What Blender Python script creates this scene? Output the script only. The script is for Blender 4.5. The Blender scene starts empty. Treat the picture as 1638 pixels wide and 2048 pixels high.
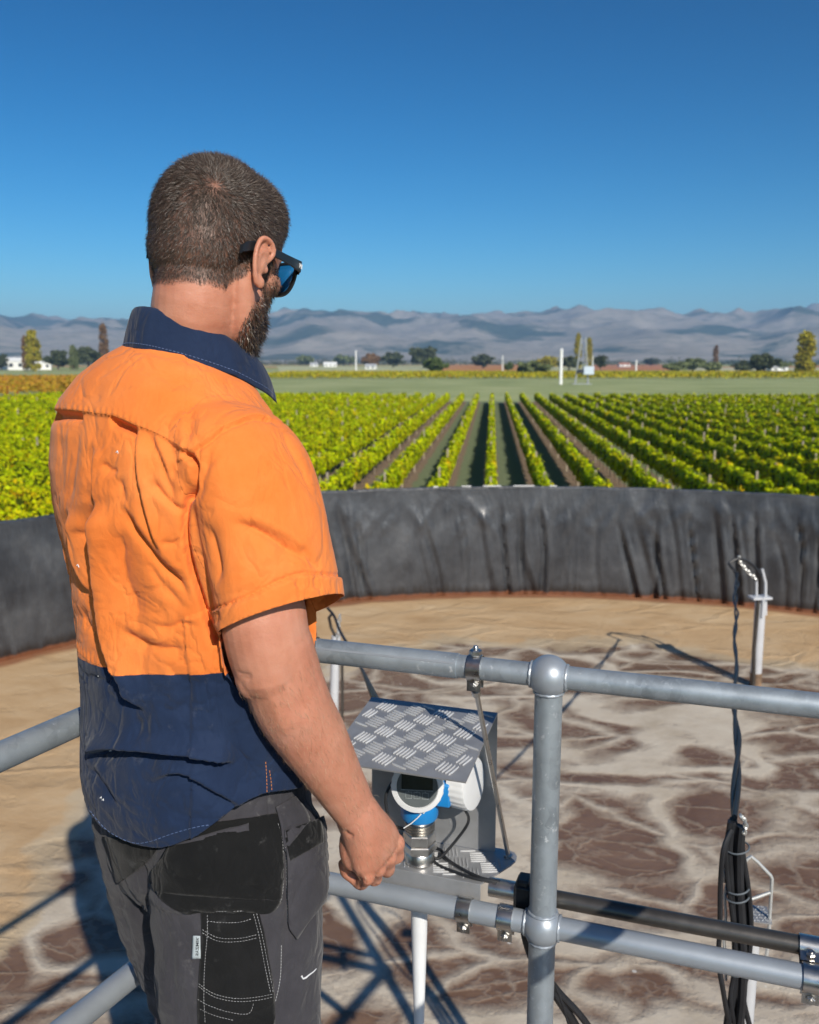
import bpy, bmesh, math, random
import numpy as np
from mathutils import Vector, Matrix, Quaternion, noise as mnoise

S = bpy.context.scene
COL = S.collection
R = math.radians

# ------------------------------------------------------------------ camera
CAMZ = 1.56
PITCH = math.atan(301 / 1800)
cam_d = bpy.data.cameras.new('camera')
cam = bpy.data.objects.new('camera', cam_d)
COL.objects.link(cam)
cam.location = (0, 0, CAMZ)
cam.rotation_euler = (math.pi / 2 - PITCH, 0, 0)
cam_d.sensor_fit = 'HORIZONTAL'
cam_d.sensor_width = 36
cam_d.lens = 1800 / 1638 * 36
cam_d.clip_start = 0.05
cam_d.clip_end = 60000
cam_d.dof.use_dof = True
cam_d.dof.focus_distance = 1.32
cam_d.dof.aperture_fstop = 9.0
S.camera = cam

# ------------------------------------------------------------------ light and sky
SUN_DIR = Vector((-0.238, 0.573, -0.409)).normalized()        # the way the light travels
SUN_EL = math.asin(-SUN_DIR.z)
SUN_AZ = math.atan2(-SUN_DIR.x, -SUN_DIR.y)                   # bearing of the sun from +Y, clockwise
world = bpy.data.worlds.new('World')
S.world = world
world.use_nodes = True
wt = world.node_tree
wt.nodes.clear()
w_out = wt.nodes.new('ShaderNodeOutputWorld')
w_bg = wt.nodes.new('ShaderNodeBackground')
w_sky = wt.nodes.new('ShaderNodeTexSky')
w_sky.sky_type = 'NISHITA'
w_sky.sun_disc = False
w_sky.sun_elevation = SUN_EL
w_sky.sun_rotation = SUN_AZ
w_sky.air_density = 0.8
w_sky.dust_density = 0.5
w_sky.ozone_density = 2.5
w_hsv = wt.nodes.new('ShaderNodeHueSaturation')
w_hsv.inputs['Saturation'].default_value = 1.4
w_hsv.inputs['Value'].default_value = 0.82
w_hsv.inputs['Hue'].default_value = 0.482
w_gam = wt.nodes.new('ShaderNodeGamma')
w_gam.inputs['Gamma'].default_value = 1.5
wt.links.new(w_sky.outputs[0], w_hsv.inputs['Color'])
wt.links.new(w_hsv.outputs[0], w_gam.inputs['Color'])
wt.links.new(w_gam.outputs[0], w_bg.inputs['Color'])
w_bg.inputs['Strength'].default_value = 0.05
wt.links.new(w_bg.outputs[0], w_out.inputs['Surface'])

sun_d = bpy.data.lights.new('sun', 'SUN')
sun_d.energy = 5.0
sun_d.angle = R(0.55)
sun_d.color = (1.0, 0.93, 0.82)
sun = bpy.data.objects.new('sun', sun_d)
COL.objects.link(sun)
sun.rotation_euler = SUN_DIR.to_track_quat('-Z', 'Y').to_euler()
sun.location = (3, -6, 8)

S.view_settings.view_transform = 'Standard'
S.view_settings.look = 'None'
S.view_settings.exposure = 0.12
S.view_settings.gamma = 1.0
S.view_settings.use_curve_mapping = False
S.render.engine = 'CYCLES'
S.cycles.use_denoising = True
S.cycles.max_bounces = 5
S.cycles.use_adaptive_sampling = True
S.cycles.adaptive_threshold = 0.02
S.cycles.volume_bounces = 0
S.cycles.transparent_max_bounces = 8

# ------------------------------------------------------------------ helpers
def px_ray(x, y):
    u = (x - 819) / 1800.0
    v = (1024 - y) / 1800.0
    c, s = math.cos(PITCH), math.sin(PITCH)
    return Vector((u, c + v * s, -s + v * c))

def at_y(x, y, Y):
    r = px_ray(x, y)
    return Vector((0, 0, CAMZ)) + r * (Y / r.y)

def at_z(x, y, Z):
    r = px_ray(x, y)
    return Vector((0, 0, CAMZ)) + r * ((Z - CAMZ) / r.z)

def tag(o, label=None, cat=None, group=None, kind=None):
    if label: o['label'] = label
    if cat: o['category'] = cat
    if group: o['group'] = group
    if kind: o['kind'] = kind
    return o

def empty(name, loc=(0, 0, 0), rz=0.0):
    o = bpy.data.objects.new(name, None)
    COL.objects.link(o)
    o.location = loc
    o.rotation_euler = (0, 0, rz)
    o.empty_display_size = 0.1
    return o

class MB:
    """collects vertices and faces of one part"""
    def __init__(s):
        s.v = []; s.f = []
    def add(s, vs, fs):
        o = len(s.v)
        s.v.extend([tuple(p) for p in vs])
        s.f.extend([tuple(i + o for i in q) for q in fs])
        return s
    def box(s, c, d, M=None):
        hx, hy, hz = d[0] / 2, d[1] / 2, d[2] / 2
        vs = [Vector((x * hx, y * hy, z * hz)) for x in (-1, 1) for y in (-1, 1) for z in (-1, 1)]
        if M is not None: vs = [M @ p for p in vs]
        vs = [p + Vector(c) for p in vs]
        return s.add(vs, [(0, 1, 3, 2), (4, 6, 7, 5), (0, 4, 5, 1), (2, 3, 7, 6), (0, 2, 6, 4), (1, 5, 7, 3)])
    def prism(s, poly, thick):
        """closed polygon (3-D points, planar) extruded by vector thick"""
        n = len(poly); t = Vector(thick)
        a = [Vector(p) for p in poly]; b = [p + t for p in a]
        fs = [tuple(range(n))[::-1], tuple(range(n, 2 * n))]
        fs += [(i, (i + 1) % n, (i + 1) % n + n, i + n) for i in range(n)]
        return s.add(a + b, fs)
    def tube(s, pts, r, n=12, caps=True, flat=None):
        pts = [Vector(p) for p in pts]
        m = len(pts)
        rs = r if isinstance(r, (list, tuple)) else [r] * m
        tg = []
        for i in range(m):
            t = pts[min(i + 1, m - 1)] - pts[max(i - 1, 0)]
            tg.append(t.normalized())
        up = Vector((0, 0, 1)) if abs(tg[0].z) < 0.9 else Vector((1, 0, 0))
        u = (up - tg[0] * up.dot(tg[0])).normalized()
        vs = []
        for i in range(m):
            u = (u - tg[i] * u.dot(tg[i])).normalized()
            w = tg[i].cross(u)
            for k in range(n):
                a = 2 * math.pi * k / n
                vs.append(pts[i] + (u * math.cos(a) * (flat or 1.0) + w * math.sin(a)) * rs[i])
        fs = []
        for i in range(m - 1):
            for k in range(n):
                k2 = (k + 1) % n
                fs.append((i * n + k, i * n + k2, (i + 1) * n + k2, (i + 1) * n + k))
        if caps:
            fs.append(tuple(range(n))[::-1])
            fs.append(tuple((m - 1) * n + k for k in range(n)))
        return s.add(vs, fs)
    def lathe(s, prof, origin, axis=(0, 0, 1), n=32, caps=True):
        """prof: list of (radius, height along axis)"""
        ax = Vector(axis).normalized()
        q = Vector((0, 0, 1)).rotation_difference(ax)
        vs = []
        for (r, h) in prof:
            for k in range(n):
                a = 2 * math.pi * k / n
                vs.append(Vector(origin) + q @ Vector((r * math.cos(a), r * math.sin(a), h)))
        fs = []
        for i in range(len(prof) - 1):
            for k in range(n):
                k2 = (k + 1) % n
                fs.append((i * n + k, i * n + k2, (i + 1) * n + k2, (i + 1) * n + k))
        if caps:
            fs.append(tuple(range(n))[::-1])
            fs.append(tuple((len(prof) - 1) * n + k for k in range(n)))
        return s.add(vs, fs)
    def ball(s, c, r, n=24, m=14, sz=1.0):
        prof = [(max(1e-4, r * math.sin(math.pi * i / m)), -r * sz * math.cos(math.pi * i / m)) for i in range(m + 1)]
        return s.lathe(prof, c, n=n)
    def build(s, name, mat, parent=None, smooth=40, bevel=0.0):
        me = bpy.data.meshes.new(name)
        me.from_pydata(s.v, [], s.f)
        me.update()
        if mat is not None: me.materials.append(mat)
        o = bpy.data.objects.new(name, me)
        COL.objects.link(o)
        if parent is not None:
            o.parent = parent
            pl = parent.location
            gp = parent.parent
            # vertices are given in world space: bring them to the parent's space
            M = world_matrix(parent).inverted()
            me.transform(M)
        if smooth:
            me.polygons.foreach_set('use_smooth', [True] * len(me.polygons))
            if smooth < 180:
                me.set_sharp_from_angle(angle=R(smooth))
        if bevel:
            b = o.modifiers.new('bevel', 'BEVEL')
            b.width = bevel; b.segments = 2; b.limit_method = 'ANGLE'; b.angle_limit = R(40)
        return o

def world_matrix(o):
    M = o.matrix_basis.copy()
    p = o.parent
    while p is not None:
        M = p.matrix_basis @ M
        p = p.parent
    return M

def np_mesh(name, V, F, mat, parent=None, smooth=True):
    me = bpy.data.meshes.new(name)
    V = np.asarray(V, dtype=np.float32); F = np.asarray(F, dtype=np.int32)
    k = F.shape[1]
    me.vertices.add(len(V)); me.vertices.foreach_set('co', V.ravel())
    me.loops.add(F.size); me.loops.foreach_set('vertex_index', F.ravel())
    me.polygons.add(len(F))
    me.polygons.foreach_set('loop_start', np.arange(0, F.size, k, dtype=np.int32))
    me.polygons.foreach_set('loop_total', np.full(len(F), k, dtype=np.int32))
    me.update(calc_edges=True)
    me.validate()
    if smooth: me.polygons.foreach_set('use_smooth', [True] * len(me.polygons))
    if mat is not None: me.materials.append(mat)
    o = bpy.data.objects.new(name, me)
    COL.objects.link(o)
    if parent is not None: o.parent = parent
    return o

# ---- materials
def new_mat(name):
    m = bpy.data.materials.new(name); m.use_nodes = True
    nt = m.node_tree
    b = nt.nodes['Principled BSDF']
    return m, nt, b

def nd(nt, t, **kw):
    n = nt.nodes.new(t)
    for k, v in kw.items():
        if k.startswith('i_'):
            key = k[2:]
            key = int(key) if key.isdigit() else key.replace('_', ' ')
            n.inputs[key].default_value = v
        else:
            setattr(n, k, v)
    return n

def lk(nt, a, b): nt.links.new(a, b)

def math_n(nt, op, a, b=None, c=None, clamp=False):
    n = nt.nodes.new('ShaderNodeMath'); n.operation = op; n.use_clamp = clamp
    for i, q in enumerate((a, b, c)):
        if q is None: continue
        if isinstance(q, (int, float)): n.inputs[i].default_value = q
        else: nt.links.new(q, n.inputs[i])
    return n.outputs[0]

def ramp(nt, fac, stops, interp='LINEAR'):
    n = nt.nodes.new('ShaderNodeValToRGB')
    n.color_ramp.interpolation = interp
    el = n.color_ramp.elements
    while len(el) < len(stops): el.new(0.5)
    for e, (p, c) in zip(el, stops):
        e.position = p
        e.color = (*c, 1) if len(c) == 3 else c
    if fac is not None: nt.links.new(fac, n.inputs[0])
    return n.outputs[0]

def mixc(nt, fac, a, b, mode='MIX'):
    n = nt.nodes.new('ShaderNodeMix'); n.data_type = 'RGBA'; n.blend_type = mode
    for sock, q in ((n.inputs[0], fac), (n.inputs[6], a), (n.inputs[7], b)):
        if isinstance(q, (int, float)): sock.default_value = q
        elif isinstance(q, tuple): sock.default_value = (*q, 1) if len(q) == 3 else q
        else: nt.links.new(q, sock)
    return n.outputs[2]

def coords(nt, kind='Object', scale=None, rot=None):
    t = nt.nodes.new('ShaderNodeTexCoord')
    o = t.outputs[kind]
    if scale is not None or rot is not None:
        mp = nt.nodes.new('ShaderNodeMapping')
        if scale is not None: mp.inputs['Scale'].default_value = scale if isinstance(scale, tuple) else (scale,) * 3
        if rot is not None: mp.inputs['Rotation'].default_value = rot
        nt.links.new(o, mp.inputs[0]); o = mp.outputs[0]
    return o

def noise_n(nt, vec, scale, detail=4, rough=0.55, dist=0.0, out=0):
    n = nt.nodes.new('ShaderNodeTexNoise')
    n.inputs['Scale'].default_value = scale; n.inputs['Detail'].default_value = detail
    n.inputs['Roughness'].default_value = rough; n.inputs['Distortion'].default_value = dist
    if vec is not None: nt.links.new(vec, n.inputs['Vector'])
    return n.outputs[out]

def bump_n(nt, h, strength, dist, prev=None):
    n = nt.nodes.new('ShaderNodeBump')
    n.inputs['Strength'].default_value = strength; n.inputs['Distance'].default_value = dist
    nt.links.new(h, n.inputs['Height'])
    if prev is not None: nt.links.new(prev, n.inputs['Normal'])
    return n.outputs[0]

def simple_mat(name, col, rough=0.5, metal=0.0, var=0.12, scale=30, bump=0.0, bscale=200, bdist=0.001, spec=0.5):
    """one colour with a little noise in tone and roughness, optional fine relief"""
    m, nt, b = new_mat(name)
    co = coords(nt)
    n = noise_n(nt, co, scale, 5, 0.6)
    c2 = tuple(min(1, c * (1 + var)) for c in col); c1 = tuple(c * (1 - var) for c in col)
    lk(nt, ramp(nt, n, [(0.3, c1), (0.7, c2)]), b.inputs['Base Color'])
    b.inputs['Metallic'].default_value = metal
    lk(nt, math_n(nt, 'MULTIPLY_ADD', n, 0.2, rough - 0.1, clamp=True), b.inputs['Roughness'])
    b.inputs['Specular IOR Level'].default_value = spec
    if bump:
        lk(nt, bump_n(nt, noise_n(nt, co, bscale, 3), bump, bdist), b.inputs['Normal'])
    return m
# ================================================================== LAND
GZ = -5.04            # ground level round the tank
LZ = -1.24            # liquid level in the tank
ROW_YAW = R(5.2)      # vine rows run a little to the right of +Y
ROW_S = 2.3           # row spacing
rng = np.random.default_rng(7)

# ---- ground sheet
m_ground, nt, b = new_mat('ground_fields')
co = coords(nt)
vor = nd(nt, 'ShaderNodeTexVoronoi', i_Scale=0.0032, i_Randomness=0.9)
mp = nd(nt, 'ShaderNodeMapping'); mp.inputs['Scale'].default_value = (0.45, 1.6, 1); mp.inputs['Rotation'].default_value = (0, 0, 0.08)
lk(nt, co, mp.inputs[0]); lk(nt, mp.outputs[0], vor.inputs['Vector'])
sep = nd(nt, 'ShaderNodeSeparateColor'); lk(nt, vor.outputs['Color'], sep.inputs[0])
field = ramp(nt, sep.outputs[0], [(0.0, (0.30, 0.33, 0.13)), (0.3, (0.36, 0.36, 0.17)), (0.5, (0.42, 0.37, 0.2)), (0.66, (0.46, 0.2, 0.08)), (0.8, (0.26, 0.31, 0.10)), (0.9, (0.48, 0.42, 0.25))], 'CONSTANT')
n1 = noise_n(nt, co, 0.05, 6, 0.6)
grass = ramp(nt, n1, [(0.3, (0.24, 0.285, 0.12)), (0.55, (0.33, 0.37, 0.17)), (0.75, (0.43, 0.43, 0.23))])
sx = nd(nt, 'ShaderNodeSeparateXYZ'); lk(nt, co, sx.inputs[0])
far = math_n(nt, 'MULTIPLY_ADD', sx.outputs[1], 1 / 120.0, -600 / 120.0, clamp=True)
base = mixc(nt, far, grass, field)
fine = noise_n(nt, co, 1.4, 8, 0.7)
base = mixc(nt, 0.5, base, ramp(nt, fine, [(0.3, (0.35, 0.35, 0.35)), (0.7, (0.65, 0.65, 0.65))]), 'OVERLAY')
lk(nt, base, b.inputs['Base Color']); b.inputs['Roughness'].default_value = 0.95
b.inputs['Specular IOR Level'].default_value = 0.1
MB().add([(-11000, -900, GZ), (11000, -900, GZ), (11000, 11500, GZ), (-11000, 11500, GZ)], [(0, 1, 2, 3)]).build('ground', m_ground, smooth=0)
tag(bpy.data.objects['ground'], kind='structure')

# ---- floor of the near vineyard: grass alley, bare soil beneath each row
m_vf, nt, b = new_mat('vineyard_floor')
co = coords(nt)
sx = nd(nt, 'ShaderNodeSeparateXYZ'); lk(nt, co, sx.inputs[0])
wob = noise_n(nt, co, 0.5, 4, 0.6)
xx = math_n(nt, 'ADD', sx.outputs[0], math_n(nt, 'MULTIPLY_ADD', wob, 0.5, -0.25))
fr = math_n(nt, 'FRACT', math_n(nt, 'DIVIDE', xx, ROW_S))
dist = math_n(nt, 'ABSOLUTE', math_n(nt, 'SUBTRACT', fr, 0.5))          # 0.5 = under the vines
soilm = math_n(nt, 'MULTIPLY_ADD', dist, 14.0, -14.0 * 0.29, clamp=True)
n2 = noise_n(nt, co, 3.0, 7, 0.7)
grass = ramp(nt, n2, [(0.3, (0.12, 0.15, 0.075)), (0.55, (0.17, 0.20, 0.11)), (0.8, (0.25, 0.26, 0.16))])
soil = ramp(nt, n2, [(0.3, (0.15, 0.105, 0.07)), (0.6, (0.25, 0.18, 0.12)), (0.8, (0.33, 0.25, 0.17))])
lk(nt, mixc(nt, soilm, grass, soil), b.inputs['Base Color']); b.inputs['Roughness'].default_value = 0.95
b.inputs['Specular IOR Level'].default_value = 0.1
vy = empty('tmp', (0, 0, 0), -ROW_YAW); bpy.context.view_layer.update()
RX0, RX1, RY0, RY1 = -92.0, 96.0, 21.0, 150.0
fl = MB().add([(RX0, RY0 - 3, 0), (RX1, RY0 - 3, 0), (RX1, RY1 + 2, 0), (RX0, RY1 + 2, 0)], [(0, 1, 2, 3)]).build('vineyard_floor', m_vf, smooth=0)
ROW_X0 = -1.05       # offset of the row that runs straight towards the vanishing point
fl.location = (ROW_X0 * 0, 0, GZ + 0.004)
fl.rotation_euler = (0, 0, -ROW_YAW)
tag(fl, kind='structure')
bpy.data.objects.remove(vy)

# ---- leaf quads
def leaf_quads(C, size, rg, up=0.35):
    """one bent quad (two triangles) at every centre, random lie"""
    n = len(C)
    a = rg.normal(size=(n, 3)); a /= np.linalg.norm(a, axis=1)[:, None]
    h = rg.normal(size=(n, 3)); h[:, 2] += up
    t = np.cross(a, h); t /= np.linalg.norm(t, axis=1)[:, None] + 1e-9
    s = (size * rg.uniform(0.6, 1.35, n))[:, None] if np.isscalar(size) else (size * rg.uniform(0.6, 1.35, n))[:, None]
    V = np.empty((n, 4, 3))
    V[:, 0] = C - a * s * 0.5; V[:, 1] = C + t * s * 0.42; V[:, 2] = C + a * s * 0.5; V[:, 3] = C - t * s * 0.42
    F = np.arange(n * 4).reshape(n, 4)
    return V.reshape(-1, 3), F

def leaf_mat(name, stops, rough=0.55, trans=0.14):
    m, nt, b = new_mat(name)
    g = nd(nt, 'ShaderNodeNewGeometry')
    co = coords(nt)
    big = noise_n(nt, co, 0.35, 3, 0.6)
    f = math_n(nt, 'ADD', math_n(nt, 'MULTIPLY', g.outputs['Random Per Island'], 0.55), math_n(nt, 'MULTIPLY_ADD', big, 1.2, -0.38), clamp=True)
    c = ramp(nt, f, stops)
    lk(nt, c, b.inputs['Base Color'])
    b.inputs['Roughness'].default_value = rough
    b.inputs['Specular IOR Level'].default_value = 0.06
    tr = nd(nt, 'ShaderNodeBsdfTranslucent'); lk(nt, c, tr.inputs['Color'])
    mx = nd(nt, 'ShaderNodeMixShader', i_0=trans)
    lk(nt, b.outputs[0], mx.inputs[1]); lk(nt, tr.outputs[0], mx.inputs[2])
    lk(nt, mx.outputs[0], nt.nodes['Material Output'].inputs['Surface'])
    return m

m_vine = leaf_mat('vine_leaves', [(0.0, (0.24, 0.36, 0.005)), (0.3, (0.42, 0.54, 0.005)), (0.6, (0.56, 0.60, 0.006)), (0.84, (0.66, 0.54, 0.008)), (0.95, (0.62, 0.34, 0.012)), (1.0, (0.44, 0.17, 0.012))])
m_wood = simple_mat('post_wood', (0.36, 0.30, 0.22), 0.85, var=0.3, scale=8)
m_vtrunk = simple_mat('vine_trunk', (0.11, 0.08, 0.055), 0.9, var=0.3, scale=6)

m_vcore = leaf_mat('vine_light_block', [(0.0, (0.04, 0.06, 0.006)), (0.6, (0.07, 0.10, 0.01)), (1.0, (0.10, 0.12, 0.015))], trans=0.0)

def hedge(yy, seed):
    top = 1.58 + 0.10 * np.sin(yy * 1.9 + seed) + 0.08 * np.sin(yy * 4.3 + 2 * seed) + 0.08 * np.sin(yy * 0.6)
    bot = 0.66 + 0.10 * np.sin(yy * 2.7 + seed * 3)
    wid = 0.20 + 0.035 * np.sin(yy * 3.1 + 1.7 * seed) + 0.03 * np.sin(yy * 7.7 + seed)
    return top, bot, wid

def vine_mesh(seed):
    """leaves lie like shingles round a narrow clipped hedge, with an added dark core that stops light"""
    rg = np.random.default_rng(seed)
    L0, L1 = RY0, 145.0
    C = []; Nn = []; Sz = []
    y = L0
    while y < L1:
        leaf = 0.105 + 0.0011 * y
        step = 2.0
        n = int(step * 2.6 / (leaf * leaf * 0.42) * 0.80)
        yy = rg.uniform(y, y + step, n)
        top, bot, wid = hedge(yy, seed)
        ang = rg.uniform(0, 2 * math.pi, n)
        ca, sa = np.cos(ang), np.sin(ang)
        rr = rg.uniform(0.86, 1.10, n)
        x = np.sign(ca) * np.abs(ca) ** 0.5 * wid * rr
        z = (top + bot) / 2 + np.sign(sa) * np.abs(sa) ** 0.8 * (top - bot) / 2 * rr
        sh = rg.uniform(0, 1, n) < 0.03
        z = np.where(sh, top + rg.uniform(0, 0.22, n), z); x = np.where(sh, rg.normal(0, 0.10, n), x)
        nx = np.sign(ca) * np.abs(ca) ** 1.2; nz = np.sign(sa) * np.abs(sa) ** 1.6 + 0.12
        C.append(np.stack([x, yy, z], 1)); Nn.append(np.stack([nx, np.zeros(n), nz], 1)); Sz.append(np.full(n, leaf))
        y += step
    C = np.concatenate(C); Nn = np.concatenate(Nn); Sz = np.concatenate(Sz) * 1.3
    n = len(C)
    Nn = Nn / (np.linalg.norm(Nn, axis=1)[:, None] + 1e-6) + rg.normal(0, 0.27, (n, 3)); Nn /= np.linalg.norm(Nn, axis=1)[:, None]
    t = np.cross(Nn, rg.normal(size=(n, 3))); t /= np.linalg.norm(t, axis=1)[:, None]
    a = np.cross(Nn, t)
    s = (Sz * rg.uniform(0.6, 1.35, n))[:, None]
    V = np.empty((n, 4, 3))
    V[:, 0] = C - a * s * 0.5; V[:, 1] = C + t * s * 0.45; V[:, 2] = C + a * s * 0.5; V[:, 3] = C - t * s * 0.45
    F = np.arange(n * 4).reshape(n, 4)
    # core: dark filler added to block light through the hedge
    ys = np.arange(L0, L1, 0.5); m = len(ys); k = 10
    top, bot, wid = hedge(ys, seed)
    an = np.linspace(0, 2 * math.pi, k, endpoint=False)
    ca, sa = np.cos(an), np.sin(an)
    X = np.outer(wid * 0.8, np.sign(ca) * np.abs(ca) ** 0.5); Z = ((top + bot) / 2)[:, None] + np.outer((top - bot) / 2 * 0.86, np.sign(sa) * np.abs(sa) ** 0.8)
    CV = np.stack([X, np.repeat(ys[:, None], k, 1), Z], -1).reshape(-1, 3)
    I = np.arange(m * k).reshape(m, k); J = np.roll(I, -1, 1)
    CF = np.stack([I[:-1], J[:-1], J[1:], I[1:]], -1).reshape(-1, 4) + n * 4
    return np.concatenate([V.reshape(-1, 3), CV]), np.concatenate([F, CF]), n

vine_meshes = []
for sd in range(4):
    V, F, nleaf = vine_mesh(sd + 1)
    o = np_mesh('foliage', V, F, m_vine, smooth=False)
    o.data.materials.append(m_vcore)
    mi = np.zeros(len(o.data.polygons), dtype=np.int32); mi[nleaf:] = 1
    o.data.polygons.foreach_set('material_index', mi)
    vine_meshes.append(o.data)
    bpy.data.objects.remove(o)
pm = MB().box((0, 0, 0.95), (0.09, 0.09, 1.9)); po = pm.build('post', m_wood); post_mesh = po.data; bpy.data.objects.remove(po)
tk = MB()
for k in range(70):
    yk = RY0 + 0.9 + k * 1.8
    tk.tube([(0, yk, 0), (0.03 * math.sin(k * 5.0), yk + 0.03, 0.45), (0.02, yk, 0.9)], [0.035, 0.028, 0.022], 5)
to = tk.build('trunk', m_vtrunk); trunk_mesh = to.data; bpy.data.objects.remove(to)

ordn = ['', 'first', 'second', 'third', 'fourth', 'fifth', 'sixth', 'seventh', 'eighth', 'ninth', 'tenth', 'eleventh', 'twelfth', 'thirteenth', 'fourteenth', 'fifteenth', 'sixteenth', 'seventeenth', 'eighteenth', 'nineteenth', 'twentieth']
def ordinal(n):
    if n <= 20: return ordn[n]
    tens = {2: 'twenty', 3: 'thirty', 4: 'forty'}[n // 10]
    return (tens + '-' + ordn[n % 10]) if n % 10 else {20: 'twentieth', 30: 'thirtieth', 40: 'fortieth'}[n]

for i in range(-31, 27):
    r0 = empty('vine_row', (0, 0, GZ + 0.006), -ROW_YAW)
    r0.location = Vector((math.cos(ROW_YAW), -math.sin(ROW_YAW), 0)) * (i * ROW_S) + Vector((0, 0, GZ + 0.006))
    if i == 0: lb = 'green vine row running straight away, the one nearest to upright in the photo'
    elif i > 0: lb = 'dark-sided vine row, %s to the right of the upright middle row' % ordinal(i)
    else: lb = 'sunlit yellow-green vine row, %s to the left of the upright middle row' % ordinal(-i)
    tag(r0, lb, 'vine row', 'vine rows of the vineyard behind the tank')
    f = bpy.data.objects.new('foliage', vine_meshes[(i * 7 + 3 + i // 3) % 4]); COL.objects.link(f); f.parent = r0
    f.location.y = 0.45 * math.sin(i * 12.9)
    t = bpy.data.objects.new('trunk', trunk_mesh); COL.objects.link(t); t.parent = r0
    t['kind'] = 'stuff'
    for k in range(0, 16, 1 if -8 < i < 20 else 4):
        p = bpy.data.objects.new('post', post_mesh); COL.objects.link(p); p.parent = r0
        p.location = (0, RY0 + 1.2 + k * 7.6 + (i % 3) * 1.3, 0)
        p.scale = (1, 1, 1.0 + 0.09 * math.sin(i * 3.1 + k * 1.7))

# ---- vineyard blocks farther off (too far to tell rows apart)
def far_block(name, x0, x1, y0, y1, mat, label, n, seed, h=1.7, size=0.9, rows=None):
    rg = np.random.default_rng(seed)
    nr = max(3, int((y1 - y0) / 3.2))
    yr = y0 + (rg.integers(0, nr, n) + 0.5) * (y1 - y0) / nr
    C = np.stack([rg.uniform(x0, x1, n), yr + rg.normal(0, 0.25, n), GZ + 0.5 + rg.uniform(0, 1, n) ** 0.6 * (h - 0.4)], 1)
    V, F = leaf_quads(C, size, rg)
    o = np_mesh(name, V, F, mat, smooth=False)
    tag(o, label, 'vineyard', kind='stuff')
    return o
m_vy = leaf_mat('vine_leaves_yellow', [(0.0, (0.20, 0.22, 0.02)), (0.4, (0.34, 0.33, 0.02)), (0.75, (0.45, 0.34, 0.02)), (1.0, (0.42, 0.2, 0.03))])
m_vo = leaf_mat('vine_leaves_orange', [(0.0, (0.24, 0.20, 0.02)), (0.4, (0.42, 0.27, 0.02)), (0.75, (0.44, 0.2, 0.03)), (1.0, (0.36, 0.11, 0.03))])
far_block('far_vineyard', -60, 330, 345, 470, m_vy, 'thin band of yellowing vines beyond the grass headland', 42000, 3, size=1.1)
far_block('far_vineyard', -330, -62, 170, 330, m_vo, 'orange and gold vines at the left edge behind the man', 42000, 4, size=1.0)

# ---- trees
m_bark = simple_mat('bark', (0.13, 0.10, 0.075), 0.9, var=0.3, scale=3)
tree_mats = {
    'dark': leaf_mat('tree_dark', [(0.0, (0.04, 0.055, 0.025)), (0.5, (0.075, 0.09, 0.045)), (1.0, (0.12, 0.13, 0.065))]),
    'olive': leaf_mat('tree_olive', [(0.0, (0.10, 0.12, 0.055)), (0.5, (0.16, 0.19, 0.08)), (1.0, (0.24, 0.26, 0.12))]),
    'green': leaf_mat('tree_green', [(0.0, (0.05, 0.085, 0.02)), (0.5, (0.10, 0.14, 0.04)), (1.0, (0.17, 0.2, 0.06))]),
    'gold': leaf_mat('tree_gold', [(0.0, (0.20, 0.19, 0.02)), (0.5, (0.36, 0.32, 0.03)), (1.0, (0.46, 0.33, 0.03))]),
    'brown': leaf_mat('tree_brown', [(0.0, (0.12, 0.07, 0.035)), (0.5, (0.22, 0.13, 0.06)), (1.0, (0.32, 0.19, 0.08))]),
}
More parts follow.
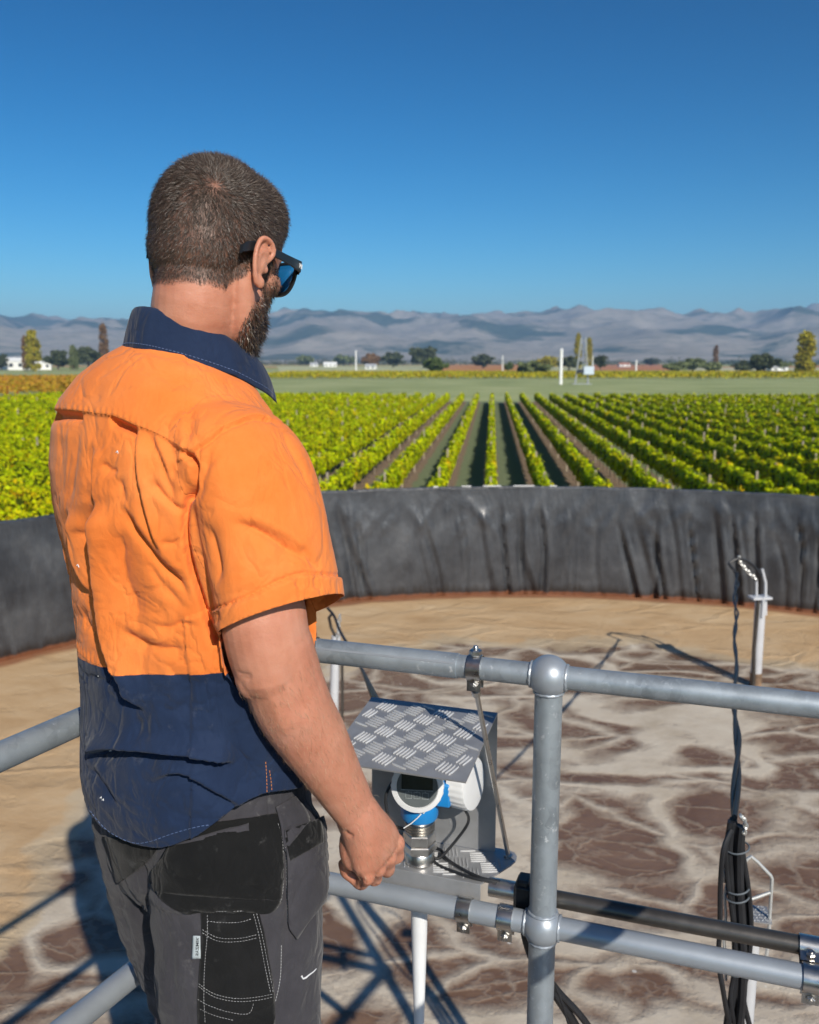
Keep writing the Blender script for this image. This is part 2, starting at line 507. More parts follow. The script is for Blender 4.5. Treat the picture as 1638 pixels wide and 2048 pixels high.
def tree(pxx, top, base, wpx, kind, label, dist, seed, poplar=False, group='trees on the plain'):
    rg = np.random.default_rng(seed)
    p = at_y(pxx, base, dist)
    k = dist / 1800.0
    H = (at_y(pxx, top, dist).z - GZ)
    W = max(1.5, wpx * k) * (1.3 if poplar else 1.35)
    root = empty('poplar_tree' if poplar else 'tree', (p.x, dist, GZ), 0)
    tag(root, label, 'tree', group)
    n = 3200 if poplar else (1400 if wpx < 30 else 2200)
    # the crown: clusters on limbs
    nc = 60 if poplar else 34
    cl = []
    for j in range(nc):
        if poplar:
            h = rg.uniform(0.06, 1.0)
            r = 0.36 * W * (math.sin(math.pi * min(1, (h * 0.80 + 0.18))) ** 0.55)
            a = rg.uniform(0, 2 * math.pi)
            cl.append((r * 0.7 * math.cos(a), r * 0.7 * math.sin(a), h * H * 0.96, W * 0.2, H * 0.07))
        else:
            u = rg.uniform(-1, 1); a = rg.uniform(0, 2 * math.pi); rr = rg.uniform(0.3, 0.95)
            s = math.sqrt(1 - u * u)
            cl.append((W * 0.42 * rr * s * math.cos(a), W * 0.42 * rr * s * math.sin(a), H * (0.55 + 0.38 * rr * u), W * 0.13 * rg.uniform(0.7, 1.3), H * 0.1 * rg.uniform(0.7, 1.3)))
    cl = np.array(cl)
    idx = rg.integers(0, nc, n)
    d = rg.normal(size=(n, 3)); d /= np.linalg.norm(d, axis=1)[:, None]
    d *= rg.uniform(0.4, 1.1, n)[:, None]
    C = cl[idx, :3] + d * np.stack([cl[idx, 3], cl[idx, 3], cl[idx, 4]], 1)
    C[:, 2] = np.maximum(C[:, 2], 0.25)
    V, F = leaf_quads(C, max(0.35, W * (0.12 if poplar else 0.095)), rg, up=0.2)
    np_mesh('crown', V, F, tree_mats[kind], root, smooth=False)
    t = MB(); base_p = Vector((0, 0, -0.2))
    rad = max(0.12, W * 0.03)
    t.tube([(0, 0, -0.2), (0.02 * W, 0, H * 0.3), (0, 0.02 * W, H * 0.72)], [rad * 1.3, rad, rad * 0.3], 7)
    for j in range(0, nc, 5):
        c = cl[j]
        z0 = max(H * 0.15, c[2] - H * 0.22)
        t.tube([(0, 0, z0), (c[0] * 0.55, c[1] * 0.55, z0 + (c[2] - z0) * 0.6), (c[0], c[1], c[2])], [rad * 0.55, rad * 0.35, rad * 0.12], 5)
    me = bpy.data.meshes.new('trunk'); me.from_pydata(t.v, [], t.f); me.materials.append(m_bark)
    to = bpy.data.objects.new('trunk', me); COL.objects.link(to); to.parent = root
    return root

TREES = [
 # x, top, base, width, kind, label, dist, poplar
 (68, 662, 736, 28, 'gold', 'tall golden poplar in front of the white shed at far left', 620, True),
 (53, 672, 736, 15, 'brown', 'thin brownish poplar just left of the golden one by the shed', 640, True),
 (2, 704, 735, 26, 'dark', 'dark tree cut by the left edge of the photo', 700, False),
 (116, 697, 732, 44, 'dark', 'dark round tree right of the white shed', 700, False),
 (148, 690, 734, 17, 'olive', 'slim pale olive tree between two dark round trees at left', 660, True),
 (176, 689, 731, 46, 'dark', 'dark round tree partly behind the man\'s left shoulder', 720, False),
 (209, 649, 731, 19, 'brown', 'tall copper poplar rising above the man\'s left shoulder', 740, True),
 (612, 709, 727, 34, 'olive', 'low hazy grey-green tree just right of the beard', 1500, False),
 (688, 708, 727, 36, 'olive', 'low hazy tree left of the thin white pole', 1500, False),
 (741, 706, 732, 40, 'brown', 'brownish autumn tree right of the thin white pole', 1000, False),
 (786, 704, 733, 38, 'dark', 'dark tree between the brown tree and the big round one', 1000, False),
 (848, 690, 735, 54, 'dark', 'big dark round-headed tree, the largest in the middle', 900, False),
 (868, 711, 750, 44, 'green', 'green bush at the foot of the big dark round-headed tree', 480, False),
 (966, 708, 735, 42, 'dark', 'small dark spreading tree alone on the plain', 900, False),
 (1017, 722, 746, 18, 'green', 'small green shrub between the lone tree and the pale bush', 560, False),
 (1064, 720, 755, 54, 'olive', 'wide pale green bush left of the white mast', 420, False),
 (1094, 712, 740, 38, 'gold', 'low yellow-leaved tree just left of the white mast', 800, False),
 (1137, 712, 748, 40, 'dark', 'dark tree right behind the white mast', 620, False),
 (1155, 667, 735, 15, 'gold', 'narrow golden poplar behind the left leg of the A-frame tower', 720, True),
 (1177, 676, 735, 14, 'gold', 'shorter golden poplar behind the right leg of the A-frame tower', 740, True),
 (1200, 705, 747, 27, 'dark', 'dark upright tree right of the A-frame tower', 600, False),
 (1302, 715, 730, 26, 'dark', 'tiny dark hazy tree above the red soil field', 1500, False),
 (1350, 724, 750, 42, 'olive', 'left one of the low olive trees in a line at right', 560, False),
 (1385, 714, 748, 44, 'olive', 'tallest of the low olive trees in a line at right', 600, False),
 (1420, 722, 750, 40, 'olive', 'right one of the low olive trees in a line at right', 560, False),
 (1430, 690, 738, 11, 'brown', 'thin bare pinkish poplar behind the olive trees', 950, True),
 (1486, 720, 751, 36, 'dark', 'dark tree left of the biggest dark tree near the right edge', 560, False),
 (1527, 705, 756, 52, 'dark', 'biggest dark tree near the right edge', 460, False),
 (1562, 722, 750, 30, 'olive', 'dull tree between the big dark one and the right poplar', 640, False),
 (1607, 663, 758, 36, 'gold', 'tall golden poplar at the right edge', 430, True),
]
for i, T in enumerate(TREES):
    tree(T[0], T[1], T[2], T[3], T[4], T[5], T[6], 100 + i, T[7])
# hazy belt of trees along the foot of the hills
def belt(x0, x1, dist, n, hmax, seed, label):
    rg = np.random.default_rng(seed)
    cx = rg.uniform(x0, x1, n // 40)
    idx = rg.integers(0, len(cx), n)
    hh = rg.uniform(0.35, 1.0, len(cx)) * hmax
    ww = rg.uniform(5, 14, len(cx))
    C = np.stack([cx[idx] + rg.normal(0, 1, n) * ww[idx] * 0.6, dist + rg.normal(0, 25, n), GZ + np.abs(rg.normal(0.45, 0.25, n)) * hh[idx]], 1)
    V, F = leaf_quads(C, 2.6, rg)
    tag(np_mesh('far_wood', V, F, tree_mats['dark'], smooth=False), label, 'wood', kind='stuff')
belt(-900, 1000, 1750, 15000, 14, 11, 'far belt of trees along the foot of the hills')

# ---- sheds and houses on the plain
m_white = simple_mat('white_paint', (0.78, 0.78, 0.76), 0.6, var=0.06, scale=0.5)
m_roofg = simple_mat('roof_grey', (0.42, 0.43, 0.45), 0.55, var=0.1, scale=0.5)
m_roofr = simple_mat('roof_red', (0.36, 0.16, 0.11), 0.7, var=0.1, scale=0.5)
m_dark = simple_mat('window_dark', (0.03, 0.035, 0.045), 0.25, var=0.1)
def house(pxx, dist, w, d, h, rh, label, roofm, rz=0.0, nwin=2, wallm=None):
    x = at_y(pxx, 730, dist).x
    root = empty('house', (x, dist, GZ), rz)
    tag(root, label, 'building', 'buildings on the plain')
    M = Matrix.Translation((x, dist, GZ)) @ Matrix.Rotation(rz, 4, 'Z')
    def pt(*a): return M @ Vector(a)
    wl = MB()
    prof = [(-d / 2, 0), (d / 2, 0), (d / 2, h), (0, h + rh), (-d / 2, h)]
    wl.prism([pt(-w / 2, a, c) for a, c in prof], M.to_3x3() @ Vector((w, 0, 0)))
    wl.build('wall', wallm or m_white, root, smooth=0)
    rf = MB()
    for sg in (-1, 1):
        e = 0.5
        q = [pt(-w / 2 - e, sg * (d / 2 + e), h - e * rh / (d / 2) + 0.05), pt(w / 2 + e, sg * (d / 2 + e), h - e * rh / (d / 2) + 0.05), pt(w / 2 + e, 0, h + rh + 0.05), pt(-w / 2 - e, 0, h + rh + 0.05)]
        rf.prism(q, (0, 0, 0.2))
    rf.build('roof', roofm, root, smooth=0)
    for k in range(nwin):
        xx = -w / 2 + w * (k + 0.5) / nwin
        MB().box(pt(xx, -d / 2 - 0.03, h * 0.55), (w / nwin * 0.4, 0.12, h * 0.4), M.to_3x3()).build('window', m_dark, root, smooth=0)
house(29, 720, 21, 14, 7.0, 2.5, 'long white shed at the far left behind the golden poplar', m_white, 0.05, 3)
house(88, 730, 11, 9, 5.5, 2.2, 'small white building right of the golden poplar at far left', m_white, 0.3, 2)
house(660, 1150, 16, 8, 3.4, 2.2, 'white low house left of the thin white pole', m_white, 0.2, 3)
house(742, 800, 9, 6, 2.8, 1.5, 'small white shed under the brown autumn tree', m_roofg, -0.2, 2)
house(628, 1200, 10, 8, 3.0, 2.0, 'tiny white house nearest to the beard', m_roofg, 0.1, 2)
house(1248, 1200, 14, 8, 3.0, 2.0, 'pale house beyond the red soil field', m_roofr, 0.1, 2)
house(1555, 640, 12, 7, 2.6, 1.4, 'low pale shed left of the right-hand golden poplar', m_roofg, 0.1, 2)

# ---- masts and the A-frame tower at the end of the vine rows
m_galv_far = simple_mat('galvanised_far', (0.34, 0.36, 0.38), 0.5, 0.2, var=0.08, scale=2)
def mast(pxx, top, dist, r, label):
    p = at_y(pxx, 740, dist); zt = at_y(pxx, top, dist).z
    root = empty('white_mast', (p.x, dist, GZ))
    tag(root, label, 'mast', 'white masts on the plain')
    MB().tube([(p.x, dist, GZ - 0.2), (p.x, dist, zt)], [r, r * 0.85], 14).build('pole', m_white, root)
    MB().tube([(p.x, dist, zt + 0.002), (p.x, dist, zt + r * 0.9)], [r * 1.15, r * 0.4], 14).build('cap', m_white, root)
mast(1122, 700, 265, 0.5, 'thick white mast at the end of the vine rows')
mast(712, 702, 620, 0.5, 'thin white mast left of the brown autumn tree')
mast(1005, 712, 620, 0.35, 'slender white post between the lone tree and the shrub')
mast(1272, 722, 520, 0.5, 'short white post in front of the red soil field')
D = 268.0
tw = empty('wind_machine', (at_y(1163, 740, D).x, D, GZ))
tag(tw, 'grey A-frame tower with engine box at the end of the vine rows', 'tower')
La, Lb = at_y(1150, 771, D), at_y(1176, 771, D); La.z = Lb.z = GZ - 0.1
La2, Lb2 = at_y(1163, 674, D), at_y(1171, 674, D)
for a, c in ((La, La2), (Lb, Lb2)):
    MB().tube([a, c], [0.26, 0.2], 10).build('leg', m_galv_far, tw)
for k in (0.25, 0.5, 0.75, 0.93):
    MB().tube([La.lerp(La2, k), Lb.lerp(Lb2, k)], 0.1, 6).build('brace', m_galv_far, tw)
cb = at_y(1176, 741, D)
MB().box((cb.x, D - 0.6, cb.z), (3.0, 1.8, 2.4)).build('engine_box', simple_mat('engine_paint', (0.5, 0.58, 0.66), 0.5), tw, bevel=0.1)
MB().box((cb.x - 2.4, D - 0.5, cb.z - 0.2), (1.4, 1.2, 1.2)).build('gearbox', m_dark, tw, bevel=0.1)
MB().tube([(cb.x + 1.2, D - 0.6, cb.z + 1.1), (cb.x + 1.2, D - 0.6, cb.z + 4.2)], 0.14, 8).build('exhaust', m_white, tw)
MB().box((La.x * 0.5 + Lb.x * 0.5, D, GZ + 0.1), (5.6, 2.0, 0.2)).build('footing', m_galv_far, tw)

# ---- fields on the plain, each a sheet of its own colour
def field(x0, x1, ya, yb, stops, name, dz):
    m, nt, b = new_mat(name + '_soil')
    n = noise_n(nt, coords(nt, scale=(1, 0.3, 1)), 0.02, 6, 0.65)
    lk(nt, ramp(nt, n, stops), b.inputs['Base Color']); b.inputs['Roughness'].default_value = 1.0; b.inputs['Specular IOR Level'].default_value = 0.0
    q = [at_z(x0, ya, GZ + dz), at_z(x1, ya, GZ + dz), at_z(x1 - 6, yb, GZ + dz), at_z(x0 - 6, yb, GZ + dz)]
    tag(MB().add(q, [(0, 1, 2, 3)]).build(name, m, smooth=0), kind='structure')
field(880, 1046, 742, 728.5, [(0.3, (0.42, 0.19, 0.08)), (0.7, (0.50, 0.27, 0.13))], 'field', 0.03)
field(1188, 1345, 741, 729, [(0.3, (0.40, 0.17, 0.09)), (0.7, (0.46, 0.24, 0.14))], 'field', 0.03)
field(560, 870, 744, 733, [(0.3, (0.40, 0.42, 0.24)), (0.7, (0.5, 0.5, 0.32))], 'field', 0.02)
field(1050, 1186, 746, 734, [(0.3, (0.38, 0.40, 0.24)), (0.7, (0.46, 0.46, 0.30))], 'field', 0.02)
field(1350, 1900, 752, 735, [(0.3, (0.40, 0.40, 0.26)), (0.7, (0.5, 0.48, 0.34))], 'field', 0.02)

# ---- hills
def hills():
    na, nr = 540, 110
    az = np.linspace(R(-46), R(46), na)
    rr = np.linspace(3300, 9200, nr)
    A, Rr = np.meshgrid(az, rr, indexing='ij')
    X = Rr * np.sin(A); Y = Rr * np.cos(A)
    Hh = np.zeros_like(X)
    # skyline height (degrees above the horizon) read along the photo
    sky_x = np.array([-600, 0, 60, 130, 200, 300, 430, 560, 600, 640, 700, 760, 830, 900, 980, 1060, 1140, 1200, 1290, 1380, 1450, 1500, 1560, 1638, 2300])
    sky_y = np.array([636, 641, 639, 641, 640, 647, 640, 628, 613, 625, 620, 627, 624, 629, 627, 625, 618, 620, 624, 630, 628, 633, 624, 617, 622])
    ang = np.degrees(np.arctan((sky_x - 819) / 1800.0 ))
    want = (723 - np.interp(np.degrees(A), ang, sky_y)) / 1800.0
    t = (rr - 3300) / (9200 - 3300)
    for i in range(na):
        for j in range(nr):
            x, y = X[i, j], Y[i, j]
            n = mnoise.hetero_terrain(Vector((x / 1500.0, y / 1500.0, 3.7)), 0.9, 2.1, 6, 0.7)
            rd = 1.0 - abs(mnoise.noise(Vector((x / 900.0 + 5, y / 1400.0, 1.3))))
            rd2 = 1.0 - abs(mnoise.noise(Vector((x / 300.0 + 9, y / 520.0, 7.3))))
            rd3 = 1.0 - abs(mnoise.noise(Vector((x / 120.0 + 2, y / 210.0, 4.1))))
            Hh[i, j] = 0.36 * n + 0.75 * rd * rd + 0.42 * rd2 * rd2 + 0.13 * rd3
    Hh = (Hh - Hh.min()) / (Hh.max() - Hh.min())
    rise = np.clip(t * 1.9, 0, 1) ** 1.25
    Z = (0.32 + 0.68 * Hh) * rise[None, :]
    # scale every bearing so that its highest point reaches the skyline
    app = Z / Rr
    k = want[:, 0] / app.max(axis=1)
    k = np.convolve(np.pad(k, 6, mode='edge'), np.ones(13) / 13, 'valid')
    Z = Z * k[:, None] + (GZ - 1.0)
    V = np.stack([X, Y, Z], -1).reshape(-1, 3)
    I = np.arange(na * nr).reshape(na, nr)
    F = np.stack([I[:-1, :-1], I[1:, :-1], I[1:, 1:], I[:-1, 1:]], -1).reshape(-1, 4)
    m, nt, b = new_mat('hill_grass')
    co = coords(nt)
    n = noise_n(nt, co, 0.0016, 8, 0.62)
    dry = ramp(nt, n, [(0.3, (0.24, 0.21, 0.17)), (0.5, (0.33, 0.29, 0.24)), (0.7, (0.41, 0.36, 0.29))])
    n2 = noise_n(nt, co, 0.0011, 7, 0.6, 0.6)
    msk = ramp(nt, n2, [(0.53, (0, 0, 0)), (0.58, (1, 1, 1))])
    n3 = noise_n(nt, co, 0.03, 4, 0.7)
    wood = ramp(nt, n3, [(0.3, (0.03, 0.045, 0.03)), (0.7, (0.08, 0.10, 0.06))])
    scr = ramp(nt, noise_n(nt, co, 0.012, 6, 0.7), [(0.46, (0, 0, 0)), (0.62, (1, 1, 1))])
    c = mixc(nt, msk, dry, wood)
    lk(nt, mixc(nt, math_n(nt, 'MULTIPLY', scr, 0.45), c, (0.09, 0.10, 0.07)), b.inputs['Base Color'])
    b.inputs['Roughness'].default_value = 1.0; b.inputs['Specular IOR Level'].default_value = 0.0
    o = np_mesh('hills', V, F, m)
    tag(o, kind='structure')
hills()

# ---- haze in the air
m_hz = bpy.data.materials.new('haze_air'); m_hz.use_nodes = True
nt = m_hz.node_tree; nt.nodes.clear()
ho = nd(nt, 'ShaderNodeOutputMaterial')
hv = nd(nt, 'ShaderNodeVolumePrincipled')
hv.inputs['Color'].default_value = (0.34, 0.62, 1.0, 1)
hv.inputs['Density'].default_value = 0.00013
hv.inputs['Anisotropy'].default_value = 0.0
lk(nt, hv.outputs[0], ho.inputs['Volume'])
hz = MB().box((0, 5000, 245), (22600, 13500, 504)).build('haze', m_hz, smooth=0)
tag(hz, 'thin blue haze over the plain and hills', 'haze', kind='stuff')
# ================================================================== TANK
TC = Vector((1.35, 3.96, 0)); TR = 6.7
RIM = 0.06
def tank():
    root = empty('tank', (TC.x, TC.y, GZ))
    tag(root, 'round open tank lined with creased black plastic sheet', 'tank')
    na, nz = 1400, 34
    th = np.linspace(0, 2 * math.pi, na, endpoint=False)      # bearing from +Y, clockwise
    zt = np.linspace(0, 1, nz)                                # 0 rim, 1 below the liquid
    T, U = np.meshgrid(th, zt, indexing='ij')
    rg = np.random.default_rng(5)
    D = np.zeros_like(T)
    # folds of the sheet: each starts at the rim, leans a little and fades or sharpens on the way down
    span = np.where(th > math.pi, th - 2 * math.pi, th)
    a = -math.pi
    while a < math.pi:
        strong = 1.0 if -0.1 < a < 1.3 else (0.7 if a < -0.1 and a > -0.55 else 0.25)
        w = rg.uniform(0.0025, 0.008)
        lean = rg.uniform(0.0, 0.06)
        amp = rg.uniform(0.015, 0.095) * strong
        q = T - math.pi * 2 * (T > math.pi)
        cc = a + lean * U + 0.006 * np.sin(U * rg.uniform(2, 7) + rg.uniform(0, 6))
        ww = w * (0.45 + 1.0 * U * rg.uniform(0.2, 1.2))
        x = (q - cc) / ww
        prof = np.exp(-x * x) - 0.55 * np.exp(-((x - 1.5) ** 2))
        env = np.clip((U - rg.uniform(0.0, 0.25)) * 4, 0, 1) * (1 - 0.35 * U * rg.uniform(0, 1))
        D += amp * prof * env
        a += rg.uniform(0.008, 0.046)
    # short crow's-feet under the rim
    for k in range(240):
        a = rg.uniform(-0.5, 1.3); u0 = rg.uniform(0.02, 0.3); ln = rg.uniform(0.05, 0.2); sl = rg.uniform(-0.25, 0.25)
        q = T - math.pi * 2 * (T > math.pi)
        x = (q - a - sl * (U - u0)) / rg.uniform(0.004, 0.010)
        y = (U - u0) / ln
        D -= rg.uniform(0.004, 0.020) * np.exp(-x * x - y * y * 2)
    r = TR + D * np.clip(U * 6, 0.12, 1) - 0.05 * np.sin(U * math.pi) * 0.5
    Z = RIM - U * (RIM - LZ + 0.25)
    X = TC.x + r * np.sin(T); Y = TC.y + r * np.cos(T)
    V = np.stack([X, Y, Z], -1).reshape(-1, 3) - np.array([TC.x, TC.y, GZ])
    I = np.arange(na * nz).reshape(na, nz); J = np.roll(I, -1, axis=0)
    F = np.stack([I[:, :-1], I[:, 1:], J[:, 1:], J[:, :-1]], -1).reshape(-1, 4)
    m, nt, b = new_mat('black_liner')
    co = coords(nt)
    n = noise_n(nt, co, 2.2, 7, 0.65)
    n2 = noise_n(nt, co, 9.0, 6, 0.7)
    dust = ramp(nt, n, [(0.35, (0.024, 0.026, 0.031)), (0.55, (0.05, 0.054, 0.061)), (0.75, (0.095, 0.10, 0.108))])
    spots = ramp(nt, n2, [(0.70, (0, 0, 0)), (0.78, (1, 1, 1))])
    c = mixc(nt, math_n(nt, 'MULTIPLY', spots, 0.35), dust, (0.22, 0.22, 0.225))
    sx = nd(nt, 'ShaderNodeSeparateXYZ'); lk(nt, co, sx.inputs[0])
    # wet, stained band just above the liquid with an uneven upper edge
    edge = noise_n(nt, coords(nt, scale=(5, 5, 0.6)), 1.5, 5, 0.7)
    zz = math_n(nt, 'ADD', sx.outputs[2], math_n(nt, 'MULTIPLY_ADD', edge, -0.30, 0.15))
    band = math_n(nt, 'MULTIPLY_ADD', zz, -12.0, 12.0 * (LZ - GZ + 0.14), clamp=True)
    c = mixc(nt, math_n(nt, 'MULTIPLY', band, 0.85), c, (0.016, 0.013, 0.012))
    z2 = math_n(nt, 'ADD', sx.outputs[2], math_n(nt, 'MULTIPLY_ADD', edge, -0.06, 0.03))
    rust = math_n(nt, 'MULTIPLY_ADD', z2, -40.0, 40.0 * (LZ - GZ + 0.05), clamp=True)
    c = mixc(nt, rust, c, (0.16, 0.06, 0.028))
    lk(nt, c, b.inputs['Base Color'])
    lk(nt, math_n(nt, 'MULTIPLY_ADD', n2, 0.35, 0.20, clamp=True), b.inputs['Roughness'])
    b.inputs['Specular IOR Level'].default_value = 0.6
    nb = noise_n(nt, coords(nt, scale=(1, 1, 0.35)), 7.0, 5, 0.6)
    lk(nt, bump_n(nt, n2, 0.25, 0.01, bump_n(nt, nb, 0.5, 0.03)), b.inputs['Normal'])
    np_mesh('liner', V, F, m, root)
    # sheet folded over the rim and the steel wall outside
    m_steel = simple_mat('tank_steel', (0.42, 0.44, 0.46), 0.45, 0.7, var=0.12, scale=1.5)
    prof = []
    w = MB(); n = 220
    rings = [(TR + 0.006, RIM), (TR + 0.02, RIM + 0.022), (TR + 0.05, RIM + 0.026), (TR + 0.072, RIM + 0.008), (TR + 0.078, RIM - 0.28)]
    vs = []
    for k in range(n):
        a = 2 * math.pi * k / n
        for (rr, z) in rings:
            rr2 = rr + 0.004 * math.sin(k * 2.9) ; z2 = z + 0.004 * math.sin(k * 1.7 + 1)
            vs.append((TC.x + rr2 * math.sin(a), TC.y + rr2 * math.cos(a), z2))
    nr = len(rings)
    w.add(vs, [(k * nr + i, ((k + 1) % n) * nr + i, ((k + 1) % n) * nr + i + 1, k * nr + i + 1) for k in range(n) for i in range(nr - 1)])
    w.build('liner_edge', m, root)
    w = MB(); vs = []
    zs = np.linspace(RIM - 0.02, GZ - 0.1, 60)
    for k in range(n):
        a = 2 * math.pi * k / n
        for j, z in enumerate(zs):
            rr = TR + 0.10 + 0.012 * math.sin(j * 1.6)
            vs.append((TC.x + rr * math.sin(a), TC.y + rr * math.cos(a), z))
    nr = len(zs)
    w.add(vs, [(k * nr + i, ((k + 1) % n) * nr + i, ((k + 1) % n) * nr + i + 1, k * nr + i + 1) for k in range(n) for i in range(nr - 1)])
    w.build('steel_wall', m_steel, root)
    # bright bits of the metal rim edge, put in as short white boxes
    clip = MB().box((0, 0, 0), (0.11, 0.03, 0.008)).build('rim_bright_bit', m_white); cm = clip.data; bpy.data.objects.remove(clip)
    for k, q in enumerate([-0.155, -0.10, -0.06, -0.045, -0.01, 0.0, 0.012, 0.055]):
        o = bpy.data.objects.new('rim_bright_bit', cm); COL.objects.link(o); o.parent = root
        rr = TR + 0.03
        o.location = (rr * math.sin(q), rr * math.cos(q), RIM - GZ + 0.031)
        o.rotation_euler = (0, 0, -q)
        o.scale.x = 0.5 + 0.7 * abs(math.sin(k * 2.3))
tank()

# ---- the liquid with its foam
def nd_sep(nt, col):
    q = nd(nt, 'ShaderNodeSeparateColor'); lk(nt, col, q.inputs[0]); return q.outputs[0]

def liquid():
    nr, na = 150, 360
    rr = np.linspace(0.0, 1.0, nr) ** 0.8 * (TR - 0.015)
    th = np.linspace(0, 2 * math.pi, na, endpoint=False)
    A, Rr = np.meshgrid(th, rr, indexing='ij')
    X = Rr * np.sin(A); Y = Rr * np.cos(A)
    Z = 0.006 * np.sin(X * 3.1 + np.sin(Y * 2.0)) * np.cos(Y * 2.7) * (Rr < TR * 0.97)
    V = np.stack([X, Y, Z], -1).reshape(-1, 3)
    I = np.arange(na * nr).reshape(na, nr); J = np.roll(I, -1, axis=0)
    F = np.stack([I[:, :-1], I[:, 1:], J[:, 1:], J[:, :-1]], -1).reshape(-1, 4)
    m, nt, b = new_mat('foaming_liquid')
    co = coords(nt)
    def vadd(v, noise_col, k):
        s = nd(nt, 'ShaderNodeVectorMath', operation='MULTIPLY_ADD')
        lk(nt, noise_col, s.inputs[0]); s.inputs[1].default_value = (k, k, 0)
        lk(nt, v, s.inputs[2]); return s.outputs[0]
    st = coords(nt, scale=(0.75, 1.25, 1.0), rot=(0, 0, 0.35))
    w1 = vadd(st, noise_n(nt, st, 0.55, 3, 0.55, out=1), 1.5)
    w2 = vadd(w1, noise_n(nt, st, 2.6, 4, 0.6, out=1), 0.20)
    w3 = vadd(st, noise_n(nt, st, 3.2, 4, 0.6, out=1), 0.22)
    def ridge(vec, sc, det=2.0, rough=0.45):
        """0 in the middle of a winding lane, rising to either side"""
        n = noise_n(nt, vec, sc, det, rough)
        return math_n(nt, 'ABSOLUTE', math_n(nt, 'MULTIPLY_ADD', n, 2.0, -1.0))
    def cells(vec, sc):
        v = nd(nt, 'ShaderNodeTexVoronoi', i_Scale=sc); v.feature = 'DISTANCE_TO_EDGE'
        lk(nt, vec, v.inputs['Vector']); return v.outputs['Distance']
    region = noise_n(nt, co, 0.45, 2, 0.5)
    fray = noise_n(nt, co, 9.0, 6, 0.7)
    fr0 = math_n(nt, 'MULTIPLY_ADD', fray, 1.0, -0.5)
    # broad creamy lanes
    a1 = math_n(nt, 'SUBTRACT', math_n(nt, 'MULTIPLY_ADD', region, 0.44, -0.135), ridge(w1, 0.80))
    f1 = math_n(nt, 'MULTIPLY_ADD', math_n(nt, 'MULTIPLY_ADD', fr0, 0.12, a1), 10.0, 0.5, clamp=True)
    # cells of foam webbing, thick and thin
    a2 = math_n(nt, 'SUBTRACT', math_n(nt, 'MULTIPLY_ADD', region, 0.10, 0.0), cells(w2, 1.25))
    f2 = math_n(nt, 'MULTIPLY_ADD', math_n(nt, 'MULTIPLY_ADD', fr0, 0.12, a2), 12.0, 0.45, clamp=True)
    a4 = math_n(nt, 'SUBTRACT', 0.022, cells(w3, 3.1))
    f4 = math_n(nt, 'MULTIPLY_ADD', math_n(nt, 'MULTIPLY_ADD', fr0, 0.16, a4), 11.0, 0.3, clamp=True)
    a5 = math_n(nt, 'SUBTRACT', 0.03, ridge(w2, 2.4, 3.0, 0.6))
    f5 = math_n(nt, 'MULTIPLY_ADD', math_n(nt, 'MULTIPLY_ADD', fr0, 0.16, a5), 10.0, 0.25, clamp=True)
    foam = math_n(nt, 'MAXIMUM', f1, math_n(nt, 'MAXIMUM', math_n(nt, 'MULTIPLY', f2, 0.85), math_n(nt, 'MAXIMUM', math_n(nt, 'MULTIPLY', f4, 0.55), math_n(nt, 'MULTIPLY', f5, 0.30))))
    # sparkle of scattered bubbles, painted on as white dots
    bb = nd(nt, 'ShaderNodeTexVoronoi', i_Scale=7.0); lk(nt, co, bb.inputs['Vector'])
    sparkle_dots = math_n(nt, 'MULTIPLY', math_n(nt, 'LESS_THAN', bb.outputs['Distance'], 0.075), math_n(nt, 'GREATER_THAN', nd_sep(nt, bb.outputs['Color']), 0.86))
    bn = noise_n(nt, w2, 3.0, 6, 0.6)
    brown = ramp(nt, bn, [(0.3, (0.14, 0.078, 0.047)), (0.55, (0.185, 0.112, 0.072)), (0.75, (0.235, 0.15, 0.10))])
    fn = noise_n(nt, co, 2.4, 6, 0.6)
    white = ramp(nt, fn, [(0.3, (0.45, 0.38, 0.29)), (0.5, (0.55, 0.48, 0.385)), (0.75, (0.63, 0.57, 0.47))])
    c = mixc(nt, foam, brown, white)
    c = mixc(nt, math_n(nt, 'MULTIPLY', sparkle_dots, 0.7), c, (0.72, 0.70, 0.66))
    # tan scum ring near the wall
    ln = nd(nt, 'ShaderNodeVectorMath', operation='LENGTH'); lk(nt, co, ln.inputs[0])
    rn = noise_n(nt, co, 0.7, 5, 0.6)
    rim = math_n(nt, 'ADD', ln.outputs['Value'], math_n(nt, 'MULTIPLY_ADD', rn, 2.6, -1.3))
    sl = nd(nt, 'ShaderNodeSeparateXYZ'); lk(nt, co, sl.inputs[0])
    rim = math_n(nt, 'ADD', rim, math_n(nt, 'MAXIMUM', math_n(nt, 'MULTIPLY_ADD', sl.outputs[0], -1.1, -2.5), 0.0))
    ringm = math_n(nt, 'MULTIPLY_ADD', rim, 2.2, -2.2 * 4.55, clamp=True)
    tn = noise_n(nt, w1, 2.0, 7, 0.62)
    tan = ramp(nt, tn, [(0.3, (0.45, 0.29, 0.15)), (0.5, (0.53, 0.365, 0.205)), (0.72, (0.60, 0.445, 0.275))])
    pale = math_n(nt, 'MULTIPLY', math_n(nt, 'MULTIPLY', ringm, math_n(nt, 'SUBTRACT', 1.0, ringm)), 3.2, clamp=True)
    c = mixc(nt, ringm, c, tan)
    c = mixc(nt, math_n(nt, 'MULTIPLY', pale, 0.8), c, (0.52, 0.42, 0.28))
    red = math_n(nt, 'MULTIPLY_ADD', math_n(nt, 'ADD', ln.outputs['Value'], math_n(nt, 'MULTIPLY_ADD', tn, 0.3, -0.15)), 9.0, -9.0 * (TR - 0.22), clamp=True)
    c = mixc(nt, math_n(nt, 'MULTIPLY', red, 0.85), c, (0.24, 0.085, 0.035))
    lk(nt, c, b.inputs['Base Color'])
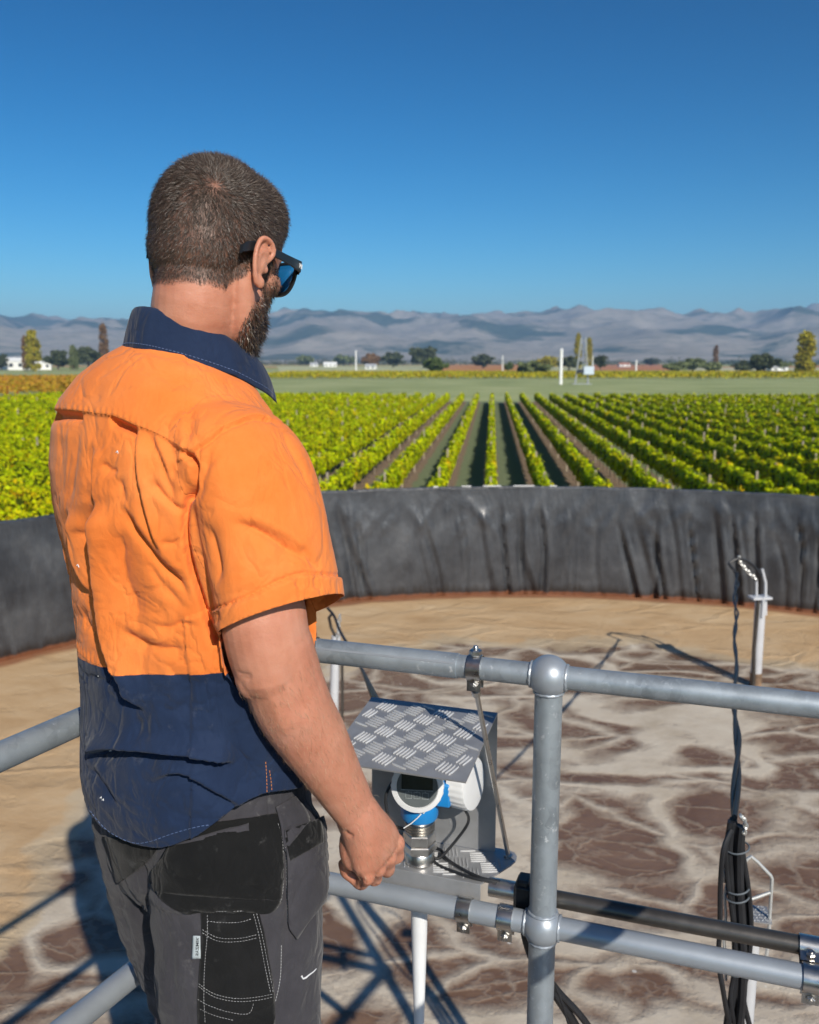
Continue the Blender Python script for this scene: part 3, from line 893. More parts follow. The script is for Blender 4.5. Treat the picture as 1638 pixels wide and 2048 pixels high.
    dry = math_n(nt, 'MAXIMUM', foam, ringm)
    lk(nt, math_n(nt, 'MULTIPLY_ADD', dry, 0.46, 0.22), b.inputs['Roughness'])
    b.inputs['Specular IOR Level'].default_value = 0.4
    hgt = math_n(nt, 'ADD', math_n(nt, 'MULTIPLY', foam, 0.5), math_n(nt, 'MULTIPLY', fray, 0.35))
    hgt = math_n(nt, 'ADD', hgt, math_n(nt, 'MULTIPLY', math_n(nt, 'MULTIPLY', tn, ringm), 0.25))
    lk(nt, bump_n(nt, hgt, 0.6, 0.035), b.inputs['Normal'])
    o = np_mesh('water', V, F, m)
    o.location = (TC.x, TC.y, LZ)
    tag(o, kind='structure')
liquid()

# ================================================================== WALKWAY AND RAILING
POST = Vector((0.252, 1.554, 0)); RD = Vector((0.9478, -0.3189, 0)); RN = Vector((0.3189, 0.9478, 0))   # along the rail, outward
LD = Vector((-0.469, -0.883, 0))
CORNER = POST - RD * 0.592
TOPZ, MIDZ = 1.0, 0.506
def galv(name, base=(0.31, 0.35, 0.385), patch=0.65, rough=0.46, metal=0.55):
    m, nt, b = new_mat(name)
    co = coords(nt)
    v = nd(nt, 'ShaderNodeTexVoronoi', i_Scale=70.0); lk(nt, coords(nt, scale=(1, 1, 0.6)), v.inputs['Vector'])
    sp = nd(nt, 'ShaderNodeSeparateColor'); lk(nt, v.outputs['Color'], sp.inputs[0])
    n = noise_n(nt, co, 9.0, 6, 0.7)
    n2 = noise_n(nt, co, 70.0, 5, 0.7)
    dk = tuple(c * 0.72 for c in base); lt = tuple(min(1, c * 1.22) for c in base)
    c = ramp(nt, n, [(0.32, dk), (0.5, base), (0.7, lt)])
    c = mixc(nt, math_n(nt, 'MULTIPLY', patch, sp.outputs[0]), c, lt)
    streak = ramp(nt, n2, [(0.60, (0, 0, 0)), (0.66, (1, 1, 1))])
    c = mixc(nt, math_n(nt, 'MULTIPLY', math_n(nt, 'MULTIPLY', streak, ramp(nt, noise_n(nt, co, 5.0, 3, 0.5), [(0.42, (0, 0, 0)), (0.6, (1, 1, 1))])), 0.75), c, (0.70, 0.73, 0.76))
    lk(nt, c, b.inputs['Base Color'])
    b.inputs['Metallic'].default_value = metal
    lk(nt, math_n(nt, 'MULTIPLY_ADD', n, 0.3, rough - 0.12, clamp=True), b.inputs['Roughness'])
    lk(nt, bump_n(nt, n2, 0.12, 0.0012), b.inputs['Normal'])
    return m
m_galv = galv('galvanised_pipe')
m_silver = simple_mat('silver_paint', (0.35, 0.385, 0.425), 0.42, 0.45, var=0.06, scale=14, bump=0.08, bscale=260)
m_stain = simple_mat('stainless', (0.60, 0.58, 0.55), 0.30, 1.0, var=0.10, scale=40, bump=0.06, bscale=300)
m_bolt = simple_mat('bolt_steel', (0.55, 0.54, 0.52), 0.35, 1.0, var=0.15, scale=60)
m_blackpl = simple_mat('black_plastic', (0.018, 0.019, 0.022), 0.42, var=0.25, scale=30, bump=0.1, bscale=300)
m_cable = simple_mat('black_cable', (0.014, 0.015, 0.018), 0.5, var=0.25, scale=20)

rail = empty('railing', tuple(POST))
tag(rail, 'galvanised pipe railing with ball joints round the walkway', 'railing')
PR, RR = 0.0252, 0.0214
def up(p, z): return Vector((p.x, p.y, z))
REND = POST + RD * 0.68  # unseen corner and side rail, placed so their shadow crosses the mid rail
def pipe(name, a, b, r, mat, n=28):
    return MB().tube([a, a.lerp(b, 0.5), b], r, n).build(name, mat, rail)
def ball(p, z, collars):
    o = MB().ball(up(p, z), 0.0385, 32, 20).build('ball_joint', m_silver, rail)
    for dvec in collars:
        d = Vector(dvec).normalized()
        rad = PR if abs(d.z) > 0.5 else RR
        c = up(p, z)
        # weld bead where the pipe meets the ball
        pts = []
        q = Vector((0, 0, 1)).rotation_difference(d)
        off = math.sqrt(0.0385 ** 2 - rad ** 2)
        for k in range(41):
            a = 2 * math.pi * k / 40
            rr = rad + 0.0006 + 0.0003 * math.sin(k * 2.4)
            pts.append(c + d * (off + 0.0005 * math.sin(k * 1.9)) + q @ Vector((rr * math.cos(a), rr * math.sin(a), 0)))
        MB().tube(pts, 0.0032, 8, caps=False).build('weld', m_silver, o)
for p in (POST, CORNER, REND):
    pipe('post', up(p, -0.16), up(p, TOPZ), PR, m_galv)
for z, top in ((TOPZ, True), (MIDZ, False)):
    vv = [(0, 0, -1)] if top else [(0, 0, 1), (0, 0, -1)]
    ball(POST, z, vv + [tuple(RD), tuple(-RD)])
    ball(CORNER, z, vv + [tuple(RD), tuple(LD)])
    ball(REND, z, vv + [tuple(-RD), tuple(LD)])
    nm = 'top_rail' if top else 'mid_rail'
    mt = m_galv if top else m_silver
    pipe(nm, up(CORNER, z), up(POST, z), RR, mt)
    pipe(nm, up(POST, z), up(REND, z), RR, mt)
    pipe(nm, up(CORNER, z), up(CORNER + LD * 2.6, z), RR, mt)
    pipe(nm, up(REND, z), up(REND + LD * 2.6, z), RR, mt)
pipe('post', up(CORNER + LD * 1.6, -0.16), up(CORNER + LD * 1.6, TOPZ), PR, m_galv)
pipe('post', up(REND + LD * 1.6, -0.16), up(REND + LD * 1.6, TOPZ), PR, m_galv)
# sleeve over the joint in the left half of the top rail, with its seam
a, b_ = up(CORNER + RD * 0.07, TOPZ), up(POST - RD * 0.17, TOPZ)
MB().tube([a, b_], RR + 0.0022, 28).build('sleeve', m_galv, rail)
MB().box(a.lerp(b_, 0.5) - RN * 0.0205 + Vector((0, 0, 0.0115)), ((b_ - a).length, 0.0014, 0.004), Matrix.Rotation(math.atan2(RD.y, RD.x), 3, 'Z') @ Matrix.Rotation(R(-30), 3, 'X')).build('seam', m_silver, rail)

# walkway deck: grating bars in a frame (just below the picture)
deck = empty('walkway', tuple(POST))
tag(deck, 'steel grating walkway the man stands on', 'walkway')
m_grate = simple_mat('grating_steel', (0.42, 0.44, 0.46), 0.5, 0.7, var=0.12, scale=10)
o_in = 0.03
A0 = CORNER - RN * o_in; A1 = REND - RN * o_in
fr = MB()
Ld = 2.6
for p0, p1 in ((CORNER, REND), (CORNER, CORNER + LD * Ld), (REND, REND + LD * Ld), (CORNER + LD * Ld, REND + LD * Ld)):
    d = (p1 - p0); L = d.length; d.normalize()
    fr.box(up(p0.lerp(p1, 0.5), -0.055), (L + 0.04, 0.04, 0.10), Matrix.Rotation(math.atan2(d.y, d.x), 3, 'Z'))
fr.build('frame', m_grate, deck, smooth=0)
Lx = (REND - CORNER).length
gb = None
nb = 42
for k in range(1, nb):
    p0 = CORNER + RD * (Lx * k / nb)
    p1 = p0 + LD * Ld
    d = (p1 - p0).normalized()
    MB().box(up(p0.lerp(p1, 0.5), -0.02), (Ld - 0.05, 0.005, 0.03), Matrix.Rotation(math.atan2(d.y, d.x), 3, 'Z')).build('bar', m_grate, deck, smooth=0)
for k in range(1, 26):
    p0 = CORNER + LD * (Ld * k / 26); p1 = p0 + RD * Lx
    MB().box(up(p0.lerp(p1, 0.5), -0.004), (Lx - 0.05, 0.006, 0.008), Matrix.Rotation(math.atan2(RD.y, RD.x), 3, 'Z')).build('cross_bar', m_grate, deck, smooth=0)
# ================================================================== INSTRUMENT BRACKET
RZ = math.atan2(RD.y, RD.x)
BM = Matrix(((RD.x, RN.x, 0), (RD.y, RN.y, 0), (0, 0, 1)))      # local x along rail, y outward, z up
def bl(x, y, z, o=None):
    """point at x along the rail (from the post), y outward from the rail line, z height"""
    return Vector((POST.x, POST.y, 0)) + RD * x + RN * y + Vector((0, 0, z))
m_alu = simple_mat('aluminium_sheet', (0.40, 0.405, 0.415), 0.45, 0.6, var=0.10, scale=22, bump=0.08, bscale=180)
m_tread = simple_mat('aluminium_tread', (0.62, 0.625, 0.63), 0.5, 0.5, var=0.06, scale=60)
brk = empty('instrument_bracket', tuple(bl(-0.28, 0.06, MIDZ)))
tag(brk, 'aluminium tread-plate hood bracket clamped to the railing over the instrument', 'bracket')
X0, X1 = -0.402, -0.128           # width along the rail
YF, YB = 0.030, 0.150             # base front lip and back plate
ZB = 0.545                        # base level
ZH = 0.852                        # top of back plate
TK = 0.003
# base plate with rounded ear at the right rear, and its front lip
base_pts = [(X0, YF), (X1 + 0.0, YF), (X1 + 0.020, YF + 0.040), (X1 + 0.042, YF + 0.085), (X1 + 0.048, YF + 0.105), (X1 + 0.046, YF + 0.122), (X1 + 0.038, YF + 0.134), (X1 + 0.028, YF + 0.1385), (X1 + 0.02, YB + 0.02), (X0, YB + 0.02)]
base = MB().prism([bl(x, y, ZB) for x, y in base_pts], (0, 0, TK)).build('base_plate', m_alu, brk, smooth=0)
MB().prism([bl(X0, YF - TK - 0.0005, ZB + TK), bl(X1, YF - TK - 0.0005, ZB + TK), bl(X1, YF - TK - 0.0005, ZB - 0.045), bl(X0, YF - TK - 0.0005, ZB - 0.045)], RN * TK).build('front_lip', m_alu, brk, smooth=0, bevel=0.0008)
MB().prism([bl(X0, YB, ZB + TK + 0.001), bl(X1, YB, ZB + TK + 0.001), bl(X1, YB, ZH), bl(X0, YB, ZH)], RN * TK).build('back_plate', m_alu, brk, smooth=0)
# hood: slopes gently down towards the walkway
HS = 0.250                         # length of the hood
hd = Vector((0, -0.990, -0.141))  # local direction of its slope
def hp(u, v, h=0.0):              # u along rail, v down the slope, h above the sheet
    nrm = Vector((0, -0.141, 0.990))
    q = Vector((u, YB + TK, ZH)) + hd * v + nrm * h
    return bl(q.x, q.y, q.z)
hood = MB().prism([hp(X0, 0), hp(X1, 0), hp(X1, HS), hp(X0, HS)], hp(0, 0, TK) - hp(0, 0, 0)).build('hood', m_alu, brk, smooth=0)
# side gusset hidden behind the rod
# raised tread bars: groups of five, turned in turn by ninety degrees
def bar_mesh():
    L, W, H = 0.0315, 0.0044, 0.0024
    n = 10; vs = []; fs = []
    ring = []
    for k in range(n):
        t = k / (n - 1)
        w = W / 2 * max(0.12, math.sin(math.pi * (0.06 + 0.88 * t)) ** 0.6)
        x = (t - 0.5) * L
        ring.append((x, w))
    for x, w in ring:
        vs += [(x, -w, 0), (x, -w * 0.45, H), (x, w * 0.45, H), (x, w, 0)]
    for k in range(n - 1):
        for j in range(3):
            fs.append((k * 4 + j, (k + 1) * 4 + j, (k + 1) * 4 + j + 1, k * 4 + j + 1))
    fs += [(0, 1, 2, 3), tuple((n - 1) * 4 + j for j in (3, 2, 1, 0))]
    return vs, fs
bv, bf = bar_mesh()
def treads(parent, P, x0, x1, y0, y1, name='tread_bar', keep=lambda x, y: True, mat=None):
    """P(u, v) -> world frame (origin, ex, ey, n)"""
    pitch = 0.0445
    i = 0
    cx = x0 + 0.012
    ncol = 0
    sn = 0.7071
    # groups lie on a grid turned by 45 degrees
    for gi in range(-14, 15):
        for gj in range(-14, 15):
            gx = (x0 + x1) / 2 + (gi + gj) * pitch * 0.7071 * 0.98
            gy = (y0 + y1) / 2 + (gi - gj) * pitch * 0.7071 * 0.98
            along = ((gi + gj) % 2 == 0)
            ang = R(20) if (gi % 2 == 0) else R(110)
            mb = MB(); any_ = False
            for k in range(5):
                off = (k - 2) * 0.0076
                ex = math.cos(ang); ey = math.sin(ang)
                ox = gx - ey * off; oy = gy + ex * off
                if not (x0 + 0.004 < ox - ex * 0.015 < x1 - 0.004 and x0 + 0.004 < ox + ex * 0.015 < x1 - 0.004): continue
                if not (y0 + 0.004 < oy - ey * 0.015 < y1 - 0.004 and y0 + 0.004 < oy + ey * 0.015 < y1 - 0.004): continue
                if not keep(ox, oy): continue
                vs = [P(ox + ex * a - ey * c, oy + ey * a + ex * c, h) for a, c, h in bv]
                mb.add(vs, bf); any_ = True
            if any_:
                mb.build(name, mat or m_tread, parent, smooth=50)
treads(hood, lambda u, v, h: hp(u, v, TK - 0.0001 + h), X0, X1, 0, HS, 'tread_group')
treads(base, lambda u, v, h: bl(u, v, ZB + TK - 0.0001 + h), X0, X1 + 0.03, YF, YB, 'tread_group', keep=lambda x, y: x < X1 + (y - YF) * 0.4, mat=simple_mat('dull_tread', (0.42, 0.425, 0.43), 0.7, 0.4, var=0.06, scale=60))

# clamps round the rails
def clamp(parent, c, axis, r, w, tail, name='clamp', bolt_side=-1):
    """band round a pipe with a flat tail and a bolt"""
    ax = Vector(axis).normalized()
    tl = Vector(tail).normalized()
    sd = ax.cross(tl)
    mb = MB(); n = 28
    prof = []
    for k in range(n + 1):
        a = R(28) + (2 * math.pi - R(56)) * k / n
        prof.append(tl * math.cos(a) * r + sd * math.sin(a) * r)
    e0 = prof[0] + tl * 0.020; e1 = prof[-1] + tl * 0.020
    path = [e0] + prof + [e1]
    vs = []; fs = []
    for p in path:
        nrm = (p - tl * max(0, p.dot(tl) - r * 0.5)).normalized()
        for s_ in (-1, 1):
            vs.append(Vector(c) + p + ax * (w / 2 * s_))
            vs.append(Vector(c) + p + nrm * 0.0022 + ax * (w / 2 * s_))
    m = len(path)
    for i in range(m - 1):
        a0 = i * 4; b0 = a0 + 4
        fs += [(a0, b0, b0 + 2, a0 + 2), (a0 + 1, a0 + 3, b0 + 3, b0 + 1), (a0, a0 + 1, b0 + 1, b0), (a0 + 2, b0 + 2, b0 + 3, a0 + 3)]
    fs += [(0, 2, 3, 1), ((m - 1) * 4, (m - 1) * 4 + 1, (m - 1) * 4 + 3, (m - 1) * 4 + 2)]
    mb.add(vs, fs)
    o = mb.build(name, m_stain, parent, smooth=35)
    bc = Vector(c) + tl * (r + 0.008)
    MB().lathe([(0.0035, -0.022), (0.0035, 0.022)], bc, sd, 10).build('bolt', m_bolt, o)
    for s_ in (-1, 1):
        MB().lathe([(0.0072, 0), (0.0078, 0.001), (0.0078, 0.0052), (0.0066, 0.0064)], bc + sd * (s_ * 0.0135), sd * s_, 6).build('nut', m_bolt, o, smooth=20)
    return o
cx1 = -0.135
clamp(brk, bl(cx1 - 0.002, 0, TOPZ), RD, RR + 0.0014, 0.026, Vector((0, 0, -1)))
MB().lathe([(0.011, 0), (0.012, 0.002), (0.012, 0.009), (0.009, 0.0115)], bl(cx1 - 0.002, 0.0, TOPZ + RR + 0.003), (0, 0, 1), 6).build('nut', m_bolt, brk, smooth=20)
MB().lathe([(0.005, 0), (0.005, 0.016), (0.0035, 0.018)], bl(cx1 - 0.002, 0.0, TOPZ + RR + 0.003), (0, 0, 1), 10).build('stud', m_bolt, brk)
MB().lathe([(0.011, 0), (0.012, 0.002), (0.012, 0.009), (0.009, 0.0115)], bl(-0.47, 0.0, TOPZ + RR + 0.004), (0, 0, 1), 6).build('nut', m_bolt, brk, smooth=20)
clamp(brk, bl(-0.47, 0, TOPZ), RD, RR + 0.0036, 0.022, Vector((0, 0, -1)))
clamp(brk, bl(-0.152, 0, MIDZ), RD, RR + 0.0014, 0.026, Vector((0, 0, -1)))
# stay rod from the top-rail clamp to the ear
ra = bl(cx1, -0.002, TOPZ - RR - 0.02); rb = bl(X1 + 0.030, YF + 0.112, ZB + 0.006)
MB().tube([ra, rb], 0.0048, 14).build('stay_rod', m_stain, brk)
MB().lathe([(0.0085, 0), (0.0088, 0.010), (0.006, 0.012)], ra + Vector((0, 0, -0.003)), (rb - ra), 6).build('rod_nut', m_bolt, brk, smooth=20)
MB().lathe([(0.0095, 0), (0.0095, 0.005)], rb + Vector((0, 0, -0.002)), (0, 0, 1), 6).build('rod_nut', m_bolt, brk, smooth=20)

# ================================================================== LEVEL TRANSMITTER
m_blue = simple_mat('blue_enamel', (0.012, 0.20, 0.52), 0.38, var=0.06, scale=20, bump=0.04, bscale=200)
m_cap = simple_mat('white_plastic', (0.66, 0.67, 0.68), 0.42, var=0.03, scale=30)
m_glass = simple_mat('display_glass', (0.11, 0.125, 0.13), 0.15, var=0.15, scale=10)
m_lcd = simple_mat('display_lcd', (0.012, 0.018, 0.018), 0.2, var=0.1)
m_print = simple_mat('display_print', (0.28, 0.31, 0.32), 0.5, var=0.05)
m_horn = simple_mat('white_horn', (0.72, 0.74, 0.76), 0.4, var=0.04, scale=15)
TX, TY = -0.268, 0.070
tm = empty('level_transmitter', tuple(bl(TX, TY, ZB + TK)))
tag(tm, 'blue level transmitter with round white display cap under the hood', 'transmitter')
o0 = bl(TX, TY, ZB + TK + 0.0008)
MB().lathe([(0.029, 0), (0.031, 0.002), (0.031, 0.022), (0.0285, 0.025)], o0, (0, 0, 1), 40).build('flange', m_stain, tm)
MB().lathe([(0.034, 0.0252), (0.036, 0.027), (0.036, 0.041), (0.034, 0.043)], o0, (0, 0, 1), 6).build('hex_nut', m_stain, tm, smooth=15)
MB().lathe([(0.031, 0.0432), (0.033, 0.045), (0.033, 0.064), (0.031, 0.066)], o0, (0, 0, 1), 6).build('hex_nut', m_stain, tm, smooth=15)
pr = [(0.028, 0.0662)]
for k in range(4):
    z = 0.068 + k * 0.006
    pr += [(0.0275, z), (0.0312, z + 0.0015), (0.0312, z + 0.0032), (0.0275, z + 0.0045)]
pr += [(0.0285, 0.0952)]
MB().lathe(pr, o0, (0, 0, 1), 40).build('threaded_neck', m_stain, tm)
MB().lathe([(0.031, 0.0955), (0.036, 0.0975), (0.0385, 0.104), (0.0385, 0.132), (0.034, 0.143)], o0, (0, 0, 1), 40).build('collar', m_blue, tm)
# housing: the display looks to the camera's left, the second cap to the right
c0 = o0 + Vector((0, 0, 0.178))
dv = (Vector((-0.10, -0.90, 0.13))).normalized()
sv = Vector((0.86, -0.46, 0.08)).normalized()
MB().lathe([(0.040, -0.045), (0.047, -0.038), (0.049, 0.0), (0.048, 0.026)], c0 + Vector((0.004, 0, 0)), dv, 40).build('housing', m_blue, tm)
MB().lathe([(0.030, -0.01), (0.038, 0.0), (0.040, 0.046)], c0 + Vector((0.036, 0.030, -0.012)), sv, 40).build('housing', m_blue, tm)
mb = MB()
def knurl(prof, origin, axis, name, mat, parent, n=96, depth=0.0012, lo=0.0, hi=1.0):
    ax = Vector(axis).normalized(); q = Vector((0, 0, 1)).rotation_difference(ax)
    vs = []; fs = []
    for (r, h, kn) in prof:
        for k in range(n):
            a = 2 * math.pi * k / n
            rr = r - (depth if (kn and k % 4 < 2) else 0)
            vs.append(Vector(origin) + q @ Vector((rr * math.cos(a), rr * math.sin(a), h)))
    for i in range(len(prof) - 1):
        for k in range(n):
            k2 = (k + 1) % n
            fs.append((i * n + k, i * n + k2, (i + 1) * n + k2, (i + 1) * n + k))
    fs.append(tuple((len(prof) - 1) * n + k for k in range(n)))
    fs.append(tuple(range(n))[::-1])
    return MB().add(vs, fs).build(name, mat, parent, smooth=30)
capd = knurl([(0.048, 0.024, 0), (0.0520, 0.026, 1), (0.0530, 0.044, 1), (0.0515, 0.048, 0), (0.042, 0.050, 0), (0.041, 0.0475, 0)], c0, dv, 'display_cap', m_cap, tm)
MB().lathe([(0.0408, 0.0), (0.0408, 0.0012)], c0 + dv * 0.0468, dv, 48).build('display_glass', m_glass, capd)
# frame of the display face
ez = (Vector((0, 0, 1)) - dv * dv.z).normalized(); ex = ez.cross(dv) * -1.0
ex = dv.cross(ez) * -1.0 if dv.cross(ez).x < 0 else dv.cross(ez)
fc = c0 + dv * 0.0484
def plate(cx, cz, w, h, t, name, mat, parent):
    pts = [fc + ex * (cx + sx_ * w / 2) + ez * (cz + sz_ * h / 2) for sx_, sz_ in ((-1, -1), (1, -1), (1, 1), (-1, 1))]
    MB().prism(pts, dv * t).build(name, mat, parent, smooth=0)
plate(0, 0.010, 0.062, 0.030, 0.0008, 'screen', m_lcd, capd)
plate(0, -0.0065, 0.064, 0.0009, 0.0008, 'divider', m_print, capd)
for k in (-1, 0, 1):
    cxk = k * 0.0165
    for (dx, dz, w, h) in ((0, 0.006, 0.0128, 0.0007), (0, -0.006, 0.0128, 0.0007), (-0.006, 0, 0.0007, 0.0113), (0.006, 0, 0.0007, 0.0113)):
        plate(cxk + dx, -0.017 + dz, w, h, 0.0008, 'key_outline', m_print, capd)
    plate(cxk, -0.0095, 0.002, 0.0012, 0.0008, 'key_mark', m_print, capd)
plate(0, -0.017, 0.0018, 0.0018, 0.0008, 'key_mark', m_print, capd)
m_capd2 = simple_mat('grey_plastic', (0.30, 0.32, 0.34), 0.45, var=0.05)
ct = c0 + Vector((0.036, 0.030, -0.012))
capt = knurl([(0.042, 0.044, 0), (0.052, 0.046, 1), (0.0545, 0.078, 1), (0.052, 0.083, 0), (0.045, 0.085, 0), (0.020, 0.0855, 0)], ct, sv, 'terminal_cap', m_cap, tm)
MB().lathe([(0.005, 0), (0.0055, 0.002), (0.004, 0.003)], o0 + Vector((0.03, -0.036, 0.157)), (0.3, -0.9, 0), 16).build('screw', m_cap, tm)
MB().box(o0 + Vector((0.042, -0.012, 0.160)), (0.05, 0.045, 0.05), Matrix.Rotation(-0.3, 3, 'Z')).build('gland_boss', m_blue, tm, bevel=0.004)
# seal wire: a loop and a loose end
pts = [o0 + Vector((0.004 + 0.008 * math.cos(a), -0.040, 0.135 + 0.011 * math.sin(a))) for a in np.linspace(-1.2, 4.6, 22)]
pts += [o0 + Vector((-0.004, -0.044, 0.118)), o0 + Vector((-0.018, -0.048, 0.107)), o0 + Vector((-0.032, -0.05, 0.099))]
MB().tube(pts, 0.0011, 6).build('seal_wire', m_cap, tm)
# horn below the base plate
MB().lathe([(0.0185, -0.006), (0.0185, -0.05), (0.0165, -0.16), (0.0125, -0.30), (0.0095, -0.42), (0.008, -0.62)], bl(TX, TY, ZB), (0, 0, 1), 28).build('horn', m_horn, tm)
MB().lathe([(0.026, -0.005), (0.026, -0.028)], bl(TX, TY, ZB), (0, 0, 1), 6).build('hex_nut', m_stain, tm, smooth=15)

def cable(name, pts, r, label, mat=None, group=None, cat='cable', n=8, parent=None):
    """smooth tube through the points (Catmull-Rom)"""
    P = [Vector(p) for p in pts]; out = []
    for i in range(len(P) - 1):
        p0 = P[max(i - 1, 0)]; p1 = P[i]; p2 = P[i + 1]; p3 = P[min(i + 2, len(P) - 1)]
        for k in range(8):
            t = k / 8
            out.append(0.5 * ((2 * p1) + (p2 - p0) * t + (2 * p0 - 5 * p1 + 4 * p2 - p3) * t * t + (3 * p1 - p0 - 3 * p2 + p3) * t ** 3))
    out.append(P[-1])
    o = MB().tube(out, r, n).build(name, mat or m_cable, parent)
    if parent is None: tag(o, label, cat, group)
    return o
zt = ZB + TK
cable('signal_cable', [c0 + Vector((-0.055, -0.004, -0.004)), c0 + Vector((-0.068, -0.02, -0.03)), c0 + Vector((-0.058, -0.02, -0.085)), bl(TX - 0.03, TY + 0.005, zt + 0.06), bl(TX - 0.02, TY + 0.045, zt + 0.012), bl(TX + 0.03, TY + 0.045, zt + 0.006), bl(TX + 0.06, TY + 0.01, zt + 0.006), bl(X1 - 0.0, YF + 0.012, zt + 0.005), bl(X1 + 0.075, YF + 0.04, zt - 0.01)], 0.0032, 'black cable looping left of the transmitter and across the base plate')
cable('signal_cable', [ct + sv * 0.055 + Vector((0, 0, -0.050)), ct + sv * 0.068 + Vector((0.004, 0, -0.075)), ct + sv * 0.062 + Vector((0, 0, -0.105)), bl(TX + 0.045, TY + 0.012, zt + 0.012), bl(TX + 0.028, TY + 0.01, zt + 0.005), bl(TX + 0.05, TY - 0.012, zt + 0.004), bl(X1 - 0.01, YF + 0.008, zt + 0.004), bl(X1 + 0.07, YF + 0.035, zt - 0.014)], 0.0030, 'black cable curling from under the right white cap')

# ================================================================== BLACK CONDUIT AND ITS CLAMPS
m_cond = simple_mat('dark_conduit', (0.115, 0.105, 0.095), 0.36, 0.75, var=0.2, scale=18, bump=0.1, bscale=220)
cd = empty('conduit', tuple(bl(0.2, 0.05, MIDZ)))
tag(cd, 'dark metal conduit pipe running along behind the middle rail', 'pipe')
CZ = MIDZ + 0.026; CY = 0.052
MB().tube([bl(-0.085, CY, CZ), bl(0.3, CY, CZ), bl(0.66, CY, CZ)], 0.0165, 24).build('pipe', m_cond, cd)
MB().tube([bl(-0.115, CY, CZ), bl(-0.06, CY, CZ)], 0.0185, 20).build('end_fitting', m_stain, cd)
sdl = MB()
sdl.box(bl(-0.046, CY, CZ), (0.034, 0.050, 0.050), Matrix.Rotation(RZ, 3, 'Z'))
sdl.box(bl(-0.046, CY - 0.004, CZ + 0.030), (0.024, 0.036, 0.014), Matrix.Rotation(RZ, 3, 'Z'))
sdl.build('saddle', m_blackpl, cd, bevel=0.004)
MB().tube([bl(-0.046, CY - 0.018, CZ - 0.02), bl(-0.050, CY - 0.022, CZ - 0.05)], 0.011, 12).build('saddle_screw', m_blackpl, cd)
for xx in (-0.070, 0.468):
    cl_ = clamp(cd, bl(xx, 0, MIDZ), RD, RR + 0.0014, 0.028, Vector((0, 0, -1)))
cl2 = clamp(cd, bl(0.468, CY, CZ), RD, 0.0179, 0.034, -RN + Vector((0, 0, -0.35)))
# ================================================================== THE MAN
MP = Vector((-0.313, 1.21, 0.0)); MYAW = R(40)
BF = Matrix.Translation(MP) @ Matrix.Rotation(-MYAW, 4, 'Z')          # body frame: x right, y forward, z up
HC = Vector((-0.2547, 1.2445, 1.722)); HYAW = R(25); HPITCH = R(14)
HF = Matrix.Translation(HC) @ Matrix.Rotation(-HYAW, 4, 'Z') @ Matrix.Rotation(-HPITCH, 4, 'X')   # head frame
def B(x, y, z): return BF @ Vector((x, y, z))
def Hd(x, y, z): return HF @ Vector((x, y, z))

person = empty('person', (MP.x, MP.y, 0.0))
tag(person, 'man in orange and navy work shirt and dark sunglasses standing at the railing', 'person')

def proj_np(P):
    c, s = math.cos(PITCH), math.sin(PITCH)
    Q = P - np.array([0, 0, CAMZ])
    d = Q[:, 1] * c - Q[:, 2] * s
    v = Q[:, 1] * s + Q[:, 2] * c
    return 819 + 1800 * Q[:, 0] / d, 1024 - 1800 * v / d, d

def ellipsoid(mb, fr, c, r, n=28, m=18):
    vs = []
    for i in range(m + 1):
        t = math.pi * i / m
        st = max(1e-3, math.sin(t))
        for k in range(n):
            a = 2 * math.pi * k / n
            vs.append(fr @ (Vector(c) + Vector((r[0] * st * math.cos(a), r[1] * st * math.sin(a), -r[2] * math.cos(t)))))
    fs = []
    for i in range(m):
        for k in range(n):
            k2 = (k + 1) % n
            fs.append((i * n + k, i * n + k2, (i + 1) * n + k2, (i + 1) * n + k))
    fs.append(tuple(range(n))[::-1]); fs.append(tuple(m * n + k for k in range(n)))
    mb.add(vs, fs)

def rings_loft(mb, rings):
    n = len(rings[0])
    vs = [p for r in rings for p in r]
    fs = []
    for i in range(len(rings) - 1):
        for k in range(n):
            k2 = (k + 1) % n
            fs.append((i * n + k, i * n + k2, (i + 1) * n + k2, (i + 1) * n + k))
    fs.append(tuple(range(n))[::-1]); fs.append(tuple((len(rings) - 1) * n + k for k in range(n)))
    mb.add(vs, fs)

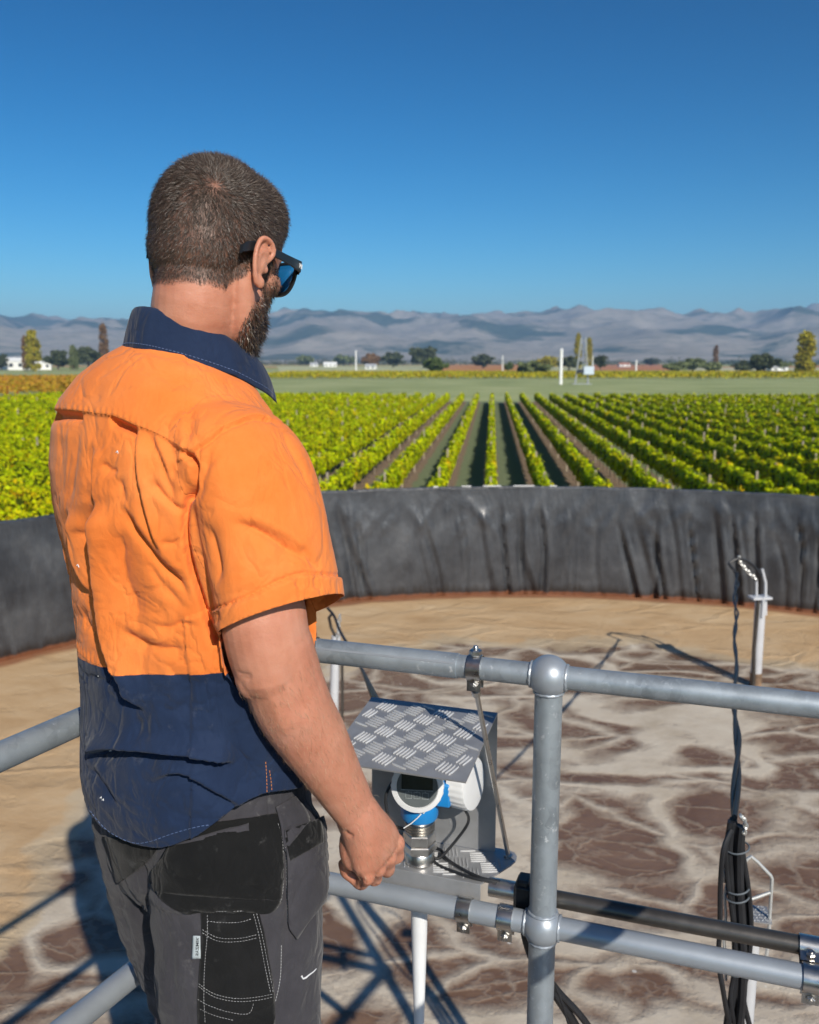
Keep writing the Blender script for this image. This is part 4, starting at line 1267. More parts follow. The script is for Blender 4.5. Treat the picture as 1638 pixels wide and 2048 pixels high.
def limb(mb, pts, rad, n=24, side=None):
    """tapered limb through points; rad: list of (ra, rb) along side / across, round ends added"""
    P = [Vector(p) for p in pts]
    # resample with Catmull-Rom
    out = []; ro = []
    for i in range(len(P) - 1):
        p0 = P[max(i - 1, 0)]; p1 = P[i]; p2 = P[i + 1]; p3 = P[min(i + 2, len(P) - 1)]
        r1 = rad[i]; r2 = rad[i + 1]
        for k in range(6):
            t = k / 6
            out.append(0.5 * ((2 * p1) + (p2 - p0) * t + (2 * p0 - 5 * p1 + 4 * p2 - p3) * t * t + (3 * p1 - p0 - 3 * p2 + p3) * t ** 3))
            ro.append((r1[0] + (r2[0] - r1[0]) * t, r1[1] + (r2[1] - r1[1]) * t))
    out.append(P[-1]); ro.append(rad[-1])
    m = len(out)
    rings = []
    sd = Vector(side) if side is not None else Vector((1, 0.2, 0))
    tg = [(out[min(i + 1, m - 1)] - out[max(i - 1, 0)]).normalized() for i in range(m)]
    def ring(c, t, ra, rb):
        u = (sd - t * sd.dot(t)).normalized(); w = t.cross(u)
        return [c + u * (math.cos(2 * math.pi * k / n) * ra) + w * (math.sin(2 * math.pi * k / n) * rb) for k in range(n)]
    for q in (0.15, 0.5, 0.8):          # rounded start
        s = math.sqrt(1 - (1 - q) ** 2); rm = min(ro[0])
        rings.append(ring(out[0] - tg[0] * rm * (1 - q), tg[0], ro[0][0] * s, ro[0][1] * s))
    for i in range(m): rings.append(ring(out[i], tg[i], *ro[i]))
    for q in (0.8, 0.5, 0.15):
        s = math.sqrt(1 - (1 - q) ** 2); rm = min(ro[-1])
        rings.append(ring(out[-1] + tg[-1] * rm * (1 - q), tg[-1], ro[-1][0] * s, ro[-1][1] * s))
    rings_loft(mb, rings)

def fused(mb, voxel, it=4, fac=0.5):
    """all pieces of mb grown together into one continuous surface -> bmesh-ready arrays"""
    me = bpy.data.meshes.new('tmp'); me.from_pydata(mb.v, [], mb.f); me.update()
    bm_ = bmesh.new(); bm_.from_mesh(me)
    bmesh.ops.recalc_face_normals(bm_, faces=bm_.faces[:]); bm_.to_mesh(me); bm_.free()
    o = bpy.data.objects.new('tmp', me); COL.objects.link(o)
    r = o.modifiers.new('r', 'REMESH'); r.mode = 'VOXEL'; r.voxel_size = voxel; r.adaptivity = 0
    if it:
        s = o.modifiers.new('s', 'SMOOTH'); s.factor = fac; s.iterations = it
    dg = bpy.context.evaluated_depsgraph_get()
    ev = o.evaluated_get(dg)
    m2 = bpy.data.meshes.new_from_object(ev)
    bpy.data.objects.remove(o); bpy.data.meshes.remove(me)
    return m2

def get_v(me):
    V = np.empty(len(me.vertices) * 3, dtype=np.float64); me.vertices.foreach_get('co', V); return V.reshape(-1, 3)
def get_n(me):
    N = np.empty(len(me.vertices) * 3, dtype=np.float64); me.vertex_normals.foreach_get('vector', N); return N.reshape(-1, 3)
def set_v(me, V):
    me.vertices.foreach_set('co', np.ascontiguousarray(V, dtype=np.float32).ravel()); me.update()

def poly_dist(X, Y, pl):
    """signed distance (+ right of travel on screen), along-parameter 0..1 to a polyline given in photo pixels"""
    pl = np.asarray(pl, float)
    seg = pl[1:] - pl[:-1]; L = np.hypot(seg[:, 0], seg[:, 1]); cum = np.concatenate([[0], np.cumsum(L)])
    best = np.full(X.shape, 1e9); sg = np.zeros_like(best); tt = np.zeros_like(best)
    for i in range(len(seg)):
        dx, dy = seg[i] / L[i]
        rx = X - pl[i, 0]; ry = Y - pl[i, 1]
        a = np.clip(rx * dx + ry * dy, 0, L[i])
        ex = rx - a * dx; ey = ry - a * dy
        d = np.hypot(ex, ey)
        cr = dx * ry - dy * rx
        m = d < best
        best = np.where(m, d, best); sg = np.where(m, np.sign(cr), sg); tt = np.where(m, (cum[i] + a) / cum[-1], tt)
    return best * np.where(sg == 0, 1, sg), tt

def sstep(x): x = np.clip(x, 0, 1); return x * x * (3 - 2 * x)

def noise3(V, scale, seed=0.0, octv=3):
    out = np.empty(len(V))
    for i, p in enumerate(V):
        out[i] = mnoise.fractal(Vector((p[0] * scale[0] + seed, p[1] * scale[1], p[2] * scale[2] - seed)), 0.8, 2.0, octv)
    return out

def smooth_pl(pl, k=6):
    P = [np.array(p, float) for p in pl]; out = []
    for i in range(len(P) - 1):
        p0 = P[max(i - 1, 0)]; p1 = P[i]; p2 = P[i + 1]; p3 = P[min(i + 2, len(P) - 1)]
        for j in range(k):
            t = j / k
            out.append(0.5 * ((2 * p1) + (p2 - p0) * t + (2 * p0 - 5 * p1 + 4 * p2 - p3) * t * t + (3 * p1 - p0 - 3 * p2 + p3) * t ** 3))
    out.append(P[-1]); return np.array(out)

def c2(pts): return [(60 + x / 2.482, 580 + y / 2.482) for x, y in pts]      # read off an enlarged part of the photo
def c3(pts): return [(120 + x / 2.34, 1250 + y / 2.34) for x, y in pts]

def fold_field(X, Y, face, folds):
    D = np.zeros_like(X)
    for f in folds:
        kind, pl, amp, wd = f[:4]
        pl = smooth_pl(pl)
        x0, y0 = pl.min(0) - 5 * wd - 60; x1, y1 = pl.max(0) + 5 * wd + 60
        m = (X > x0) & (X < x1) & (Y > y0) & (Y < y1) & face
        if not m.any(): continue
        d, t = poly_dist(X[m], Y[m], pl)
        d = -d
        tp = f[4] if len(f) > 4 else 0.25
        env = sstep(t / tp) * sstep((1 - t) / tp) if tp > 0 else 1.0
        if kind == 'valley': h = -1.15 * np.exp(-(np.sqrt(d * d + 2.6) - 1.6) / (wd * 0.8))
        elif kind == 'ridge': h = np.exp(-(d / wd) ** 2)
        elif kind == 'lap':   # right side of travel stands proud with a sharp edge, left side falls away
            s_ = sstep((d + 5.0) / 10.0); h = s_ * np.exp(-(np.maximum(d, 0) / (wd * 3.2)) ** 2) - (1 - s_) * np.exp(-(np.minimum(d, 0) / (wd * 2.0)) ** 2) * 0.8
        elif kind == 'step':  # right side of travel raised
            h = sstep((d / wd + 1) / 2); env = env * np.exp(-(np.abs(d) / 60.0) ** 2)
        D[m] += amp * h * env
    return D

# ------------------------------------------------------------------ body
def build_body():
    mb = MB()
    I4 = Matrix.Identity(4)
    # head
    for c, r in (((0, -0.001, 0.004), (0.0760, 0.104, 0.098)), ((0, -0.040, -0.028), (0.066, 0.058, 0.060)),
                 ((0, 0.034, -0.052), (0.060, 0.058, 0.075)), ((0, 0.046, -0.100), (0.050, 0.048, 0.042)),
                 ((0, 0.082, -0.128), (0.022, 0.018, 0.018)), ((0.046, 0.014, -0.090), (0.021, 0.036, 0.040)), ((-0.046, 0.014, -0.090), (0.021, 0.036, 0.040)),
                 ((0.043, 0.056, -0.044), (0.020, 0.024, 0.020)), ((-0.043, 0.056, -0.044), (0.020, 0.024, 0.020)), ((0.038, 0.022, -0.110), (0.020, 0.040, 0.030)), ((-0.038, 0.022, -0.110), (0.020, 0.040, 0.030)),
                 ((0, 0.036, 0.038), (0.068, 0.066, 0.062)), ((0, 0.088, 0.000), (0.044, 0.014, 0.013)), ((0, 0.103, -0.030), (0.009, 0.014, 0.026)), ((0, 0.110, -0.048), (0.015, 0.014, 0.011)),
                 ((0, 0.094, -0.078), (0.021, 0.008, 0.006)), ((0, 0.093, -0.088), (0.019, 0.008, 0.006)),
                 ((0.031, 0.080, -0.016), (0.012, 0.012, 0.012)), ((-0.031, 0.080, -0.016), (0.012, 0.012, 0.012))):
        ellipsoid(mb, HF, c, r)
    # neck
    limb(mb, [Hd(0, -0.022, -0.030), Hd(-0.002, -0.028, -0.095), B(0.008, 0.026, 1.585), B(0.0, 0.02, 1.52)],
         [(0.059, 0.060), (0.0545, 0.056), (0.0575, 0.0575), (0.072, 0.068)], 28, side=BF.to_3x3() @ Vector((1, 0, 0)))
    for s in (-1, 1):                    # cords of the neck behind the ear
        limb(mb, [Hd(s * 0.058, -0.018, -0.060), Hd(s * 0.050, 0.006, -0.115), B(s * 0.03, 0.085, 1.545)], [(0.016, 0.016), (0.017, 0.017), (0.015, 0.015)], 14)
        limb(mb, [B(s * 0.02, -0.01, 1.570), B(s * 0.07, -0.01, 1.510), B(s * 0.13, 0.0, 1.44)], [(0.032, 0.032), (0.030, 0.030), (0.034, 0.034)], 18)
    # ears
    for s in (-1, 1):
        EF = HF @ Matrix.Translation((s * 0.0755, -0.011, -0.042)) @ Matrix.Rotation(s * R(-17), 4, 'Z') @ Matrix.Rotation(R(-4), 4, 'X') @ Matrix.Diagonal((0.95, 0.88, 0.92, 1))
        e = lambda x, f, u: EF @ Vector((s * x, f, u))
        hel = [e(0.006, 0.010, 0.004), e(0.009, 0.017, 0.018), e(0.011, 0.012, 0.029), e(0.013, 0.000, 0.0335), e(0.0145, -0.012, 0.029), e(0.015, -0.0175, 0.015), e(0.0135, -0.0165, -0.002), e(0.011, -0.011, -0.018), e(0.008, -0.003, -0.029)]
        limb(mb, hel, [(0.003, 0.003)] + [(0.0037, 0.0037)] * 7 + [(0.0045, 0.0045)], 10)
        ellipsoid(mb, EF, (s * 0.009, -0.004, 0.010), (0.0032, 0.013, 0.022), 14, 10)          # back of the bowl
        ellipsoid(mb, EF, (s * 0.003, 0.000, -0.002), (0.010, 0.010, 0.018), 14, 10)
        ellipsoid(mb, EF, (s * 0.0085, 0.003, -0.0275), (0.0042, 0.0085, 0.009), 14, 10)        # lobe
        limb(mb, [e(0.010, 0.006, 0.016), e(0.012, -0.007, 0.012), e(0.011, -0.008, -0.006), e(0.008, 0.0, -0.016)], [(0.0028, 0.0028)] * 4, 8)
        ellipsoid(mb, EF, (s * 0.006, 0.011, -0.006), (0.004, 0.004, 0.006), 10, 8)             # tragus
    # trunk and legs under the clothes, slimmer than the clothes
    def tor(z, a, yb, yf): return [B(a * math.cos(q), (yb + yf) / 2 + (yf - yb) / 2 * math.sin(q), z) for q in np.linspace(0, 2 * math.pi, 28, endpoint=False)]
    rings_loft(mb, [tor(*q) for q in ((0.84, 0.12, -0.08, 0.10), (0.95, 0.13, -0.07, 0.11), (1.1, 0.125, -0.06, 0.12), (1.3, 0.14, -0.08, 0.11), (1.44, 0.13, -0.08, 0.08), (1.52, 0.08, -0.04, 0.07))])
    for s, hx, kn, an in ((1, (0.095, 0.0, 0.90), (0.11, 0.03, 0.48), (0.12, -0.01, 0.09)), (-1, (-0.095, 0.02, 0.90), (-0.115, 0.13, 0.49), (-0.10, 0.09, 0.09))):
        limb(mb, [B(*hx), B(*[(a + b) / 2 for a, b in zip(hx, kn)]), B(*kn), B(*[(a + b) / 2 for a, b in zip(kn, an)]), B(*an)], [(0.075, 0.075), (0.070, 0.07), (0.052, 0.052), (0.05, 0.05), (0.036, 0.036)], 18)
    # right arm
    SR = B(0.145, -0.014, 1.435)
    EL = at_y(548, 1345, 1.062); WR = at_y(722, 1640, 1.150)
    fa = (WR - EL)
    Rv = BF.to_3x3() @ Vector((1, 0, 0)); Fv = BF.to_3x3() @ Vector((0, 1, 0))
    up1 = at_y(528, 1235, 1.060)
    limb(mb, [SR, B(0.182, -0.022, 1.37), up1, EL + Vector((0, 0, 0.012))], [(0.036, 0.040), (0.040, 0.046), (0.0485, 0.055), (0.0475, 0.052)], 26, side=Rv)
    limb(mb, [EL + Vector((0, 0, 0.03)), EL + fa * 0.18, EL + fa * 0.42, EL + fa * 0.72, EL + fa * 0.92, WR + fa * 0.02, WR + fa * 0.10],
         [(0.047, 0.051), (0.0475, 0.050), (0.0425, 0.046), (0.032, 0.0365), (0.0255, 0.031), (0.0235, 0.029), (0.014, 0.018)], 26, side=Rv)
    ellipsoid(mb, Matrix.Translation(EL + Vector((-0.024, -0.018, 0.006))), (0, 0, 0), (0.022, 0.022, 0.034), 14, 10)     # point of the elbow
    # right hand, loosely closed: t towards the knuckles, n out of the back of the hand, u towards the little finger
    t = (at_y(782, 1757, 1.190) - WR).normalized()
    view = (WR - Vector((0, 0, CAMZ))).normalized()
    nn = (Vector((0.66, -0.64, 0.12)) - t * Vector((0.66, -0.64, 0.12)).dot(t)).normalized()
    u = nn.cross(t)
    if u.dot(view) > 0: u = -u
    hp_ = lambda a, b_, c_: WR + t * a * 0.98 + nn * b_ * 1.1 + u * c_ * 1.06
    # palm: a rounded slab widening to the knuckles
    def pal(a, hw, th_, off=0.0):
        return [hp_(a, off + th_ * math.sin(q) * (1.0 if math.sin(q) > 0 else 1.15), hw * np.sign(math.cos(q)) * abs(math.cos(q)) ** 0.75) for q in np.linspace(0, 2 * math.pi, 26, endpoint=False)]
    rings_loft(mb, [pal(-0.07, 0.016, 0.014), pal(-0.04, 0.025, 0.0225), pal(-0.015, 0.0285, 0.0245), pal(0.005, 0.031, 0.0245), pal(0.03, 0.0365, 0.0225), pal(0.055, 0.041, 0.0195), pal(0.072, 0.0415, 0.0165), pal(0.080, 0.039, 0.013), pal(0.084, 0.034, 0.008)])
    ellipsoid(mb, Matrix(((u.x, t.x, nn.x, 0), (u.y, t.y, nn.y, 0), (u.z, t.z, nn.z, 0), (0, 0, 0, 1))).to_4x4() if False else Matrix.Translation(hp_(0.040, -0.016, 0.020)), (0, 0, 0), (0.019, 0.020, 0.036), 14, 10)
    ellipsoid(mb, Matrix.Translation(hp_(0.058, -0.022, 0.012)), (0, 0, 0), (0.017, 0.018, 0.028), 14, 10)
    fingers = [(-0.031, 0.086, (0.043, 0.027, 0.020), 0.0102, (24, 82, 50)), (-0.010, 0.090, (0.047, 0.030, 0.021), 0.0106, (28, 86, 50)),
               (0.012, 0.087, (0.044, 0.028, 0.020), 0.0102, (34, 88, 50)), (0.032, 0.080, (0.038, 0.025, 0.020), 0.0096, (44, 78, 64))]
    for (uo, a0, ln, r, fl) in fingers:
        p = hp_(a0 - 0.012, 0.002, uo * 0.92); pts = [p]; ang = 12
        p = hp_(a0, 0.0035, uo); pts.append(p)
        ang = 0
        for L_, f_ in zip(ln, fl):
            ang += f_
            d = t * math.cos(R(ang)) - nn * math.sin(R(ang))
            pts.append(pts[-1] + d * L_ * 0.5); pts.append(pts[-2] + d * L_)
        rr = [r * 1.0, r * 1.14, r * 0.98, r * 1.06, r * 0.94, r * 0.98, r * 0.9, r * 0.74]
        limb(mb, pts, [(q, q) for q in rr], 14, side=u)
    # thumb along the far side of the fist
    limb(mb, [hp_(0.016, -0.014, -0.014), hp_(0.042, -0.022, -0.030), hp_(0.066, -0.030, -0.036), hp_(0.088, -0.042, -0.030), hp_(0.100, -0.054, -0.022)], [(0.012, 0.012), (0.0135, 0.0135), (0.0115, 0.0115), (0.0108, 0.0108), (0.0075, 0.0075)], 14, side=u)
    # left arm: upper arm down, forearm forward to the rail, hand resting on it
    SL = B(-0.140, 0.004, 1.435); ELl = B(-0.225, 0.06, 1.20); WL = B(-0.245, 0.26, 1.045)
    limb(mb, [SL, B(-0.186, 0.022, 1.36), ELl], [(0.036, 0.040), (0.042, 0.046), (0.045, 0.047)], 22, side=Rv)
    limb(mb, [ELl, ELl.lerp(WL, 0.3), ELl.lerp(WL, 0.7), WL], [(0.047, 0.047), (0.046, 0.046), (0.034, 0.034), (0.027, 0.024)], 22, side=Rv)
    fl_ = BF.to_3x3()
    q = lambda x, y, z: WL + fl_ @ Vector((x, y, z))
    limb(mb, [q(0, 0, 0), q(0.005, 0.045, -0.006), q(0.008, 0.085, -0.02)], [(0.027, 0.018), (0.040, 0.016), (0.038, 0.013)], 20, side=Rv)
    for i, xo in enumerate((-0.028, -0.009, 0.010, 0.028)):
        ln = (0.062, 0.075, 0.08, 0.072)[i]
        limb(mb, [q(0.008 + xo, 0.08, -0.018), q(0.008 + xo * 1.1, 0.08 + ln * 0.5, -0.030), q(0.008 + xo * 1.1, 0.08 + ln * 0.8, -0.052), q(0.008 + xo, 0.08 + ln * 0.8, -0.075)], [(0.0098, 0.0098), (0.0095, 0.0095), (0.009, 0.009), (0.0075, 0.0075)], 12)
    limb(mb, [q(0.022, 0.02, -0.006), q(0.045, 0.055, -0.02), q(0.050, 0.085, -0.04)], [(0.014, 0.014), (0.012, 0.012), (0.009, 0.009)], 12)
    me = fused(mb, 0.0021, 4, 0.5)
    V = get_v(me); N = get_n(me); X, Y, Dp = proj_np(V)
    vd = V - np.array([0, 0, CAMZ]); vd /= np.linalg.norm(vd, axis=1)[:, None]
    face = ((N * vd).sum(1) < 0.1) & (Dp < 1.45)
    c8 = lambda pts: [(640 + x / 6.825, 1560 + y / 6.825) for x, y in pts]
    LINES = [('valley', c8([(870, 1375), (905, 1470), (870, 1570), (810, 1600)]), 0.0024, 3.6, 0.2), ('valley', c8([(690, 1640), (715, 1560), (760, 1440), (860, 1375), (960, 1320)]), 0.0022, 3.6, 0.2),
             ('valley', c8([(985, 1270), (1000, 1380), (960, 1470), (890, 1560)]), 0.0022, 3.6, 0.2), ('valley', c8([(1045, 1240), (1040, 1330), (1000, 1420)]), 0.0018, 3.4, 0.2),
             ('valley', c8([(330, 680), (380, 750), (470, 780)]), 0.0026, 4, 0.25), ('valley', c8([(540, 1350), (600, 1380), (640, 1390)]), 0.0016, 3.4, 0.3),
             ('valley', c8([(520, 1250), (545, 1400), (525, 1560)]), 0.002, 3.6, 0.3), ('valley', c8([(415, 1590), (440, 1520), (500, 1500)]), 0.0022, 3.6, 0.3), ('valley', c8([(265, 1505), (330, 1490), (420, 1515)]), 0.0026, 3.6, 0.25),
             ('ridge', c8([(760, 900), (850, 1100), (900, 1260)]), 0.0013, 7, 0.3), ('ridge', c8([(900, 850), (980, 1050), (1000, 1200)]), 0.0014, 7, 0.3), ('ridge', c8([(640, 900), (700, 1120), (740, 1330)]), 0.0012, 7, 0.3),
             ('valley', c3([(826, 212), (855, 232), (905, 236)]), 0.0015, 4, 0.3), ('valley', c3([(842, 240), (870, 252), (905, 250)]), 0.0013, 4, 0.3),
             ('valley', c3([(1060, 160), (1090, 260), (1130, 360), (1180, 470)]), 0.003, 16, 0.3), ('ridge', c3([(960, 260), (1010, 400), (1080, 540)]), 0.0025, 16, 0.3)]
    D = fold_field(X, Y, face, LINES)
    set_v(me, V + N * D[:, None])
    return me, dict(WR=WR, EL=EL, t=t, nn=nn, u=u, up1=up1, fa=fa)
body_me, ARM = build_body()

# skin
m_skin, nt, b = new_mat('skin')
co = coords(nt)
n1 = noise_n(nt, co, 22, 5, 0.6); n2 = noise_n(nt, co, 130, 4, 0.65); n3 = noise_n(nt, co, 7, 3, 0.5)
base = ramp(nt, n1, [(0.3, (0.46, 0.19, 0.115)), (0.5, (0.53, 0.24, 0.155)), (0.72, (0.58, 0.29, 0.20))])
base = mixc(nt, math_n(nt, 'MULTIPLY_ADD', n3, 1.6, -0.65, clamp=True), base, (0.47, 0.165, 0.105))
base = mixc(nt, math_n(nt, 'MULTIPLY', ramp(nt, n2, [(0.60, (0, 0, 0)), (0.72, (1, 1, 1))]), 0.22), base, (0.33, 0.13, 0.08))
hm = nd(nt, 'ShaderNodeAttribute', attribute_name='hairmask')
base = mixc(nt, hm.outputs['Fac'], base, (0.055, 0.035, 0.026))
lk(nt, base, b.inputs['Base Color'])
b.inputs['Roughness'].default_value = 0.48
b.inputs['Specular IOR Level'].default_value = 0.4
b.inputs['Subsurface Weight'].default_value = 0.12
b.inputs['Subsurface Radius'].default_value = (0.012, 0.004, 0.002)
b.inputs['Subsurface Scale'].default_value = 0.6
w = nd(nt, 'ShaderNodeTexVoronoi', i_Scale=420.0); lk(nt, co, w.inputs['Vector'])
crease = noise_n(nt, coords(nt, scale=(1, 1, 2.2)), 60, 4, 0.6)
lk(nt, bump_n(nt, w.outputs['Distance'], 0.12, 0.0012, bump_n(nt, crease, 0.25, 0.0022)), b.inputs['Normal'])

def head_local(V):
    Mi = np.array(HF.inverted()); return V @ Mi[:3, :3].T + Mi[:3, 3]
V = get_v(body_me); N = get_n(body_me)
HL = head_local(V)
def hair_field(h):
    """signed amount of head hair at head-local points (positive inside the hairline)"""
    x, y, z = h[:, 0], h[:, 1], h[:, 2]
    front = 0.086 + 0.1 * np.clip(z - 0.03, -0.1, 0.1)          # forehead line
    low = np.where(y < -0.045, -0.090 + 0.10 * np.abs(x), -0.090 + (y + 0.045) * 1.5)      # nape, rising to the ear
    low = np.where(y > -0.012, np.maximum(low, -0.036 + 0.0 * y), low)
    side = np.where((y > -0.002) & (y < 0.032), -0.050, low)    # sideburn
    low = np.minimum(low, side)
    low = np.where(y > 0.032, -0.018 + (y - 0.032) * 0.9, low)   # temple
    return np.minimum(z - low, (front - y))
def beard_field(h):
    x, y, z = h[:, 0], h[:, 1], h[:, 2]
    back = 0.016 - (z + 0.03) * 0.10                           # rear edge: down from the sideburn along the jaw
    back = np.where(z < -0.085, 0.020 + (-0.085 - z) * 0.30, back)
    top = np.where(y < 0.034, -0.020, -0.058 - 0.3 * np.maximum(0, y - 0.085))
    top = np.where(y < 0.034, -0.020 , np.minimum(-0.034 - (y - 0.034) * 0.9, -0.050 + 0 * y))
    bot = z + 0.165
    loc = np.minimum(np.minimum((y - back) * 1.0, (top - z)), bot)
    # outline of the beard as seen on the right cheek, mirrored for the left
    hm_ = h.copy(); hm_[:, 0] = np.abs(hm_[:, 0])
    wm = hm_ @ np.array(HF.to_3x3()).T + np.array(HF.translation)
    bx, by, _ = proj_np(wm)
    poly = np.array([(549, 520), (562, 545), (572, 600), (566, 650), (550, 690), (520, 722), (486, 716), (468, 698), (474, 672), (488, 642), (502, 614), (518, 594), (532, 577), (541, 552), (549, 520)], float)
    ins = np.zeros(len(h), bool); dmin = np.full(len(h), 1e9)
    for i in range(len(poly) - 1):
        (x0_, y0_), (x1_, y1_) = poly[i], poly[i + 1]
        c_ = ((y0_ > by) != (y1_ > by)) & (bx < (x1_ - x0_) * (by - y0_) / (y1_ - y0_ + 1e-9) + x0_)
        ins ^= c_
    dd, _t = poly_dist(bx, by, poly); dmin = np.abs(dd) * 0.00067
    side_ = np.where(ins, dmin, -dmin)
    side_ = np.where((h[:, 0] > -0.2) & (h[:, 1] > -0.045), side_, -1)
    return np.maximum(loc, side_)
on_head = (np.abs(HL[:, 0]) < 0.085) & (HL[:, 1] > -0.12) & (HL[:, 1] < 0.13) & (HL[:, 2] > -0.165) & (HL[:, 2] < 0.12)
ear_zone = (np.abs(HL[:, 0]) > 0.0765) & (HL[:, 2] < 0.018) & (HL[:, 2] > -0.07) & (HL[:, 1] > -0.045) & (HL[:, 1] < 0.02)
hf = np.where(on_head & ~ear_zone, hair_field(HL), -1.0)
bf_ = np.where(on_head & ~ear_zone, beard_field(HL), -1.0)
mask = np.maximum(np.clip(hf / 0.010 + 0.2, 0, 1) * 0.80, np.clip(bf_ / 0.014 + 0.1, 0, 1) * 0.78)
# thin spot at the whorl
wv_ = V[on_head]; wx, wy, wd_ = proj_np(wv_)
k_ = np.argmin((wx - 462) ** 2 + (wy - 356) ** 2 + (wd_ * 260) ** 2)
WH = HL[on_head][k_].copy()
mask *= 1 - 0.22 * np.exp(-((HL - WH) ** 2).sum(1) / (2 * 0.009 ** 2))
at = body_me.attributes.new('hairmask', 'FLOAT', 'POINT'); at.data.foreach_set('value', mask.astype(np.float32))
body_me.materials.append(m_skin)
body_me.polygons.foreach_set('use_smooth', [True] * len(body_me.polygons))
body = bpy.data.objects.new('body', body_me); COL.objects.link(body)
body_me.name = 'body'
body_me.transform(Matrix.Translation(-MP)); body.parent = person

# ------------------------------------------------------------------ hair strands
def strands(P, Nn, D, L, wid, bend, name, mat, parent, rg):
    """one thin tapering blade per root: P roots, Nn normals, D lie direction, L lengths"""
    n = len(P)
    side = np.cross(D, Nn); side += rg.normal(0, 0.35, (n, 3)); side /= np.linalg.norm(side, axis=1)[:, None] + 1e-9
    d0 = Nn * (1 - bend)[:, None] + D * bend[:, None]; d0 /= np.linalg.norm(d0, axis=1)[:, None]
    d1 = Nn * (1 - np.minimum(1, bend * 1.35))[:, None] * 0.8 + D * np.minimum(1, bend * 1.35)[:, None]; d1 /= np.linalg.norm(d1, axis=1)[:, None]
    A = P - Nn * 0.0006; Bm = A + d0 * (L * 0.5)[:, None]; C = Bm + d1 * (L * 0.5)[:, None]
    w0 = (side * (wid * 0.5)[:, None]); 
    Vv = np.stack([A - w0, A + w0, Bm - w0 * 0.8, Bm + w0 * 0.8, C], 1).reshape(-1, 3)
    base = np.arange(n)[:, None] * 5
    tri = np.concatenate([base + np.array([[0, 1, 3]]), base + np.array([[0, 3, 2]]), base + np.array([[2, 3, 4]])], 1).reshape(-1, 3)
    o = np_mesh(name, Vv - np.array(MP), tri, mat, parent, smooth=True)
    return o
def hair_mat(name, stops, rough=0.38, spec=0.6):
    m, nt, b = new_mat(name)
    g = nd(nt, 'ShaderNodeNewGeometry')
    lk(nt, ramp(nt, g.outputs['Random Per Island'], stops), b.inputs['Base Color'])
    b.inputs['Roughness'].default_value = rough; b.inputs['Specular IOR Level'].default_value = spec
    return m
m_hair = hair_mat('brown_hair', [(0.0, (0.024, 0.016, 0.012)), (0.45, (0.055, 0.036, 0.026)), (0.80, (0.085, 0.06, 0.045)), (0.95, (0.12, 0.095, 0.078)), (1.0, (0.2, 0.175, 0.15))], rough=0.45, spec=0.42)
m_beard = hair_mat('dark_beard', [(0.0, (0.018, 0.012, 0.009)), (0.6, (0.045, 0.028, 0.018)), (0.9, (0.13, 0.085, 0.05)), (1.0, (0.34, 0.27, 0.2))])
rg = np.random.default_rng(21)
def sample_roots(field, n, extra=None):
    idx = np.where(field > 0)[0]
    pick = rg.choice(idx, n)
    return pick, V[pick] + rg.normal(0, 0.0009, (n, 3))
pk, P = sample_roots(hf, 78000)
hl = HL[pk]; Nn = N[pk]
# lie of the hair: away from the whorl at the crown, then down
HR = np.array(HF.to_3x3())
away = hl - WH; away /= np.linalg.norm(away, axis=1)[:, None] + 1e-6
sw = np.cross(np.tile(np.array([0, -0.3, 1.0]), (len(hl), 1)), away)
dl = away + 0.35 * sw + np.array([0, 0.05, -0.15]) + rg.normal(0, 0.30, hl.shape)
clump = np.stack([noise3(hl, (55, 55, 55), 3.1, 2), noise3(hl, (55, 55, 55), 9.7, 2), noise3(hl, (55, 55, 55), 17.3, 2)], 1)
dl += clump * 0.9
Dw = dl @ HR.T; Dw -= Nn * (Dw * Nn).sum(1)[:, None]; Dw /= np.linalg.norm(Dw, axis=1)[:, None] + 1e-9
top = np.clip((hl[:, 2] + 0.05) / 0.12, 0, 1)
L = (0.0055 + 0.0075 * top) * rg.uniform(0.6, 1.25, len(P)) * np.clip(0.45 + hf[pk] / 0.02, 0.45, 1)
whd = np.exp(-((hl - WH) ** 2).sum(1) / (2 * 0.010 ** 2))
keep = rg.uniform(0, 1, len(P)) > whd * 0.3
bend = np.clip(0.66 + rg.normal(0, 0.12, len(P)), 0.25, 0.92)
strands(P[keep], Nn[keep], Dw[keep], L[keep], rg.uniform(0.0003, 0.00052, len(P))[keep], bend[keep], 'hair', m_hair, person, rg)
pk, P = sample_roots(bf_, 15000)
hl = HL[pk]; Nn = N[pk]
dl = np.array([0, 0.25, -1.0]) + rg.normal(0, 0.4, hl.shape)
Dw = dl @ HR.T; Dw -= Nn * (Dw * Nn).sum(1)[:, None]; Dw /= np.linalg.norm(Dw, axis=1)[:, None] + 1e-9
L = (0.004 + 0.0085 * np.clip((-0.04 - hl[:, 2]) / 0.09, 0, 1)) * rg.uniform(0.6, 1.3, len(P)) * np.clip(0.5 + bf_[pk] / 0.02, 0.5, 1)
strands(P, Nn, Dw, L, rg.uniform(0.0005, 0.0009, len(P)), np.clip(0.5 + rg.normal(0, 0.15, len(P)), 0.2, 0.9), 'beard', m_beard, person, rg)
